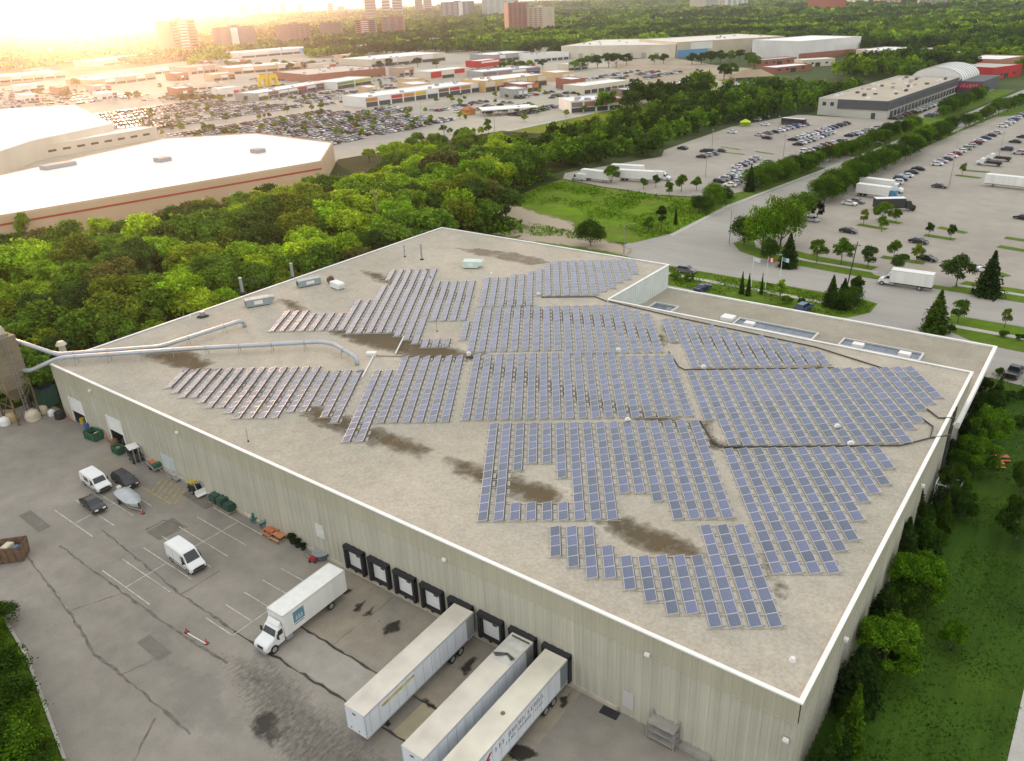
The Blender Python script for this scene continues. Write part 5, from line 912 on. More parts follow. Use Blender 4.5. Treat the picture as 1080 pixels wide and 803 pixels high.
for s in (-1, 1): q.tube([(-2.6, s * .8, .42), (1.4, s * .8, .42), (3.6, 0, .42)], .06, 6)
q.box(-1.2, -1.0, -1.1, 1.1, .35, .47); q.build('trailer_frame', STEEL, t)
for s in (-1, 1): wheel_mb(-1.1, s, 1.25, .32).build('wheel', [TYRE, RIM], t)
q = MB(); q.box(-3.5, -2.9, -.3, .3, .6, 1.5); q.build('motor', mat('pale_motor_cover', (.6, .58, .52), .5), t, bevel=.08)
def cone(label, px, py):
    p = gg(px, py); t = thing('traffic_cone', label, 'cone', (p.x, p.y, hz(p.x) + .02)); q = MB(); q.tube([(0, 0, .04), (0, 0, .7)], [.17, .03], 10); q.build('cone', mat('cone_red', (.5, .05, .03), .6), t)
    q = MB(); q.box(-.22, .22, -.22, .22, 0, .05); q.build('base', CHAS, t)
cone('red cone standing at the bow of the covered boat', 151, 542); cone('red cone at the upper end of a loose white pole', 197, 667); cone('red cone at the lower end of a loose white pole', 218, 679)
a, b = gg(198, 668, .35), gg(217, 679, .35); q = MB(); q.tube([a, b], .06, 6); tag(q.build('pole', PVC), 'thin white pole resting between two red cones', 'pole')
# ---- box truck
p = gg(322, 640, 0); TW = siding_mat('truck_box_white', (0.76, 0.75, 0.70), .06)
def box_truck(label, loc, rotz, nose_len=2.3, box_len=8.9, logo=None, H=3.85, W=2.55, blur=False):
    """Nose at +x; the box reaches from the cab back to -x."""
    t = thing('box_truck', label, 'truck', loc, rotz); hw = W / 2; L = box_len
    q = MB(); q.box(-L, 0, -hw, hw, 1.05, H); q.build('cargo_box', TW, t, bevel=.04)
    q = MB(); q.box(-L - .02, .02, -hw - .02, -hw + .08, H - .12, H + .02); q.box(-L - .02, .02, hw - .08, hw + .02, H - .12, H + .02); q.box(-L - .02, -L + .08, -hw, hw, H - .12, H + .02); q.box(-.06, .04, -hw, hw, H - .12, H + .02); q.build('roof_rail', mat('box_rail', (.55, .54, .5), .5), t)
    q = MB(); q.side([(0, .9), (0, 2.55), (.45, 2.6), (.75, 2.45), (1.15, 1.75), (1.35, 1.62), (2.25, 1.35), (2.45, 1.1), (2.45, .55), (0, .55)], -1.05, 1.05); q.build('cab', VW, t, bevel=.08)
    q = MB(); q.side([(.1, 2.6), (.1, 3.1), (.3, 3.0), (.6, 2.62)], -.95, .95); q.build('wind_deflector', VW, t, bevel=.06)
    q = MB(); q.quad((.80, -.85, 2.38), (.80, .85, 2.38), (1.17, .95, 1.78), (1.17, -.95, 1.78)); q.build('windscreen', GLASS, t)
    for s in (-1, 1):
        q = MB(); y = s * 1.062; q.quad((.15, y, 1.7), (1.0, y, 1.65), (.72, y, 2.3), (.15, y, 2.35)); q.build('side_window', GLASS, t)
        q = MB(); q.box(.95, 1.1, s * 1.35 - .12, s * 1.35 + .12, 1.6, 2.15); q.build('mirror', TRIM, t)
        q = MB(); q.box(2.2, 2.48, s * .78 - .18, s * .78 + .18, .85, 1.08); q.build('headlight', HEADL, t)
        wheel_mb(1.55, s, 1.12, .5).build('wheel', [TYRE, RIM], t); wheel_mb(-L * .72, s, 1.2, .5).build('wheel', [TYRE, RIM], t)
        q = MB(); q.box(-.9, -.1, s * 1.0 - .2, s * 1.0 + .2, .5, 1.0); q.build('fuel_tank', STEEL, t)
    q = MB(); q.box(-L + .1, 2.3, -.45, .45, .55, .95); q.box(-L, -L + .1, -1.1, 1.1, .55, .7); q.build('chassis', CHAS, t)
    q = MB(); q.box(2.45, 2.58, -1.0, 1.0, .45, .72); q.build('bumper', STEEL, t); q = MB(); q.box(2.44, 2.47, -.45, .45, .8, 1.15); q.build('grille', TRIM, t)
    if logo: logo(t, hw)
    return t
def blue_logo(t, hw):
    q = MB(); y = hw + .012; q.box(-2.75, -1.25, hw, y, 2.0, 3.4); lg = q.build('logo', mat('logo_blue', (.12, .25, .32), .5, .1, 2), t)
    q = MB()
    for x in (-2.45, -2.1, -1.75): q.box(x, x + .16, y, y + .01, 2.25, 2.75)
    q.box(-2.5, -1.5, y, y + .01, 2.25, 2.36); q.build('logo_mark', mat('logo_pale', (.45, .58, .64), .5), lg)
    q = MB(); q.box(-2.6, -1.3, hw, y, 1.72, 1.88); q.build('logo_line', mat('logo_teal', (.22, .32, .33), .5), t)
box_truck('white box truck with a blue square logo parked by the docks', (-50.3, -12.4, .02), R_(-90 + 1.5), logo=blue_logo)
# ---- docked trailers
TSIDE = siding_mat('trailer_white', (0.68, 0.71, 0.74), .06)
def trailer(label, x, yf, yr, rotz, roofcol, extra=None, H=4.0, W=2.5):
    """Nose at -y (towards the camera); rear at the dock."""
    L = yr - yf; t = thing('semi_trailer', label, 'trailer', (x, yr, 0.02), rotz); hw = W / 2; rm = mat('trailer_roof_' + label.split()[0] + label.split()[1], roofcol, .6, .14, .3, detail=7)
    q = MB(); q.box(-hw, hw, -L, 0, 1.1, H - .05); q.build('box', TSIDE, t)
    q = MB(); q.box(-hw - .02, hw + .02, -L - .02, .0, H - .05, H); q.build('roof', rm, t, bevel=.02)
    q = MB()
    for s in (-1, 1): q.box(s * (hw + .015) - .02, s * (hw + .015) + .02, -L, 0, H - .2, H - .05); q.box(s * (hw + .015) - .02, s * (hw + .015) + .02, -L, 0, 1.08, 1.25)
    for s in (-1, 1): q.box(s * hw - .05, s * hw + .05, -L - .03, -L + .05, 1.1, H - .05)
    for i in range(int(L / 1.22)):
        for s in (-1, 1): q.box(s * (hw + .006) - .018, s * (hw + .006) + .018, -L + .6 + i * 1.22, -L + .63 + i * 1.22, 1.2, H - .2)
    q.build('rail', mat('trailer_rail', (.50, .53, .56), .4, metal=.3), t)
    for s in (-1, 1): q = MB(); q.box(s * hw - .035, s * hw + .03 if s > 0 else s * hw + .035, -1.25, -.02, 1.12, H - .22); q.build('rear_frame', mat('rear_frame_' + label.split()[0], (.17, .20, .21) if 'cream' in label else (.27, .27, .255), .6), t)
    q = MB(); q.box(-.5, .5, -L + .3, -.2, .85, 1.1); q.build('chassis', CHAS, t)
    for s in (-1, 1):
        for yy in (-2.4, -3.7): q = MB(); q.tube([(s * (hw - .5), yy, .52), (s * (hw - .02), yy, .52)], .52, 14, 0); q.tube([(s * (hw - .021), yy, .52), (s * (hw + .0), yy, .52)], .3, 10, 1); q.build('wheel', [TYRE, RIM], t)
        q = MB(); q.box(s * .9 - .08, s * .9 + .08, -L + 2.8, -L + 3.0, .05, 1.1); q.box(s * .9 - .2, s * .9 + .2, -L + 2.7, -L + 3.1, 0, .06); q.build('landing_leg', CHAS, t)
    for s in (-.7, .3): q = MB(); q.tube([(s, -L - .05, 1.5), (s, -L, 1.5)], .07, 8); q.build('connector', CHAS, t)
    q = MB(); q.box(-.3, .1, -L - .03, -L, 3.35, 3.5); q.build('marker_light', TRIM, t)
    if extra: extra(t, hw, L)
    return t
def yellow_strip(t, hw, L): q = MB(); q.box(hw, hw + .012, -L + 2.2, -L + 6.6, 3.05, 3.4); q.build('yellow_strip', mat('faded_yellow', (.52, .40, .12), .6, .25, 2.0), t)
def bent_roof(t, hw, L):
    q = MB(); rr = random.Random(5); vs = []
    for i in range(9):
        for j in range(9): vs.append((-hw + .06 + i * (2 * hw - .12) / 8, -3.9 + j * .45, 4.004 + .09 * (rr.random() - .1) * (1 if 0 < i < 8 and 0 < j < 8 else 0)))
    q.add(vs, [(9 * i + j, 9 * i + j + 9, 9 * i + j + 10, 9 * i + j + 1) for i in range(8) for j in range(8)]); q.build('buckled_panel', mat('buckled_roof', (.50, .49, .44), .45, .12, .8), t)
    q = MB(); q.box(-hw + .3, hw - .1, -.55, -.38, 4.1, 4.112); q.add([(-hw + .05, -3.3, 4.11), (-hw + .6, -3.6, 4.11), (.2, -2.9, 4.115), (hw - .3, -3.3, 4.11), (hw - .1, -2.9, 4.11), (.1, -2.6, 4.115)], [(0, 1, 2, 3, 4, 5)]); q.build('tear', mat('torn_dark', (.07, .065, .055), .9, .3, 2.0), t)
def lettering(t, hw, L):
    ink = mat('faded_ink', (.22, .22, .26), .6); x = hw + .012; rr = random.Random(11); q = MB()
    def word(y0, n, z0, h, w_):
        y = y0
        for i in range(n):
            k = rr.randrange(4); b = .28 * w_
            q.box(hw, x, y, y + b, z0, z0 + h)
            if k in (0, 1): q.box(hw, x, y + w_ * .6, y + w_ * .6 + b, z0, z0 + h * (1 if k else .55))
            if k in (0, 2): q.box(hw, x, y + b, y + w_ * .6, z0 + h * .8, z0 + h)
            if k in (1, 3): q.box(hw, x, y + b, y + w_ * .6, z0 + h * .4, z0 + h * .58)
            if k == 2: q.box(hw, x, y + b, y + w_ * .8, z0, z0 + h * .2)
            y += w_ * 1.22
        q.build('lettering', ink, t); q.v, q.f, q.m = [], [], []
        return y
    y = word(-L + 4.7, 3, 2.75, .55, .42); y = word(y + .35, 5, 2.75, .55, .42); word(y + .35, 5, 2.75, .55, .42)
    y = word(-L + 6.2, 4, 2.15, .38, .30); y = word(y + .25, 6, 2.15, .38, .30); word(y + .25, 5, 2.15, .26, .25)
    q = MB(); q.add([(hw + .012, -L + 2.3, 1.5), (hw + .012, -L + 2.75, 1.5), (hw + .012, -L + 3.3, 2.5), (hw + .012, -L + 4.3, 3.35), (hw + .012, -L + 3.9, 3.4), (hw + .012, -L + 2.9, 2.75)], [(0, 1, 2, 3, 4, 5)]); q.box(hw, hw + .014, -L + 2.6, -L + 3.9, 2.6, 2.8); q.build('red_emblem', mat('emblem_red', (.34, .02, .05), .5), t)
    q = MB(); q.tube([(0, -L + 7.5, 4.0), (0, -L + 7.5, 4.05)], .22, 10); q.build('roof_vent', mat('rust', (.20, .12, .06), .8), t)
trailer('white docked trailer with a yellow strip along its side', -34.1, -16.65, -.7, R_(1.6), (.60, .55, .46), yellow_strip); trailer('white docked trailer with a buckled, torn roof end', -26.5, -16.9, -.7, R_(.8), (.66, .65, .60), bent_roof); trailer('cream-roofed docked trailer with lettering and a red emblem', -22.5, -16.8, -.7, R_(.5), (.64, .595, .48), lettering)
# ------------------------------------------------------------------ yard clutter along the wall
def spot(px, py): p = gg(px, py); return (p.x, p.y, hz(p.x) + .012)
GRN = mat('dumpster_green', (0.03, 0.12, 0.06), 0.5, 0.15, 1.5); RUST = mat('rusty_steel', (0.16, 0.10, 0.06), 0.8, 0.3, 1.5); WOODP = mat('weathered_wood', (0.26, 0.20, 0.13), 0.85, 0.2, 2.0); YEL = mat('machine_yellow', (0.50, 0.36, 0.03), 0.5, 0.1, 1.0); ORG = mat('orange_paint', (0.52, 0.15, 0.05), 0.6, 0.12, 2.0); BLU = mat('blue_plastic', (0.06, 0.12, 0.30), 0.5)
SACK = mat('pale_sack', (0.56, 0.50, 0.36), 0.85, 0.1, 1.5); TEAL = mat('tarp_green', (0.025, 0.07, 0.045), 0.7, 0.25, 1.5)
def skip(label, loc, rz, L, W, H, m, junk=(), cat='dumpster'):
    t = thing('dumpster', label, cat, loc, rz); q = MB(); a, b = L / 2, W / 2; k = .05
    q.add([(-a + .15, -b + .1, .1), (a - .15, -b + .1, .1), (a - .15, b - .1, .1), (-a + .15, b - .1, .1), (-a, -b, H), (a, -b, H), (a, b, H), (-a, b, H), (-a + k, -b + k, H), (a - k, -b + k, H), (a - k, b - k, H), (-a + k, b - k, H), (-a + .2, -b + .15, H * .55), (a - .2, -b + .15, H * .55), (a - .2, b - .15, H * .55), (-a + .2, b - .15, H * .55)],
          [(0, 3, 2, 1), (0, 1, 5, 4), (1, 2, 6, 5), (2, 3, 7, 6), (3, 0, 4, 7), (4, 5, 9, 8), (5, 6, 10, 9), (6, 7, 11, 10), (7, 4, 8, 11), (8, 9, 13, 12), (9, 10, 14, 13), (10, 11, 15, 14), (11, 8, 12, 15), (12, 13, 14, 15)]); q.build('bin', m, t)
    for i in range(int(L / .8) + 1):
        x = -a + .2 + i * (L - .4) / max(1, int(L / .8)); q = MB(); q.box(x - .05, x + .05, -b - .06, -b + .06, .2, H - .05); q.build('rib', m, t)
    for x in (-a + .3, a - .3): q = MB(); q.box(x - .1, x + .1, -b + .2, b - .2, 0, .14); q.build('skid', CHAS, t)
    for i, (dx, dy, s, mm) in enumerate(junk): q = MB(); q.box(-s, s, -s * .7, s * .7, 0, s * .9); q.build('load', mm, t, (dx, dy, H * .56), rnd.uniform(0, 3), bevel=.06)
    return t
skip('open green dumpster between the two big wall doors', spot(100, 463), R_(8), 2.6, 1.7, 1.5, GRN, [(-.5, .1, .4, DARK), (.5, .2, .35, SACK)]); skip('smaller green dumpster right of the second wall door', spot(126, 478), R_(4), 1.8, 1.3, 1.2, GRN, [(0, 0, .4, WOODP)])
skip('long brown roll-off container full of junk at the yard edge', spot(2, 590), R_(48), 6.2, 2.4, 2.2, RUST, [(-1.6, .2, .6, BLU), (-.3, -.3, .7, WHITE), (1.0, .2, .7, SACK), (2, -.2, .5, BLU)], 'container')
def barrel(label, px, py, m, r=.32, h=.95):
    t = thing('barrel', label, 'barrel', spot(px, py)); q = MB(); q.tube([(0, 0, 0), (0, 0, h)], r, 12); q.build('drum', m, t)
    for z in (h * .33, h * .66): q = MB(); q.tube([(0, 0, z - .03), (0, 0, z + .03)], r + .02, 12); q.build('hoop', m, t)
barrel('blue barrel left of the open green dumpster', 92, 453, BLU, .45, 1.1); barrel('yellow barrel beside the first wall door', 88, 447, YEL, .4, 1.0)
def sack(label, px, py, s, m, n='sack', cat='sack'):
    q = MB(); rr = random.Random(int(px)); vs = []; 
    for i in range(6):
        for k in range(10):
            a = 6.283 * k / 10; z = i / 5; r = s * (.95 - .12 * z + .12 * math.sin(z * 3.1)) * (1 if i < 5 else .5) * rr.uniform(.9, 1.1); vs.append((r * math.cos(a), r * math.sin(a), s * 1.7 * z))
    q.add(vs, [(i * 10 + k, i * 10 + (k + 1) % 10, (i + 1) * 10 + (k + 1) % 10, (i + 1) * 10 + k) for i in range(5) for k in range(10)]); q.add(vs[50:], [tuple(range(10))]); tag(q.build(n, m, loc=spot(px, py), smooth=True), label, cat)
sack('large pale bulk bag right at the silo legs', 36, 443, 1.1, SACK); sack('pale bulk bag behind the larger one by the silo', 46, 436, .8, SACK); sack('white bag on the ground left of the silo', 6, 448, .8, WHITE); sack('tan bag pile beside the white bag left of the silo', 14, 444, .9, mat('tan_sack', (.42, .30, .14), .8)); sack('dark bag heap by the warehouse corner', 64, 441, .8, DARK); sack('white torn bag near the dark heap', 55, 438, .6, WHITE); sack('dark bag heap right of the second wall door', 136, 470, .9, DARK); sack('rusty scrap heap before the second wall door', 122, 470, .7, RUST)
t = thing('storage_box', 'dark green storage container between the silo and the warehouse', 'container', spot(50, 426), R_(4)); q = MB(); q.box(-2.0, 2.0, -1.2, 1.2, .1, 3.4); q.build('shell', mat('box_green', (.035, .09, .06), .6, .1, 1), t)
for i in range(7): q = MB(); q.box(-1.9 + i * .6, -1.75 + i * .6, -1.25, -1.2, .2, 3.3); q.build('rib', GRN, t)
q = MB(); q.box(-2.05, 2.05, -1.25, 1.25, 3.4, 3.5); q.build('lid', mat('box_lid', (.03, .06, .10), .5), t)
def bollard(label, px, py): q = MB(); q.tube([(0, 0, 0), (0, 0, 1.25), (0, 0, 1.3)], [.12, .12, .06], 10); tag(q.build('bollard', ORG, loc=spot(px, py)), label, 'bollard')
bollard('orange bollard left of the second wall door', 114, 466); bollard('orange bollard right of the first wall door', 94, 449); bollard('orange bollard left of the first wall door', 74, 444)
# forklift-like loader with a white canopy
t = thing('forklift', 'dark forklift with a white canopy parked at the wall', 'forklift', spot(144, 486), R_(-12)); q = MB(); q.box(-1.5, 1.0, -.7, .7, .35, 1.15); q.box(-1.6, -.8, -.65, .65, .35, 1.5); q.build('body', mat('machine_dark', (.05, .06, .05), .6), t, bevel=.08)
q = MB(); q.box(-1.3, .8, -.75, .75, 2.3, 2.4); q.build('canopy', WHITE, t, bevel=.04)
for x in (-1.2, .7):
    for y in (-.68, .68): q = MB(); q.tube([(x, y, 1.1), (x, y, 2.3)], .05, 6); q.build('post', DARK, t)
for x in (-1.0, .6):
    for s in (-1, 1): wheel_mb(x, s, .72, .42).build('wheel', [TYRE, RIM], t)
for y in (-.35, .35): q = MB(); q.box(1.02, 1.12, y - .06, y + .06, .15, 2.6); q.build('mast', STEEL, t); q = MB(); q.box(1.1, 2.1, y - .07, y + .07, .15, .2); q.build('fork', STEEL, t)
q = MB(); q.box(-.5, .0, -.3, .3, 1.15, 1.25); q.box(-.6, -.5, -.3, .3, 1.2, 1.7); q.build('seat', DARK, t)
# low trailer with orange load
t = thing('utility_trailer', 'small utility trailer with orange boards on it', 'trailer', spot(165, 494), R_(-10)); q = MB(); q.box(-1.6, 1.4, -.8, .8, .5, .6); q.tube([(1.4, 0, .5), (2.6, 0, .45)], .05, 6); q.build('bed', STEEL, t)
for s in (-1, 1): wheel_mb(-.3, s, .9, .3).build('wheel', [TYRE, RIM], t); q = MB(); q.box(-1.6, 1.4, s * .8 - .03, s * .8 + .03, .6, .95); q.build('side_rail', STEEL, t)
q = MB(); q.box(-1.2, .2, -.5, .5, .62, .95); q.build('boards', ORG, t); q = MB(); q.box(.3, 1.2, -.6, .6, .62, 1.2); q.build('scrap', GRN, t, bevel=.1)
# wire cart, compact loader, tarped stack
t = thing('cart', 'bare wire cart by the wall right of the blue patch', 'cart', spot(187, 506), R_(-5)); q = MB()
for x in (-.7, .7):
    for y in (-.45, .45): q.tube([(x, y, .15), (x, y, 1.0)], .03, 5)
for z in (.3, 1.0): q.tube([(-.7, -.45, z), (.7, -.45, z), (.7, .45, z), (-.7, .45, z), (-.7, -.45, z)], .03, 5)
q.box(-.7, .7, -.45, .45, .27, .3); q.build('frame', STEEL, t)
for x in (-.6, .6):
    for y in (-.42, .42): q = MB(); q.tube([(x, y - .04, .1), (x, y + .04, .1)], .1, 8); q.build('caster', TYRE, t)
t = thing('loader', 'small yellow and black loader machine against the wall', 'loader', spot(207, 518), R_(-8)); q = MB(); q.box(-1.1, .7, -.6, .6, .4, 1.1); q.build('body', DARK, t, bevel=.08); q = MB(); q.box(-1.0, .1, -.55, .55, 1.1, 1.45); q.build('hood', YEL, t, bevel=.1)
for x in (-.7, .5):
    for s in (-1, 1): wheel_mb(x, s, .78, .38).build('wheel', [TYRE, RIM], t)
q = MB(); q.tube([(.2, .45, 1.1), (1.0, .45, 1.8), (1.6, .45, 1.0)], .07, 6); q.tube([(.2, -.45, 1.1), (1.0, -.45, 1.8), (1.6, -.45, 1.0)], .07, 6); q.box(.9, 1.1, -.5, .5, 1.72, 1.84); q.build('lift_arm', STEEL, t); q = MB(); q.side([(1.5, .3), (1.6, 1.0), (1.7, 1.0), (1.75, .4), (2.3, .3)], -.8, .8); q.build('bucket', WHITE, t)
t = thing('tarped_stack', 'pallet stack under dark green tarp near the first painted bay', 'stack', spot(236, 534), R_(-3)); q = MB(); q.box(-2.5, 2.5, -.8, .8, 0, .18); q.build('pallet', WOODP, t)
for i, (x, l, h) in enumerate(((-1.6, .9, 1.2), (.1, .8, 1.35), (1.6, .8, 1.0))): q = MB(); q.box(-l, l, -.75, .75, 0, h); q.build('tarp_cover', TEAL, t, (x, 0, .18), rnd.uniform(-.06, .06), bevel=.2)
# garden chairs, picnic tables, pots
def chair(label, px, py, rz, m):
    t = thing('plastic_chair', label, 'chair', spot(px, py), rz); q = MB(); q.box(-.32, .32, -.32, .32, .4, .47); q.build('seat', m, t, bevel=.02); q = MB(); q.side([(-.32, .45), (-.48, 1.15), (-.42, 1.15), (-.25, .45)], -.32, .32); q.build('backrest', m, t, bevel=.02)
    for s in (-1, 1): q = MB(); q.box(-.32, .32, s * .34 - .05, s * .34 + .05, .66, .72); q.build('armrest', m, t)
    for x in (-.27, .27):
        for s in (-1, 1): q = MB(); q.tube([(x, s * .3, 0), (x, s * .3, .7)], .035, 6); q.build('leg', m, t)
CHG = mat('chair_green', (.02, .13, .10), .5)
chair('green plastic armchair by the wall, left of its twin', 268, 551, R_(-60), CHG); chair('green plastic armchair next to the orange picnic tables', 277, 556, R_(-110), CHG); chair('green plastic armchair pushed against its twin and the wall', 271, 549, R_(-80), CHG)
def picnic(label, loc, rz, m):
    t = thing('picnic_table', label, 'table', loc, rz); q = MB()
    for i in range(5): q.box(-.95, .95, -.38 + i * .155, -.24 + i * .155, .72, .77)
    q.box(-.8, -.7, -.37, .37, .68, .72); q.box(.7, .8, -.37, .37, .68, .72); q.build('tabletop', m, t)
    for s in (-1, 1):
        q = MB(); q.box(-.95, .95, s * .7 - .14, s * .7 + .14, .42, .47); q.build('bench', m, t)
    for x in (-.75, .75):
        for s in (-1, 1): q = MB(); q.tube([(x, s * .3, .7), (x, s * .75, .0)], .045, 6); q.build('leg', CHAS, t)
        q = MB(); q.box(x - .04, x + .04, -.8, .8, .36, .42); q.build('crossbar', CHAS, t)
a = spot(286, 564); picnic('orange picnic table in the yard, nearer the green chairs', a, R_(0), ORG); a = spot(294, 569); picnic('orange picnic table in the yard, nearer the black pots', a, R_(0), mat('orange_faded', (.55, .22, .09), .6, .12, 2))
a = spot(1051, 484); picnic('orange picnic table on the lawn, farther of the pair', spot(1055, 486), R_(30), mat('salmon_paint', (.52, .13, .07), .6, .1, 2)); picnic('orange picnic table on the lawn, nearer of the pair', spot(1050, 493), R_(30), ORG)
def pot(label, px, py, s):
    t = thing('plant_pot', label, 'pot', spot(px, py)); q = MB(); q.tube([(0, 0, 0), (0, 0, s)], [s * .4, s * .6], 10); q.build('pot', DARK, t); c = link('plant', crown('bush', 1)[0], t, (0, 0, s * .8), color=TONES['very dark']); c.scale = (s * .13,) * 3
pot('black plant pot right of the orange picnic tables', 309, 573, .8); pot('black plant pot, middle of the row along the wall', 314, 577, .7); pot('small black plant pot closest to the grey tub', 320, 580, .55)
t = thing('tub', 'grey tub against the wall beside the white box truck', 'tub', spot(340, 588), R_(5)); q = MB(); q.tube([(0, 0, 0), (0, 0, .9)], [.8, 1.1], 14); q.build('tub', mat('tub_grey', (.13, .16, .18), .5), t); q = MB(); q.tube([(0, 0, .9), (0, 0, .96)], 1.14, 14); q.build('rim', STEEL, t)
t = thing('mower', 'small red machine left of the grey tub', 'machine', spot(331, 592), R_(20)); q = MB(); q.box(-.5, .5, -.35, .35, .2, .6); q.build('body', mat('machine_red', (.35, .03, .03), .5), t, bevel=.08)
for x in (-.35, .35):
    for s in (-1, 1): q = MB(); q.tube([(x, s * .33, .16), (x, s * .42, .16)], .16, 8); q.build('wheel', TYRE, t)
q = MB(); q.tube([(-.5, -.25, .5), (-1.1, -.25, 1.0), (-1.1, .25, 1.0), (-.5, .25, .5)], .03, 5); q.build('handle', CHAS, t)
t = thing('shelf_rack', 'grey steel shelf rack standing against the wall by the corner', 'rack', spot(700, 779), R_(0)); W_, D_ = 2.6, .8; SHG = mat('shelf_grey', (.30, .28, .25), .7, .12, 1.5)
for z in (.3, 1.15, 2.0): q = MB(); q.box(-W_ / 2, W_ / 2, -.85, .35, z, z + .07); q.build('shelf', SHG, t)
for x in (-W_ / 2, W_ / 2):
    for y in (-.8, .3): q = MB(); q.box(x - .05, x + .05, y - .05, y + .05, 0, 2.6 if y > 0 else 2.1); q.build('post', STEEL, t)
q = MB(); q.box(-.9, .9, -.5, .5, 0, .03); tag(q.build('mat', DARK, loc=spot(643, 752), rotz=R_(3)), 'black rubber mat on the ground near the grey wall door', 'mat')
q = MB(); q.box(-1.6, 1.2, -.9, .5, 0, .5); q.box(-2.4, -1.6, -.8, .4, 0, .25); tag(q.build('loading_step', mat('step_concrete', (.30, .28, .25), .9, .1, 1), loc=spot(738, 792), bevel=.03), 'concrete loading step at the wall right of the shelf rack', 'step')
# caged transformer beside the side wall
p = spot(989, 523); t = thing('transformer_cage', 'white electrical cabinet inside an open steel cage by the side wall', 'cage', (1.9, p[1], 0), 0); q = MB(); q.box(-.9, .9, -2.2, 2.2, 0, .2); q.build('pad', BASE, t); q = MB(); q.box(-.6, .5, -1.7, .2, .2, 1.7); q.build('cabinet', WHITE, t, bevel=.04); q = MB(); q.box(-.5, .4, .6, 1.7, .2, 1.4); q.build('cabinet', STEEL, t, bevel=.04)
for x in (-1.3, 1.4):
    for y in (-2.6, 0, 2.6): q = MB(); q.tube([(x, y, 0), (x, y, 3.2)], .06, 6); q.build('post', WHITE, t)
q = MB()
for z in (3.2, 1.6): q.tube([(-1.3, -2.6, z), (1.4, -2.6, z), (1.4, 2.6, z), (-1.3, 2.6, z), (-1.3, -2.6, z)], .06, 6)
q.tube([(-1.3, 0, 3.2), (1.4, 0, 3.2)], .06, 6); q.build('rail', WHITE, t)
q = MB(); q.tube([(.18, p[1] + 4.0, .1), (.18, p[1] + 4.0, 10.6)], .14, 8); q.tube([(.18, p[1] + 5.5, .1), (.18, p[1] + 5.5, 10.6)], .14, 8); tag(q.build('drain_pipe', TRAY), 'pair of dark pipes running down the side wall by the cage', 'pipe')
# ---- dust collector tower
b0 = Vector((-126.2, -4.6, 1.6)); t = thing('dust_collector', 'tall tan ribbed dust collector tower on a steel frame at the yard end', 'tower', b0, R_(4)); TAN = mat('tower_tan', (.22, .18, .115), .7, .12, .6)
q = MB(); q.box(-2.4, 2.4, -1.9, 1.9, 6.2, 14.6); q.build('housing', TAN, t)
for i in range(9): q = MB(); q.box(-2.47, 2.47, -1.97, 1.97, 6.6 + i * .92, 6.72 + i * .92); q.build('band', TAN, t)
for x in (-2.42, -1.2, 0, 1.2, 2.42): q = MB(); q.box(x - .06, x + .06, -2.0, -1.9, 6.2, 14.6); q.build('stiffener', TAN, t)
q = MB(); vs = [(-2.4, -1.9, 6.2), (2.4, -1.9, 6.2), (2.4, 1.9, 6.2), (-2.4, 1.9, 6.2), (-.4, -.4, 3.4), (.4, -.4, 3.4), (.4, .4, 3.4), (-.4, .4, 3.4)]; q.add(vs, [(0, 1, 5, 4), (1, 2, 6, 5), (2, 3, 7, 6), (3, 0, 4, 7), (4, 5, 6, 7)]); q.build('hopper', TAN, t)
for x in (-2.3, 2.3):
    for y in (-1.8, 1.8): q = MB(); q.box(x - .12, x + .12, y - .12, y + .12, 0, 6.2); q.build('leg', RUST, t)
for a_, c_ in (((-2.3, -1.8, .3), (2.3, -1.8, 6.0)), ((2.3, -1.8, .3), (2.3, 1.8, 6.0)), ((2.3, -1.8, 3.2), (-2.3, -1.8, 3.2))): q = MB(); q.tube([a_, c_], .07, 6); q.build('brace', RUST, t)
q = MB(); q.tube([(-1.2, .3, 15.6), (1.4, .3, 15.6)], .75, 14); q.build('fan_drum', CREAM, t); q = MB(); q.box(-1.6, 1.6, -.7, 1.3, 14.6, 14.9); q.build('roof_plate', TAN, t); q = MB(); q.box(-1.6, -.3, -2.06, -2.0, 11.6, 12.9); q.build('sign_plate', WHITE, t)
q = MB()
for s in (-.25, .25): q.tube([(2.55, s, .2), (2.55, s, 15.4)], .035, 5)
for i in range(30): q.tube([(2.55, -.25, .5 + i * .5), (2.55, .25, .5 + i * .5)], .025, 4)
q.build('ladder', STEEL, t)
# ------------------------------------------------------------------ poles, flags, larger vehicles beyond
POLE = mat('pole_grey', (.30, .30, .29), .5, metal=.3)
def h_at(p, py):                                   # how tall something at p stands if its top shows at py
    lo, hi = 0.0, 400.0
    for _ in range(40):
        m_ = (lo + hi) / 2
        if pix((p[0], p[1], p[2] + m_))[1] > py: lo = m_
        else: hi = m_
    return lo
def lamp(label, px, py, top, arm=None, dark=False):
    p = gg(px, py); p.z = hz(p.x); h = h_at(p, top); t = thing('street_lamp', label, 'street lamp', p, 0); q = MB(); q.tube([(0, 0, 0), (0, 0, h)], [.14, .08], 7); q.build('pole', CHAS if dark else POLE, t); q = MB(); q.tube([(0, 0, 0), (0, 0, .5)], .25, 8); q.build('base', BASE, t)
    if arm:
        a = Vector((math.cos(R_(arm)), math.sin(R_(arm)), 0)); q = MB(); q.tube([(0, 0, h - .1), a * 1.0 + Vector((0, 0, h + .5)), a * 2.2 + Vector((0, 0, h + .6))], .06, 6); q.build('arm', POLE, t); q = MB(); q.box(-.4, .4, -.14, .14, -.08, .08); q.build('lamp_head', POLE, t, tuple(a * 2.4 + Vector((0, 0, h + .58))), R_(arm))
    else: q = MB(); q.box(-.5, .5, -.18, .18, 0, .16); q.build('lamp_head', POLE, t, (0, 0, h))
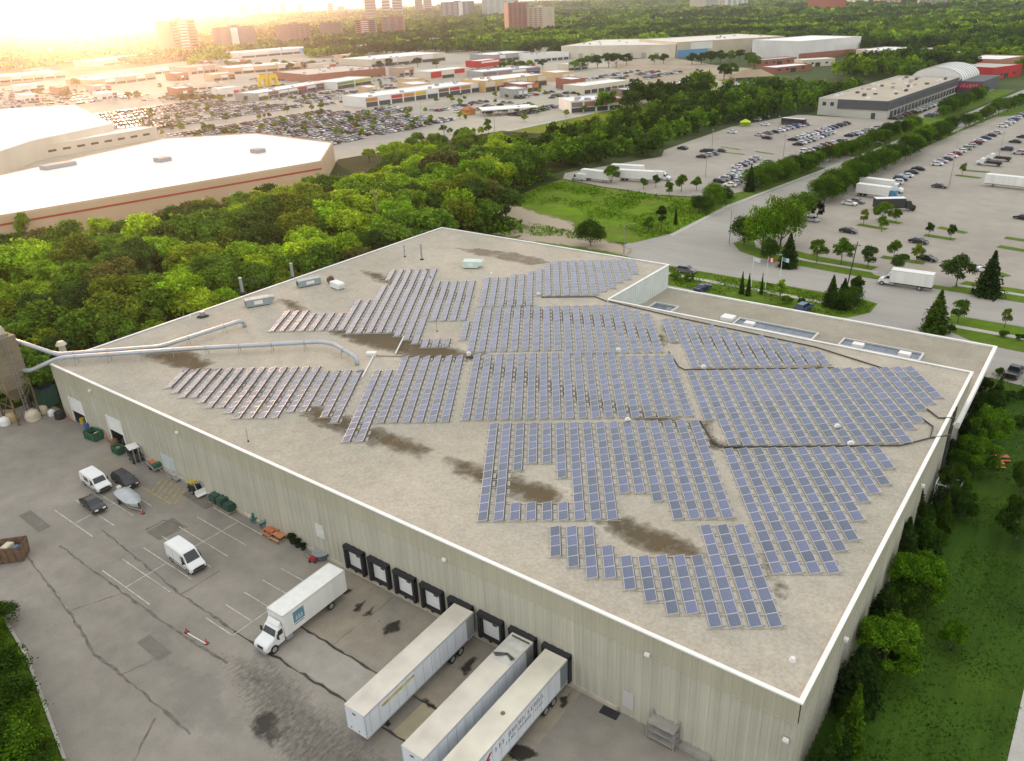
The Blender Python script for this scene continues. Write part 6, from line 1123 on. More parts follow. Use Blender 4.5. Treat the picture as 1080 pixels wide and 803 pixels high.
for a in (('curved street lamp beside the dirt track at the road bend', 658, 270, 238, 20), ('curved street lamp on the road corner by the dark round tree', 769, 258, 222, 170), ('curved street lamp on the right kerb of the side road', 860, 214, 188, 170), ('curved street lamp farther up the right kerb of the side road', 929, 172, 152, 170), ('tall light pole in the middle of the west car park', 744, 187, 163), ('tall light pole at the wood edge of the west car park', 751, 156, 137), ('tall light pole beside the hedge of the west car park', 826, 166, 143), ('tall light pole near the office end of the west car park', 821, 137, 123), ('very tall light pole beside a dark car in the east car park', 1001, 197, 140), ('tall light pole near the flatbed trucks', 1053, 168, 140), ('thin light pole beyond the wood in the mall car park', 470, 158, 130), ('thin light pole right of the mall roof', 522, 145, 122), ('thin light pole among the plaza cars', 445, 130, 108)): lamp(*a)
for px, py, lab in ((786, 131, 'lime-green tent at the wood edge of the west car park'),):
    p = gg(px, py, 1); t = thing('tent', lab, 'tent', (p.x, p.y, hz(p.x)), .4); LIME = mat('lime_cloth', (.45, .62, .02), .7); q = MB(); q.add([(-2.5, -2, 2), (2.5, -2, 2), (2.5, 2, 2), (-2.5, 2, 2), (0, 0, 3.4)], [(0, 1, 4), (1, 2, 4), (2, 3, 4), (3, 0, 4)]); q.build('canopy', LIME, t)
    q = MB(); q.box(-2.5, 2.5, 1.9, 2, .1, 2); q.build('side_cloth', LIME, t)
    for x in (-2.4, 2.4):
        for y in (-1.9, 1.9): q = MB(); q.tube([(x, y, 0), (x, y, 2)], .06, 6); q.build('post', POLE, t)
p = gg(893, 304); p.z = 0; q = MB(); q.tube([(0, 0, 0), (.6, 1.2, h_at(p, 256))], [.16, .1], 7); t = thing('utility_pole', 'dark leaning utility pole in the front verge clump', 'pole', p); q.build('pole', CHAS, t); q = MB(); q.box(-.6, .9, -.06, .06, 0, .14); q.build('crossarm', CHAS, t, (.5, 1.1, h_at(p, 260)))
for px, py, top in ((401, 258, 200), (501, 240, 205)):
    p = gg(px, py); p.z = hz(p.x); h = h_at(p, top); t = thing('utility_pole', f'pale utility pole standing in the wood, {"left" if px < 450 else "right"} one of two', 'pole', p); q = MB(); q.tube([(0, 0, 0), (0, 0, h)], .16, 7); q.build('pole', WOODP, t); q = MB(); q.box(-1.1, 1.1, -.07, .07, h - .9, h - .75); q.build('crossarm', WOODP, t)
for px, py, label, cols in ((792, 304, 'flagpole with a white flag on the front verge', [(.7, .7, .7)]), (807, 305, 'flagpole with a red and white flag on the front verge', [(.55, .03, .03), (.75, .75, .75), (.55, .03, .03)]), (821, 309, 'flagpole with a pale blue flag on the front verge', [(.12, .25, .32), (.6, .64, .66)])):
    p = gg(px, py); p.z = 0; h = h_at(p, 271); t = thing('flagpole', label, 'flagpole', p); q = MB(); q.tube([(0, 0, 0), (0, 0, h)], [.09, .05], 7); q.build('pole', WHITE, t)
    n = len(cols); q = MB(); mats_ = [mat('flag_%d_%d' % (px, i), c, .8) for i, c in enumerate(cols)]; k = 9
    for i in range(k):
        f = lambda j: (.08 + j * 1.5 / k, .12 * math.sin(j * 1.1), -.18 * j / k)
        a0, a1 = f(i), f(i + 1); q.quad((a0[0], a0[1], h - 1.0 + a0[2]), (a1[0], a1[1], h - 1.0 + a1[2]), (a1[0], a1[1], h - .1 + a1[2]), (a0[0], a0[1], h - .1 + a0[2]), min(n - 1, i * n // k))
    q.build('flag', mats_, t)
a, b = gg(975, 306), gg(934, 300); ang = math.atan2(b.y - a.y, b.x - a.x); box_truck('white moving truck driving along the front road', (b.x + .9 - 2.0 * math.cos(ang) * -1 * 0, b.y, .03), ang, box_len=8.6)
def plain_trailer(label, p, ang, L=14, m=None, cab=None, H=3.9, name='semi_trailer'):
    t = thing(name, label, 'trailer', (p[0], p[1], hz(p[0]) + .02), ang); m = m or TSIDE; q = MB(); q.box(-L / 2, L / 2, -1.25, 1.25, 1.1, H - .06); q.build('box', m, t); q = MB(); q.box(-L / 2 - .02, L / 2 + .02, -1.27, 1.27, H - .06, H); q.build('roof', TW, t); q = MB(); q.box(-L / 2 + .3, L / 2, -.5, .5, .8, 1.1); q.build('chassis', CHAS, t)
    for x in (-L / 2 + 1.2, -L / 2 + 2.5):
        for s in (-1, 1): q = MB(); q.tube([(x, s * .8, .5), (x, s * 1.23, .5)], .5, 12, 0); q.tube([(x, s * 1.231, .5), (x, s * 1.24, .5)], .28, 8, 1); q.build('wheel', [TYRE, RIM], t)
    if cab:
        q = MB(); q.side([(L / 2 + .3, .7), (L / 2 + .3, 3.0), (L / 2 + 1.7, 3.0), (L / 2 + 2.1, 1.9), (L / 2 + 3.2, 1.6), (L / 2 + 3.3, .6)], -1.1, 1.1); q.build('cab', cab, t, bevel=.1)
        q = MB(); q.quad((L / 2 + 1.76, -.95, 2.9), (L / 2 + 1.76, .95, 2.9), (L / 2 + 2.14, 1.0, 1.98), (L / 2 + 2.14, -1.0, 1.98)); q.build('windscreen', GLASS, t)
        for x in (L / 2 + 2.5,):
            for s in (-1, 1): q = MB(); q.tube([(x, s * .8, .5), (x, s * 1.15, .5)], .5, 12); q.build('wheel', TYRE, t)
    else:
        for s in (-1, 1): q = MB(); q.box(L / 2 - 2.6, L / 2 - 2.4, s * .9 - .1, s * .9 + .1, 0, 1.1); q.build('landing_leg', CHAS, t)
    return t
BLKT = mat('trailer_black', (.03, .03, .032), .4); BLUC = mat('cab_blue', (.05, .22, .38), .35)
plain_trailer('white truck trailer in the east car park, in front of another', gg(921, 205, 1), R_(-9), 10.5, TW, BLUC); plain_trailer('white truck trailer behind the front one beside the hedge', gg(924, 198, 1), R_(-9), 10.5, TW, VW); plain_trailer('white-roofed black-sided trailer pulled by a black cab', gg(937, 219, 1), R_(32), 8.5, BLKT, BLKT)
plain_trailer('long white trailer at the edge of the east car park', gg(1068, 194, 1.5), R_(172), 16, TW); plain_trailer('white trailer at the wood edge, left of the round tree', gg(629, 187, 1.5), R_(-4), 12, TW); plain_trailer('white trailer right of the round tree, farther of two', gg(662, 181, 1.5), R_(10), 12, TW); plain_trailer('white trailer right of the round tree, nearer of two', gg(672, 187, 1.5), R_(10), 13, TW)
van('white van parked left of the trailers at the wood edge', 611, 188, 178, 5.8, 2.0, 2.5, True); box_truck('white truck cab and short box right of the trailers', tuple(gg(700, 190))[:2] + (1.2,), R_(10), box_len=4.0, H=3.2)
def flatbed(label, p, ang):
    t = thing('flatbed_truck', label, 'truck', (p[0], p[1], .02), ang); q = MB(); q.box(-4, 1.6, -1.2, 1.2, .9, 1.1); q.build('bed', BLKT, t); q = MB(); q.side([(1.8, .6), (1.8, 2.5), (3.1, 2.5), (3.5, 1.6), (4.4, 1.4), (4.4, .6)], -1.05, 1.05); q.build('cab', VW, t, bevel=.08); q = MB(); q.quad((3.15, -.9, 2.42), (3.15, .9, 2.42), (3.52, .95, 1.68), (3.52, -.95, 1.68)); q.build('windscreen', GLASS, t)
    for x in (-2.8, 3.4):
        for s in (-1, 1): wheel_mb(x, s, 1.15, .48).build('wheel', [TYRE, RIM], t)
    q = MB(); q.box(-3.8, 1.4, -.9, .9, 1.1, 1.7); q.build('load', CHAS, t, bevel=.2)
flatbed('flatbed truck with a white cab, nearer of two in the east lot', gg(1044, 172, 1), R_(172)); flatbed('flatbed truck with a white cab, farther of two in the east lot', gg(1054, 167, 1), R_(172))
p = gg(837, 129, 1.5); t = thing('bus', 'dark brown coach parked among the west car park cars', 'bus', (p.x, p.y, hz(p.x) + .02), R_(-10)); q = MB(); q.box(-6, 6, -1.25, 1.25, .4, 3.2); q.build('body', mat('coach_brown', (.06, .04, .045), .35), t, bevel=.15); q = MB(); q.box(-5.7, 5.7, -1.27, 1.27, 1.7, 2.7); q.build('window_band', GLASS, t); q = MB(); q.box(-5.8, 5.8, -1.1, 1.1, 3.2, 3.28); q.build('roof', TW, t)
for x in (-3.5, 3.8):
    for s in (-1, 1): wheel_mb(x, s, 1.25, .5).build('wheel', [TYRE, RIM], t)
# tree islands in the east car park
for pts in ([(905, 237), (935, 242)], [(926, 231), (950, 236)], [(975, 248), (1007, 253)], [(990, 240), (1019, 246)], [(1053, 260), (1082, 265)], [(1060, 251), (1082, 254)], [(930, 271), (975, 278)], [(1008, 185), (1034, 188)], [(1018, 180), (1044, 182)], [(1030, 280), (1062, 292)]):
    strip('grass_island', [tuple(gg(*p))[:2] for p in pts], 2.4, .08, VERGE)
for pts in ([(760, 155), (780, 158)], [(797, 160), (816, 163)], [(764, 161), (785, 163)]): strip('grass_island', [tuple(gg(*p))[:2] for p in pts], 1.6, .08, BANK)
# ------------------------------------------------------------------ buildings beyond the wood
BM = {}
def bm_(name, rgb, rough=.75, var=.06): return mat('far_' + name, rgb, rough, var, .08)
ROOFW = bm_('white_roof', (.80, .79, .76)); ROOFG = bm_('gravel_roof', (.46, .43, .37)); TANW = bm_('tan_wall', (.62, .44, .27)); CREAMW = bm_('cream_wall', (.64, .58, .46)); BRICKW = bm_('brick_wall', (.34, .13, .08)); CHARW = bm_('charcoal_wall', (.085, .085, .09)); GREYW = bm_('grey_wall', (.36, .35, .34)); WHITEW = bm_('white_wall', (.72, .70, .66)); DGL = mat('far_glass', (.05, .06, .07), .25)
def box_part(name, par, x0, x1, y0, y1, z0, z1, m): q = MB(); q.box(x0, x1, y0, y1, z0, z1); return q.build(name, m, par)
def bld(name, label, cat, a, b, depth, h, wall, roof, group=None, parapet=.5):
    """A flat-roofed block: front foot from a to b (left to right as the camera sees it); local x along the front, y away from it."""
    a, b = Vector(a[:2]), Vector(b[:2]); W_ = (b - a).length; z = hz(a.x); t = thing(name, label, cat, (a.x, a.y, z), math.atan2(b.y - a.y, b.x - a.x), group)
    box_part('wall', t, 0, W_, 0, depth, -.5, h, wall); box_part('roof', t, .4, W_ - .4, .4, depth - .4, h, h + .05, roof)
    q = MB(); q.box(-.1, W_ + .1, -.1, .35, h, h + parapet); q.box(-.1, W_ + .1, depth - .35, depth + .1, h, h + parapet); q.box(-.1, .35, .35, depth - .35, h, h + parapet); q.box(W_ - .35, W_ + .1, .35, depth - .35, h, h + parapet); q.build('parapet', wall, t)
    return t, W_
def gpx(px, py): p = gg(px, py); return (p.x, p.y)
def roof_bits(t, W_, depth, h, n, seed=1):
    rr = random.Random(seed)
    for i in range(n):
        x, y = rr.uniform(2, W_ - 4), rr.uniform(2, depth - 4); box_part('roof_unit', t, x, x + rr.uniform(1.5, 3), y, y + rr.uniform(1.2, 2.2), h + .05, h + rr.uniform(.8, 1.5), GREYW)
def shopfront(t, W_, h, bays, cols, glass_h=.52):
    for i in range(bays):
        x0, x1 = W_ * i / bays + .6, W_ * (i + 1) / bays - .6; box_part('shop_window', t, x0, x1, -.12, -.02, .3, h * glass_h, DGL); box_part('shop_sign', t, x0, x1, -.2, -.02, h * (glass_h + .08), h * .94, cols[i % len(cols)])
# the mall with its tan side wall
t = thing('mall', 'large white-roofed mall with a tan side wall and a red stripe', 'mall', (0, 0, 1.6)); mp = [(-263, -30), (-226.5, 149), (-257, 182), (-314, 186), (-343, 158), (-320, 76), (-350, -30)]; MH = 8.2
q = MB(); q.prism(mp, -.5, MH, 0); q.build('wall', TANW, t)
cx_, cy_ = -290, 70; ins = [(cx_ + (x - cx_) * .993, cy_ + (y - cy_) * .993) for x, y in mp]; q = MB(); q.prism(ins, MH, MH + .1); q.build('roof', ROOFW, t)
q = MB(); n = len(mp); vs = [(x, y, MH + k) for k in (0.1, .5) for x, y in mp]; q.add(vs, [(i, (i + 1) % n, n + (i + 1) % n, n + i) for i in range(n)]); q.build('parapet', TANW, t)
a, b = Vector((-263, -30)), Vector((-226.5, 149)); nn = Vector((b - a).normalized().yx); nn.y = -nn.y
def on_wall(name, u0, u1, z0, z1, m, off):
    L = (b - a).length; p0, p1 = a + (b - a) * u0, a + (b - a) * u1; q = MB(); d = nn * off; q.add([(p0.x + d.x, p0.y + d.y, z0), (p1.x + d.x, p1.y + d.y, z0), (p1.x + d.x, p1.y + d.y, z1), (p0.x + d.x, p0.y + d.y, z1)] + [(p0.x, p0.y, z0), (p1.x, p1.y, z0), (p1.x, p1.y, z1), (p0.x, p0.y, z1)], [(0, 1, 2, 3), (3, 2, 6, 7), (0, 4, 5, 1), (0, 3, 7, 4), (1, 5, 6, 2)]); return q.build(name, m, t)
on_wall('red_stripe', .0, .999, 5.6, 6.2, mat('stripe_red', (.45, .06, .03), .6), .08)
for u in (.32, .38, .55, .56, .74, .8): on_wall('loading_door', u, u + .012, 0, 3.0, CREAMW, .06)
for x, y, l in ((-318, 90, 12), (-290, 120, 5), (-270, 150, 4), (-300, 60, 6)): q = MB(); q.box(x, x + 5, y, y + l, MH + .1, MH + 1.6); q.build('roof_unit', GREYW, t, bevel=.1)
sheet('service_lane', [(-261, -30), (-224.5, 149), (-214, 150), (-250, -30)], 0.03, SUBURB)
t = thing('store', 'cream department store with a white roof left of the mall', 'store', (0, 0, 1.6)); mp = [(-370, 10), (-372, 96), (-396, 123), (-417, 174), (-539, 215), (-600, 150), (-560, 10)]
q = MB(); q.prism(mp, -.5, 9); q.build('wall', CREAMW, t); q = MB(); q.prism([(x * .99 - 4, y * .99 + 1) for x, y in mp], 9, 9.4); q.build('roof', ROOFW, t)
t, W_ = bld('store_wing', 'low cream shop wing with dark windows before the department store', 'shop', (-398, 120), (-404, 190), 16, 5.5, CREAMW, ROOFW)
for i in range(9): box_part('window', t, 3 + i * 7.3, 7 + i * 7.3, -.1, -.02, 2.6, 3.6, DGL)
# plaza
ORGS, REDS, YELS, WHS, BRS, GRS = (bm_('sign_' + n_, c) for n_, c in (('orange', (.5, .22, .06)), ('red', (.5, .03, .03)), ('yellow', (.62, .42, .05)), ('white', (.75, .73, .7)), ('brown', (.16, .09, .07)), ('green', (.12, .28, .08))))
t, W_ = bld('shopping_strip', 'long white shopping strip with orange and red signs in the plaza', 'shops', gpx(386, 114), gpx(508, 97), 26, 6.0, WHITEW, ROOFW); shopfront(t, W_, 6.0, 10, [ORGS, WHS, REDS, ORGS, YELS, WHS, BRS, REDS, ORGS, WHS]); roof_bits(t, W_, 26, 6, 9, 2)
t, W_ = bld('shop', 'orange and cream shop block at the right end of the long strip', 'shops', gpx(512, 98), gpx(577, 90), 30, 7.5, bm_('apricot_wall', (.60, .38, .16)), ROOFW); shopfront(t, W_, 7.5, 6, [CREAMW, bm_('apricot2', (.58, .42, .2)), CREAMW], .45); roof_bits(t, W_, 30, 7.5, 6, 3)
t, W_ = bld('shop', 'low dark-fronted shops with a white roof and a red sign', 'shops', gpx(273, 107), gpx(352, 93), 22, 5.0, GREYW, ROOFW); shopfront(t, W_, 5, 8, [WHS, BRS, WHS, WHS, REDS, WHS, BRS, REDS]); roof_bits(t, W_, 22, 5, 5, 4)
t, W_ = bld('shop', 'white shop with a green fascia next to the dark-fronted shops', 'shops', gpx(356, 95), gpx(392, 89), 24, 5.5, WHITEW, ROOFW); shopfront(t, W_, 5.5, 2, [GRS, bm_('lime', (.38, .42, .06))])
t, W_ = bld('supermarket', 'long red-brick supermarket with a flat tan roof', 'supermarket', gpx(326, 88), gpx(407, 80), 75, 6.5, BRICKW, ROOFG); roof_bits(t, W_, 75, 6.5, 14, 5)
t, W_ = bld('shop', 'beige shop with two bright red panels in the plaza', 'shops', gpx(454, 85), gpx(495, 80), 22, 6.5, CREAMW, ROOFW); box_part('red_panel', t, 1, W_ * .28, -.3, 0, 1.5, 6.3, REDS); box_part('red_panel', t, W_ * .62, W_ * .88, -.3, 0, 3.2, 6.6, REDS); box_part('shop_window', t, W_ * .3, W_ * .6, -.1, 0, .4, 3, DGL)
t, W_ = bld('shop', 'shop with a purple-grey front and white roof behind the orange block', 'shops', gpx(509, 84), gpx(570, 78), 26, 5.5, GREYW, ROOFW); shopfront(t, W_, 5.5, 4, [bm_('mauve', (.2, .16, .2)), bm_('mauve2', (.26, .21, .22)), WHS]); roof_bits(t, W_, 26, 5.5, 5, 6)
t, W_ = bld('restaurant', 'bright red restaurant among the plaza trees', 'restaurant', gpx(506, 72), gpx(528, 69), 18, 6, REDS, ROOFW); box_part('sign', t, 3, W_ - 3, -.3, 0, 4.0, 5.6, WHS)
t, W_ = bld('shop', 'white shop with brick-red corner bands near the grass bank', 'shops', gpx(602, 120), gpx(655, 116), 22, 6.2, WHITEW, ROOFW); shopfront(t, W_, 6.2, 4, [bm_('taupe', (.22, .17, .16)), BRICKW, BRICKW, WHS], .45); box_part('brick_band', t, W_ - 12, W_ + .15, -.25, 10, 4.2, 6.4, BRICKW); roof_bits(t, W_, 22, 6.2, 8, 7)
t, W_ = bld('shop', 'brown and grey shop row right of the brick-banded shop', 'shops', gpx(664, 107), gpx(716, 101), 18, 6.0, bm_('brown_wall', (.24, .16, .13)), bm_('blue_grey_roof', (.5, .52, .53))); shopfront(t, W_, 6, 5, [GREYW, BRICKW, GREYW]); roof_bits(t, W_, 18, 6, 6, 8)
t, W_ = bld('shop', 'long low white-roofed building with dark windows by the dirt field', 'shops', gpx(616, 100), gpx(665, 93), 20, 5.0, CREAMW, ROOFW); shopfront(t, W_, 5, 7, [CREAMW])
t = thing('canopy', 'long low white canopy over parked cars in the plaza', 'canopy', (*gpx(510, 124), 1.6), math.atan2(gpx(568, 120)[1] - gpx(510, 124)[1], gpx(568, 120)[0] - gpx(510, 124)[0])); L_ = (Vector(gpx(568, 120)) - Vector(gpx(510, 124))).length; box_part('roof', t, 0, L_, 0, 14, 3.4, 3.9, ROOFW)
for i in range(7):
    for y in (.6, 13.4): q = MB(); q.tube([(1 + i * (L_ - 2) / 6, y, 0), (1 + i * (L_ - 2) / 6, y, 3.4)], .2, 6); q.build('post', GREYW, t)
t = thing('kiosk', 'small orange-roofed kiosk beside the long white canopy', 'kiosk', (*gpx(494, 121), 1.6)); box_part('wall', t, -3, 3, -3, 3, 0, 3, ORGS); q = MB(); q.add([(-3.6, -3.6, 3), (3.6, -3.6, 3), (3.6, 3.6, 3), (-3.6, 3.6, 3), (0, 0, 5)], [(0, 1, 4), (1, 2, 4), (2, 3, 4), (3, 0, 4)]); q.build('roof', bm_('kiosk_roof', (.45, .14, .06)), t)
t = thing('play_house', 'bright yellow double-arched structure in the far car park', 'building', (*gpx(274, 92), 1.6), R_(70)); YB = mat('bright_yellow', (.72, .50, .01), .5)
for x in (0, 9): q = MB(); q.side([(x, 0), (x, 7), (x + 1.5, 9.5), (x + 6.5, 9.5), (x + 8, 7), (x + 8, 0), (x + 5.6, 0), (x + 5.6, 6), (x + 2.4, 6), (x + 2.4, 0)], 0, 5); q.build('arch', YB, t)
box_part('roof', t, 2, 15, 1, 4, 9.5, 10.2, bm_('orange_trim', (.5, .2, .05)))
t = thing('gas_station', 'small filling station canopy beyond the brown shop row', 'filling station', (*gpx(724, 98), 1.6), R_(75)); box_part('canopy', t, 0, 24, 0, 12, 5, 5.9, ROOFW)
for x in (3, 12, 21): box_part('post', t, x - .3, x + .3, 5.6, 6.2, 0, 5, GREYW)
box_part('kiosk', t, 28, 38, 2, 11, 0, 4, CREAMW)
t = thing('gable_house', 'dark building with a brown hipped roof at the end of the grass bank', 'house', (*gpx(776, 86), 0), R_(42)); box_part('wall', t, 0, 28, 0, 14, 0, 4, CHARW); q = MB(); q.add([(-1.2, -1.2, 4), (29.2, -1.2, 4), (29.2, 15.2, 4), (-1.2, 15.2, 4), (7, 7, 8.4), (21, 7, 8.4)], [(0, 1, 5, 4), (1, 2, 5), (2, 3, 4, 5), (3, 0, 4)]); q.build('roof', bm_('brown_roof', (.33, .24, .15)), t)
for i in range(4): box_part('window', t, 3 + i * 6, 6 + i * 6, -.1, 0, 1.2, 3, DGL)
t, W_ = bld('depot', 'low white shed with three dark doors at the grass bank end', 'shed', gpx(770, 97), gpx(800, 93), 8, 3, WHITEW, ROOFW)
for i in range(3): box_part('door', t, 1 + i * W_ / 3, (i + .7) * W_ / 3, -.1, 0, .1, 2.3, DGL)
# big warehouses behind the dirt field
t, W_ = bld('far_warehouse', 'long cream warehouse behind the dirt field, left part', 'warehouse', gpx(592, 62), gpx(712, 61), 120, 12, CREAMW, bm_('pale_roof', (.66, .63, .56))); roof_bits(t, W_, 120, 12, 10, 9)
for i in range(8): box_part('loading_door', t, 6 + i * W_ / 9, 11 + i * W_ / 9, -.2, 0, 0, 5, GREYW)
t, W_ = bld('far_warehouse', 'long tan warehouse with a blue corner behind the dirt field', 'warehouse', gpx(714, 61), gpx(826, 54), 95, 14, bm_('sand_wall', (.52, .45, .33)), bm_('pale_roof', (.66, .63, .56))); box_part('blue_panel', t, .2, W_ * .28, -.3, 0, 0, 7, bm_('blue_panel', (.12, .28, .48))); box_part('white_panel', t, W_ * .12, W_ * .32, -.25, 0, 7.1, 13.5, WHITEW); roof_bits(t, W_, 95, 14, 8, 10)
t, W_ = bld('far_warehouse', 'white warehouse at the end of the far row, behind brick sheds', 'warehouse', gpx(842, 63), gpx(906, 57), 60, 15, WHITEW, ROOFW); box_part('brick_base', t, .2, W_ - .2, -.3, 0, 0, 5, BRICKW)
for k, (a, b, d, h, wl, lab) in enumerate([((818, 78), (856, 74), 18, 4, BRICKW, 'low brick shed before the white far warehouse, nearer one'), ((805, 70), (840, 67), 16, 4.5, BRICKW, 'low brick shed left of the white far warehouse'), ((846, 71), (880, 69), 14, 5, CREAMW, 'cream shed under the white far warehouse'), ((912, 60), (955, 57), 24, 5, BRICKW, 'brick-fronted shed between treetops right of the white warehouse'), ((935, 62), (965, 58), 30, 6, CREAMW, 'cream vaulted shed between treetops'), ((970, 60), (1000, 58), 20, 5, GREYW, 'grey shed among the trees above the dark office block'), ((1000, 64), (1022, 62), 18, 5, BRICKW, 'brick shed among the trees above the white vault'), ((1046, 84), (1076, 80), 30, 7, REDS, 'red shed beyond the hall with the sign'), ((1052, 76), (1080, 72), 30, 8, bm_('clay', (.5, .25, .15)), 'clay-coloured shed behind the red shed'), ((1030, 92), (1048, 90), 10, 3.5, CREAMW, 'small pale hut beside the red shed')]):
    t, W_ = bld('shed', lab, 'shed', gpx(*a), gpx(*b), d, h, wl, ROOFG if k % 2 else ROOFW); box_part('door', t, W_ * .4, W_ * .55, -.1, 0, 0, 3, DGL)
    for i in range(4): box_part('window', t, W_ * (.05 + .22 * i), W_ * (.13 + .22 * i), -.08, 0, 1.8, 3.2, DGL) if i != 2 else None
# low commercial roofs left of the apartments
rr = random.Random(21)
for k, (a, b, d, h, wl, lab) in enumerate([((202, 79), (240, 75), 40, 7, bm_('pinkish', (.5, .36, .3)), 'pinkish commercial block left of the yellow arches'), ((243, 79), (318, 73), 50, 6, TANW, 'long tan commercial block behind the yellow arches'), ((255, 62), (335, 55), 60, 7, WHITEW, 'long white store below the dark apartment slab'), ((342, 57), (362, 55), 50, 7, bm_('sky_blue', (.25, .4, .6)), 'pale blue store front in the far row'), ((366, 56), (400, 53), 50, 7, CREAMW, 'cream store right of the pale blue one'), ((402, 52), (440, 50), 50, 7, bm_('peach', (.55, .38, .28)), 'peach store front in the far row'), ((442, 50), (478, 47), 50, 9, bm_('terracotta', (.5, .24, .12)), 'terracotta store front at the end of the far row'), ((392, 72), (470, 64), 60, 8, CREAMW, 'wide cream warehouse in the middle of the plaza'), ((520, 66), (560, 62), 40, 7, GREYW, 'grey store with a green edge below the brown tower'), ((563, 66), (600, 63), 30, 7, WHITEW, 'white store right of the grey one'), ((100, 92), (165, 84), 40, 6, bm_('peach2', (.55, .4, .28)), 'low peach block in the sunny far left'), ((0, 88), (70, 82), 50, 6, CREAMW, 'low cream block at the far left edge'), ((20, 72), (90, 66), 50, 7, bm_('rose', (.5, .34, .27)), 'rose-coloured block below the sun'), ((110, 70), (180, 62), 50, 7, CREAMW, 'cream block left of the red-brown apartments'), ((0, 62), (60, 58), 60, 8, WHITEW, 'white block at the far left edge, second row'), ((182, 97), (236, 93), 16, 4, CREAMW, 'small cream shop behind a dark hedge')]):
    t, W_ = bld('store', lab, 'store', gpx(*a), gpx(*b), d, h, wl, ROOFW if k % 3 else ROOFG); shopfront(t, W_, h, 6, [wl, WHS, wl], .4); roof_bits(t, W_, d, h, 4, k)
rr = random.Random(33); k = 0; BW = []
for i in range(400):
    if k >= 34: break
    px, py = rr.uniform(0, 620), rr.uniform(52, 108); p = gpx(px, py)
    cl = any(abs(px - bx) < (bw + 16) and abs(py - by) < 7 for bx, by, bw in BW + [(100, 140, 100), (450, 108, 70), (312, 102, 45), (372, 92, 24), (366, 82, 46), (475, 82, 24), (540, 90, 40), (540, 80, 35), (517, 70, 14), (280, 88, 12), (540, 122, 40), (640, 110, 60), (430, 68, 42), (222, 77, 22), (280, 75, 42), (295, 58, 42), (380, 55, 90), (132, 88, 36), (35, 85, 38), (55, 69, 38), (145, 66, 38), (30, 60, 34), (209, 95, 30), (545, 64, 60)])
    if cl: continue
    w_ = rr.uniform(12, 26); k += 1; BW.append((px, py, w_)); wl = rr.choice([CREAMW, WHITEW, GREYW, TANW, BRICKW, bm_('peach3', (.5, .36, .26))])
    t, W_ = bld('outlet', f'small low outlet building in the far retail land, {ordw(k)} to be met from the sunny side', 'store', gpx(px - w_ / 2, py + w_ * .05), gpx(px + w_ / 2, py - w_ * .05), rr.uniform(14, 26), rr.uniform(4.5, 7), wl, rr.choice([ROOFW, ROOFW, ROOFG]), 'small outlets of the far retail land'); shopfront(t, W_, 5, 3, [wl, WHS, rr.choice([REDS, BRS, ORGS, WHS])], .45)
for j, o_ in enumerate(sorted([o_ for o_ in bpy.data.objects if o_.name.split('.')[0] == 'outlet' and o_.parent is None], key=lambda o_: pix(o_.location)[0])): o_['label'] = f'small low outlet building in the far retail land, {ordw(j + 1)} counted from the left'
# apartment towers
def tower(label, pa, pb, top, depth, wall, band, floors, cols=0, name='apartment_tower', white=None):
    a, b = gpx(*pa), gpx(*pb); h = h_at(Vector((a[0], a[1], hz(a[0]))), top); t, W_ = bld(name, label, 'apartment block', a, b, depth, h, wall, ROOFG, parapet=1.2); fh = h / floors
    if cols:                                               # separate windows, where they are large enough to see
        for f in range(floors):
            for c in range(cols): x = W_ * (c + .5) / cols; box_part('window', t, x - W_ * .28 / cols, x + W_ * .28 / cols, -.35, 0, f * fh + fh * .3, f * fh + fh * .8, band)
    else:
        for f in range(floors): box_part('balcony', t, W_ * .3, W_ * .62, -1.2, 0, f * fh + fh * .15, f * fh + fh * .55, band); box_part('window', t, W_ * .68, W_ * .95, -.3, 0, f * fh + fh * .3, f * fh + fh * .8, DGL); box_part('window', t, W_ * .05, W_ * .25, -.3, 0, f * fh + fh * .3, f * fh + fh * .8, DGL)
    box_part('lift_house', t, W_ * .4, W_ * .6, depth * .3, depth * .6, h, h + 4, wall)
    if white: box_part('pale_strip', t, W_ * white[0], W_ * white[1], -.6, 0, 0, h, WHITEW)
    return t
PINK = bm_('pink_brick', (.42, .20, .15)); BROWN = bm_('brown_brick', (.20, .13, .11)); MAUV = bm_('mauve_brick', (.30, .18, .16)); SLATE = bm_('slate', (.15, .16, .19)); BEIGE = bm_('beige_tower', (.58, .48, .34)); GREEN = bm_('pale_green_glass', (.46, .52, .47))
tower('red-brown apartment tower with white balconies, farthest left', (186, 61), (212, 58), 23, 26, PINK, WHITEW, 12); tower('dark apartment slab with white lower panels', (236, 57), (272, 54), 30, 22, SLATE, BROWN, 9, 5, white=(.3, .5)); tower('mauve-brown apartment tower between two dark slabs', (307, 51), (329, 48), 27, 24, MAUV, BROWN, 9, 4); tower('dark brown squat apartment tower left of the pink pair', (339, 43), (361, 42), 25, 26, BROWN, SLATE, 9, 4); tower('pink brick apartment tower with white balconies, left of a pair', (376, 43), (398, 42), 22, 26, PINK, WHITEW, 10); tower('pink brick apartment tower with a dark centre, right of a pair', (404, 40), (427, 39), 19, 26, PINK, SLATE, 10, 3)
tower('dark grey apartment slab with a white strip near the skyline', (466, 22), (496, 21), 3, 40, SLATE, GREYW, 14, 5, white=(.62, .76)); tower('red-brown apartment tower in front of a beige one', (537, 38), (556, 37), 4, 30, PINK, BROWN, 15, 4); tower('beige apartment tower attached to the red-brown one', (553, 37), (573, 37), 9, 30, BEIGE, bm_('tan_brick', (.38, .22, .14)), 14, 4); tower('pale green-grey tower behind the brown and beige pair', (509, 20), (537, 20), -4, 40, GREEN, GREYW, 16, 4)
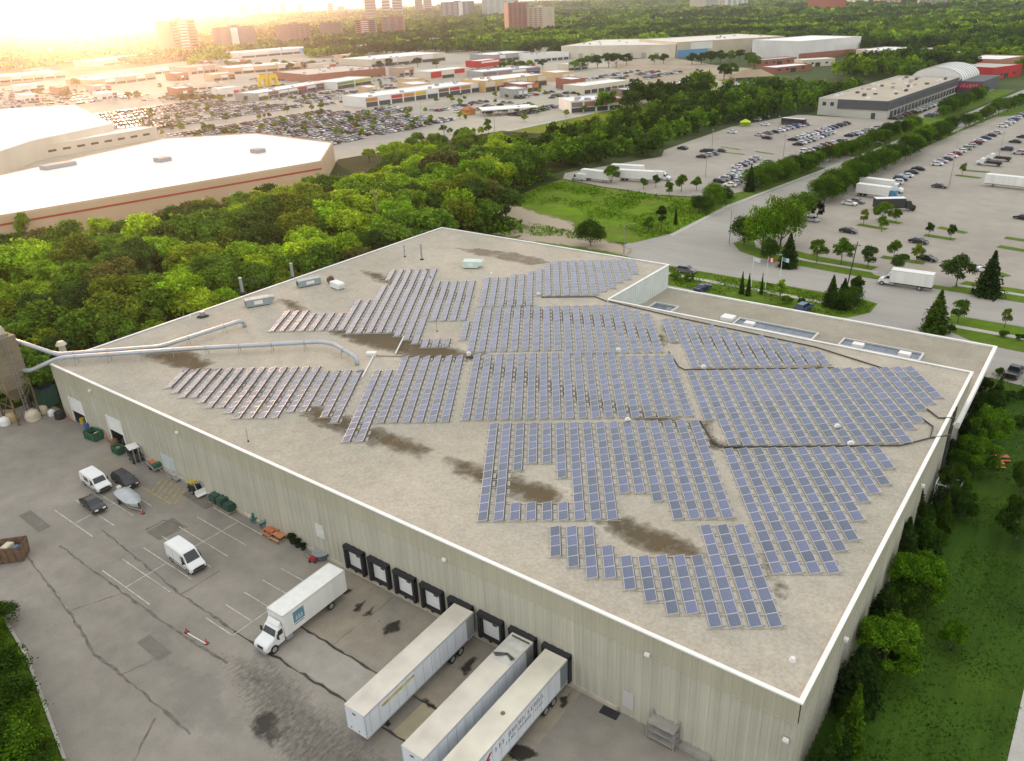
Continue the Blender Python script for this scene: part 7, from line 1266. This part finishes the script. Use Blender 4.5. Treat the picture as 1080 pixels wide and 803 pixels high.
tower('grey concrete apartment slab above the right treetops', (727, 13), (744, 13), -3, 40, bm_('concrete_tower', (.42, .40, .36)), GREYW, 10, 5); tower('pale grey tower right of the concrete slab', (746, 12), (762, 12), -2, 30, bm_('pale_tower', (.55, .55, .54)), GREYW, 10, 4); tower('white and blue tower over the right treetops', (766, 12), (788, 11), -4, 40, WHITEW, SLATE, 12, 4); tower('bright brick-red block above the treetops', (851, 16), (880, 16), 0, 30, bm_('brick_red', (.40, .10, .05)), BRICKW, 6, 5); tower('white block right of the brick-red one', (882, 9), (905, 9), -4, 30, WHITEW, GREYW, 6, 4); tower('red and pink block over the treetops at the top edge', (922, 10), (950, 9), 0, 30, bm_('red_pink', (.42, .18, .14)), WHITEW, 6, 5); tower('grey and red block at the top edge, farther right', (968, 12), (998, 11), 0, 30, GREYW, BRICKW, 6, 5); tower('dull brown block at the top right edge', (1010, 8), (1040, 7), -4, 30, MAUV, GREYW, 6, 5)
# skyline
for k, (x0, x1, top, dist) in enumerate([(8, 14, 2, 4200), (20, 28, 6, 4600), (34, 42, 5, 4600), (178, 191, -8, 3600), (194, 206, -6, 3800), (232, 240, 8, 5200), (242, 250, 9, 5000), (252, 262, 6, 5200), (286, 292, 6, 5600), (296, 302, 3, 5600), (314, 319, 6, 5600), (346, 352, 4, 5200), (385, 397, -2, 3800), (403, 412, -6, 4200), (414, 425, -4, 4200), (438, 446, -3, 4600), (447, 456, -1, 4600), (356, 364, 7, 5600), (268, 276, 8, 5600), (60, 68, 8, 5400), (120, 128, 7, 5400), (150, 158, 5, 5200)]):
    d0 = RIGHT * (((x0 + x1) / 2 - CX) / F_PX) + DOWN * ((12 - CY) / F_PX) + FWD; u = Vector((d0.x, d0.y)).normalized(); c = Vector((CAM.x, CAM.y)) + u * dist; s = Vector((u.y, -u.x)); zc = (c - Vector((CAM.x, CAM.y))).dot(Vector((FWD.x, FWD.y))); wd = (x1 - x0) / F_PX * zc / max(.3, 1); h = max(30, h_at(Vector((c.x, c.y, 0)), top)); a, b = c - s * wd / 2, c + s * wd / 2
    t, W_ = bld('skyline_tower', f'hazy skyline tower on the horizon, {ordw(sorted([8, 20, 34, 178, 194, 232, 242, 252, 286, 296, 314, 346, 385, 403, 414, 438, 447, 356, 268, 60, 120, 150]).index(x0) + 1)} from the left', 'tower', a, b, 30, h, [SLATE, GREYW, bm_('blue_tower', (.25, .30, .38))][k % 3], ROOFG, 'towers of the far skyline', 2)
    for f in range(8): box_part('window_band', t, W_ * .08, W_ * .92, -.6, 0, h * (f + .3) / 8.2, h * (f + .75) / 8.2, DGL)
# the dark-fronted office block by the road and the vaulted hall behind it
u = Vector((9, 130)).normalized(); v = Vector((-u.y, u.x)); c0 = Vector((-89, 389)); zz = .6
t = thing('office_block', 'two-storey office block with charcoal upper floor and a gravel roof', 'office block', (c0.x, c0.y, zz), math.atan2(u.y, u.x)); LN, WD = 126, 34
box_part('wall', t, 0, LN, 0, WD, -1, 8.4, bm_('stone_wall', (.52, .50, .44))); box_part('roof', t, .3, LN - .3, .3, WD - .3, 8.4, 8.5, bm_('tan_gravel', (.42, .36, .27))); q = MB(); q.box(-.1, LN + .1, -.1, .4, 8.4, 9.0); q.box(-.1, LN + .1, WD - .4, WD + .1, 8.4, 9.0); q.box(-.1, .4, .4, WD - .4, 8.4, 9.0); q.box(LN - .4, LN + .1, .4, WD - .4, 8.4, 9.0); q.build('parapet', bm_('stone_wall', (.52, .50, .44)), t)
box_part('upper_floor', t, -.5, LN + .2, -.6, 0, 4.4, 8.7, CHARW); box_part('upper_floor', t, -.6, 0, -.6, 24, 4.4, 8.7, CHARW)
for i in range(26): box_part('window', t, 3 + i * 5, 6.6 + i * 5, -.75, -.6, 5.2, 7.4, mat('office_glass', (.10, .11, .12), .25))
for i in range(22): box_part('window', t, 6 + i * 5.8, 10.4 + i * 5.8, -.12, 0, .5, 3.4, DGL)
for y in (26, 30): box_part('window', t, -.1, 0, y, y + 1.8, 5.4, 7.2, DGL)
box_part('door', t, -.1, 0, 5, 7, 0, 3, DGL); rr = random.Random(4)
for i in range(34): x, y = rr.uniform(4, LN - 5), rr.uniform(3, WD - 4); box_part('roof_unit', t, x, x + rr.uniform(1.4, 2.6), y, y + rr.uniform(1, 2), 8.5, 8.5 + rr.uniform(.7, 1.3), rr.choice((GREYW, CHARW, WHITEW)))
h0 = c0 + u * 129 - v * 13; t = thing('vaulted_hall', 'hall with a white vaulted roof, dark front and a red lettered sign', 'hall', (h0.x, h0.y, zz), math.atan2(u.y, u.x) ); VL, VW_ = 42, 31
box_part('wall', t, 0, VL, 0, VW_ + 12, -1, 6.4, CHARW); q = MB(); n = 18; vs = []
for i in range(n + 1): a_ = math.pi * i / n; vs += [(2, 11 + VW_ / 2 - math.cos(a_) * VW_ * .47, 6.4 + 7.2 * math.sin(a_)), (VL, 11 + VW_ / 2 - math.cos(a_) * VW_ * .47, 6.4 + 7.2 * math.sin(a_))]
q.add(vs, [(2 * i, 2 * i + 1, 2 * i + 3, 2 * i + 2) for i in range(n)]); q.add(vs[0::2], [tuple(range(n + 1))]); q.add(vs[1::2], [tuple(range(n + 1))]); q.build('vault', bm_('white_vault', (.70, .70, .66)), t, smooth=False)
for i in range(9):
    q = MB(); q.tube([(2 + (VL - 2) * i / 8, 11 + VW_ / 2 - math.cos(math.pi * k / n) * VW_ * .472, 6.42 + 7.25 * math.sin(math.pi * k / n)) for k in range(n + 1)], .16, 5); q.build('vault_rib', GREYW, t)
sg = box_part('sign', t, -.5, -.05, 1.0, 14, 2.2, 5.6, bm_('sign_crimson', (.30, .02, .05))); q = MB(); rr = random.Random(8)
x = 2.6
for i in range(6): w_ = 1.1; q.box(-.58, -.52, x, x + .4, 2.9, 4.9); q.box(-.58, -.52, x + .4, x + w_, rr.choice((2.9, 3.6, 4.4)), rr.choice((4.0, 4.9)) if i % 2 else 4.9); x += w_ + .55
q.build('sign_lettering', bm_('sign_pink', (.52, .14, .18)), sg)
# ---- tree cover out to the horizon and single plaza trees
RET = [(-250, 172), (-262, 188), (-245, 282), (-240, 340), (-230, 430), (-221, 560), (-300, 660), (-520, 780), (-760, 800), (-940, 640), (-900, 300), (-640, 120), (-420, 60), (-250, -20)]
KEEP = [RET, [(-290, 440), (-235, 560), (-190, 640), (-250, 740), (-300, 668), (-400, 780), (-440, 690)], [(-135, 380), (-70, 380), (-40, 640), (-110, 640)], [(-70, 140), (120, 140), (120, 450), (-30, 450), (-30, 640), (-60, 640)], [(-210, 300), (-120, 300), (-110, 560), (-200, 560)]]
KEEP.append([tuple(gg(*p_))[:2] for p_ in ((690, 98), (690, 58), (800, 58), (915, 57), (1000, 59), (1020, 66), (960, 66), (895, 74), (880, 82), (790, 98))])
FOOT = [(o.location.x, o.location.y) for o in bpy.data.objects if o.parent is None and o.get('category') in ('warehouse', 'store', 'shed', 'apartment block', 'tower', 'shops') and o.location.x < -180 or o.name.startswith('shed')]
boxes_ = []
for o in list(bpy.data.objects):
    if o.name.split('.')[0] in ('wall',) and o.parent and o.parent.name.split('.')[0] in ('far_warehouse', 'store', 'shed', 'apartment_tower', 'skyline_tower'):
        pr = o.parent; bbx = [v_.co for v_ in o.data.vertices]; boxes_.append((pr.location.x, pr.location.y, math.cos(pr.rotation_euler.z), math.sin(pr.rotation_euler.z), max(c.x for c in bbx), max(c.y for c in bbx)))
def free(x, y, m_):
    if any(inside((x, y), k) for k in KEEP): return False
    for bx, by, c_, s_, W_, D_ in boxes_:
        lx, ly = (x - bx) * c_ + (y - by) * s_, -(x - bx) * s_ + (y - by) * c_
        if -m_ < lx < W_ + m_ and -m_ - 6 < ly < D_ + m_: return False
    return True
def ring(r0, r1, sp, H, Rr, nleaf, leaf, cover):
    out_ = {'mid green': [], 'dark green': [], 'bright green': []}; az0, az1 = R_(90 - 2), R_(90 + 78); r = r0
    while r < r1:
        n_ = int(r * (az1 - az0) / sp)
        for i in range(n_):
            az = az0 + (az1 - az0) * (i + rnd.random()) / n_; rr_ = r + rnd.uniform(0, sp); x, y = CAM.x + rr_ * math.cos(az), CAM.y + rr_ * math.sin(az)
            px, py, z_ = pix((x, y, 8))
            if z_ < 0 or not (-30 < px < 1110): continue
            c_ = mno.noise(Vector((x * .0035, y * .0035, 5.0))) + .4 * mno.noise(Vector((x * .02, y * .02, 2.0)))
            if c_ < cover(az) or not free(x, y, Rr * .6): continue
            tn = mno.noise(Vector((x * .012, y * .012, 7.7))) + rnd.uniform(-.35, .35); tone = 'bright green' if tn > .28 else 'mid green' if tn > -.15 else 'dark green'
            out_[tone].append((x, y, hz(x), H * rnd.uniform(.7, 1.25), Rr * rnd.uniform(.8, 1.25)))
        r += sp
    for tone, sp_ in out_.items():
        if sp_: mass('distant_woodland', sp_, tone, nleaf, leaf, True)
    return sum(len(s_) for s_ in out_.values())
west = lambda az: -.30 if az > R_(140) else -.5          # the sunny side is built up, the rest is wooded
print('rings', ring(470, 1000, 11, 10, 6.2, 110, .26, lambda az: -.5 if az < R_(125) else -.02), ring(1000, 1900, 17, 11, 9, 56, .34, west), ring(1900, 4000, 36, 13, 18, 40, .4, west), ring(4000, 9500, 95, 17, 46, 24, .5, lambda az: -.3))
hl = []
for px, py, H, tone in [(190, 105, 6, 'olive'), (196, 104, 6, 'olive'), (203, 104, 6, 'dark green'), (210, 104, 6, 'olive'), (217, 104, 6, 'dark green'), (224, 104, 6, 'dark green'), (231, 104, 6, 'olive'), (135, 101, 6, 'olive'), (145, 100, 6, 'olive'), (70, 100, 8, 'olive'), (80, 88, 9, 'olive'), (40, 98, 7, 'olive'), (262, 68, 9, 'mid green'), (250, 70, 9, 'mid green'), (240, 68, 9, 'mid green'), (273, 70, 8, 'dark green'), (290, 67, 9, 'bright green'), (300, 68, 9, 'bright green'), (306, 71, 9, 'dark green'), (323, 70, 8, 'dark green'), (330, 68, 8, 'mid green'), (372, 62, 11, 'mid green'), (380, 61, 11, 'mid green'), (365, 64, 9, 'dark green'), (400, 68, 7, 'dark green'), (410, 66, 8, 'dark green'), (440, 66, 9, 'dark green'), (460, 67, 8, 'mid green'), (447, 53, 7, 'dark green'), (420, 54, 7, 'dark green'), (530, 70, 8, 'mid green'), (540, 68, 9, 'mid green'), (550, 70, 9, 'mid green'), (558, 69, 9, 'bright green'), (572, 68, 8, 'dark green'), (612, 68, 10, 'mid green'), (620, 66, 11, 'mid green'), (630, 65, 11, 'dark green'), (642, 64, 12, 'dark green'), (650, 64, 12, 'dark green'), (661, 63, 10, 'dark green'), (606, 70, 9, 'bright green'), (690, 63, 9, 'mid green'), (700, 62, 9, 'dark green'), (730, 62, 10, 'dark green'), (740, 62, 10, 'dark green'), (750, 61, 11, 'dark green'), (760, 60, 11, 'dark green'), (770, 60, 10, 'mid green'), (780, 58, 9, 'dark green'), (790, 62, 10, 'mid green'), (796, 66, 11, 'mid green'), (764, 76, 11, 'dark green'), (772, 74, 10, 'mid green'), (715, 108, 9, 'dark green'), (708, 110, 8, 'mid green')]: hl.append((px, py, H, tone, 'wood'))
for i in range(190):
    px, py = rnd.uniform(140, 640), rnd.uniform(88, 142); p = gg(px, py)
    if inside((p.x, p.y), RET) and p.x < -250 and not inside((p.x, p.y), [(-263, -30), (-226.5, 149), (-257, 182), (-314, 186), (-343, 158), (-320, 76), (-350, -30)]) and free(p.x, p.y, 0) is False: hl.append((px, py, rnd.uniform(3, 5), rnd.choice(['bright green', 'mid green', 'yellow-green']), 'airy'))
cnt = {}
for px, py, H, tone, kd in sorted(hl):
    p = gg(px, py, H * .5); key = (tone, kd); cnt[key] = cnt.get(key, 0) + 1
    tree('plaza_tree', f'{tone} {"bushy" if kd == "wood" else "small"} plaza tree, {ordw(cnt[key])} of its kind counted from the left', kd, (p.x, p.y, hz(p.x)), H, tone, 'trees dotted around the plaza', 1.15)
# ------------------------------------------------------------------ haze: one box of thin air round everything
hm = bpy.data.materials.new('haze_air'); hm.use_nodes = True; n = hm.node_tree.nodes; l = hm.node_tree.links; n.clear(); pv = n.new('ShaderNodeVolumePrincipled'); ou = n.new('ShaderNodeOutputMaterial')
pv.inputs['Color'].default_value = (.93, .95, 1.0, 1); pv.inputs['Density'].default_value = HAZE; pv.inputs['Anisotropy'].default_value = HAZE_G; l.new(pv.outputs[0], ou.inputs['Volume'])
q = MB(); q.box(-15500, 15500, -15500, 15500, -1.2, 175); hb = q.build('haze', hm); hb['kind'] = 'stuff'
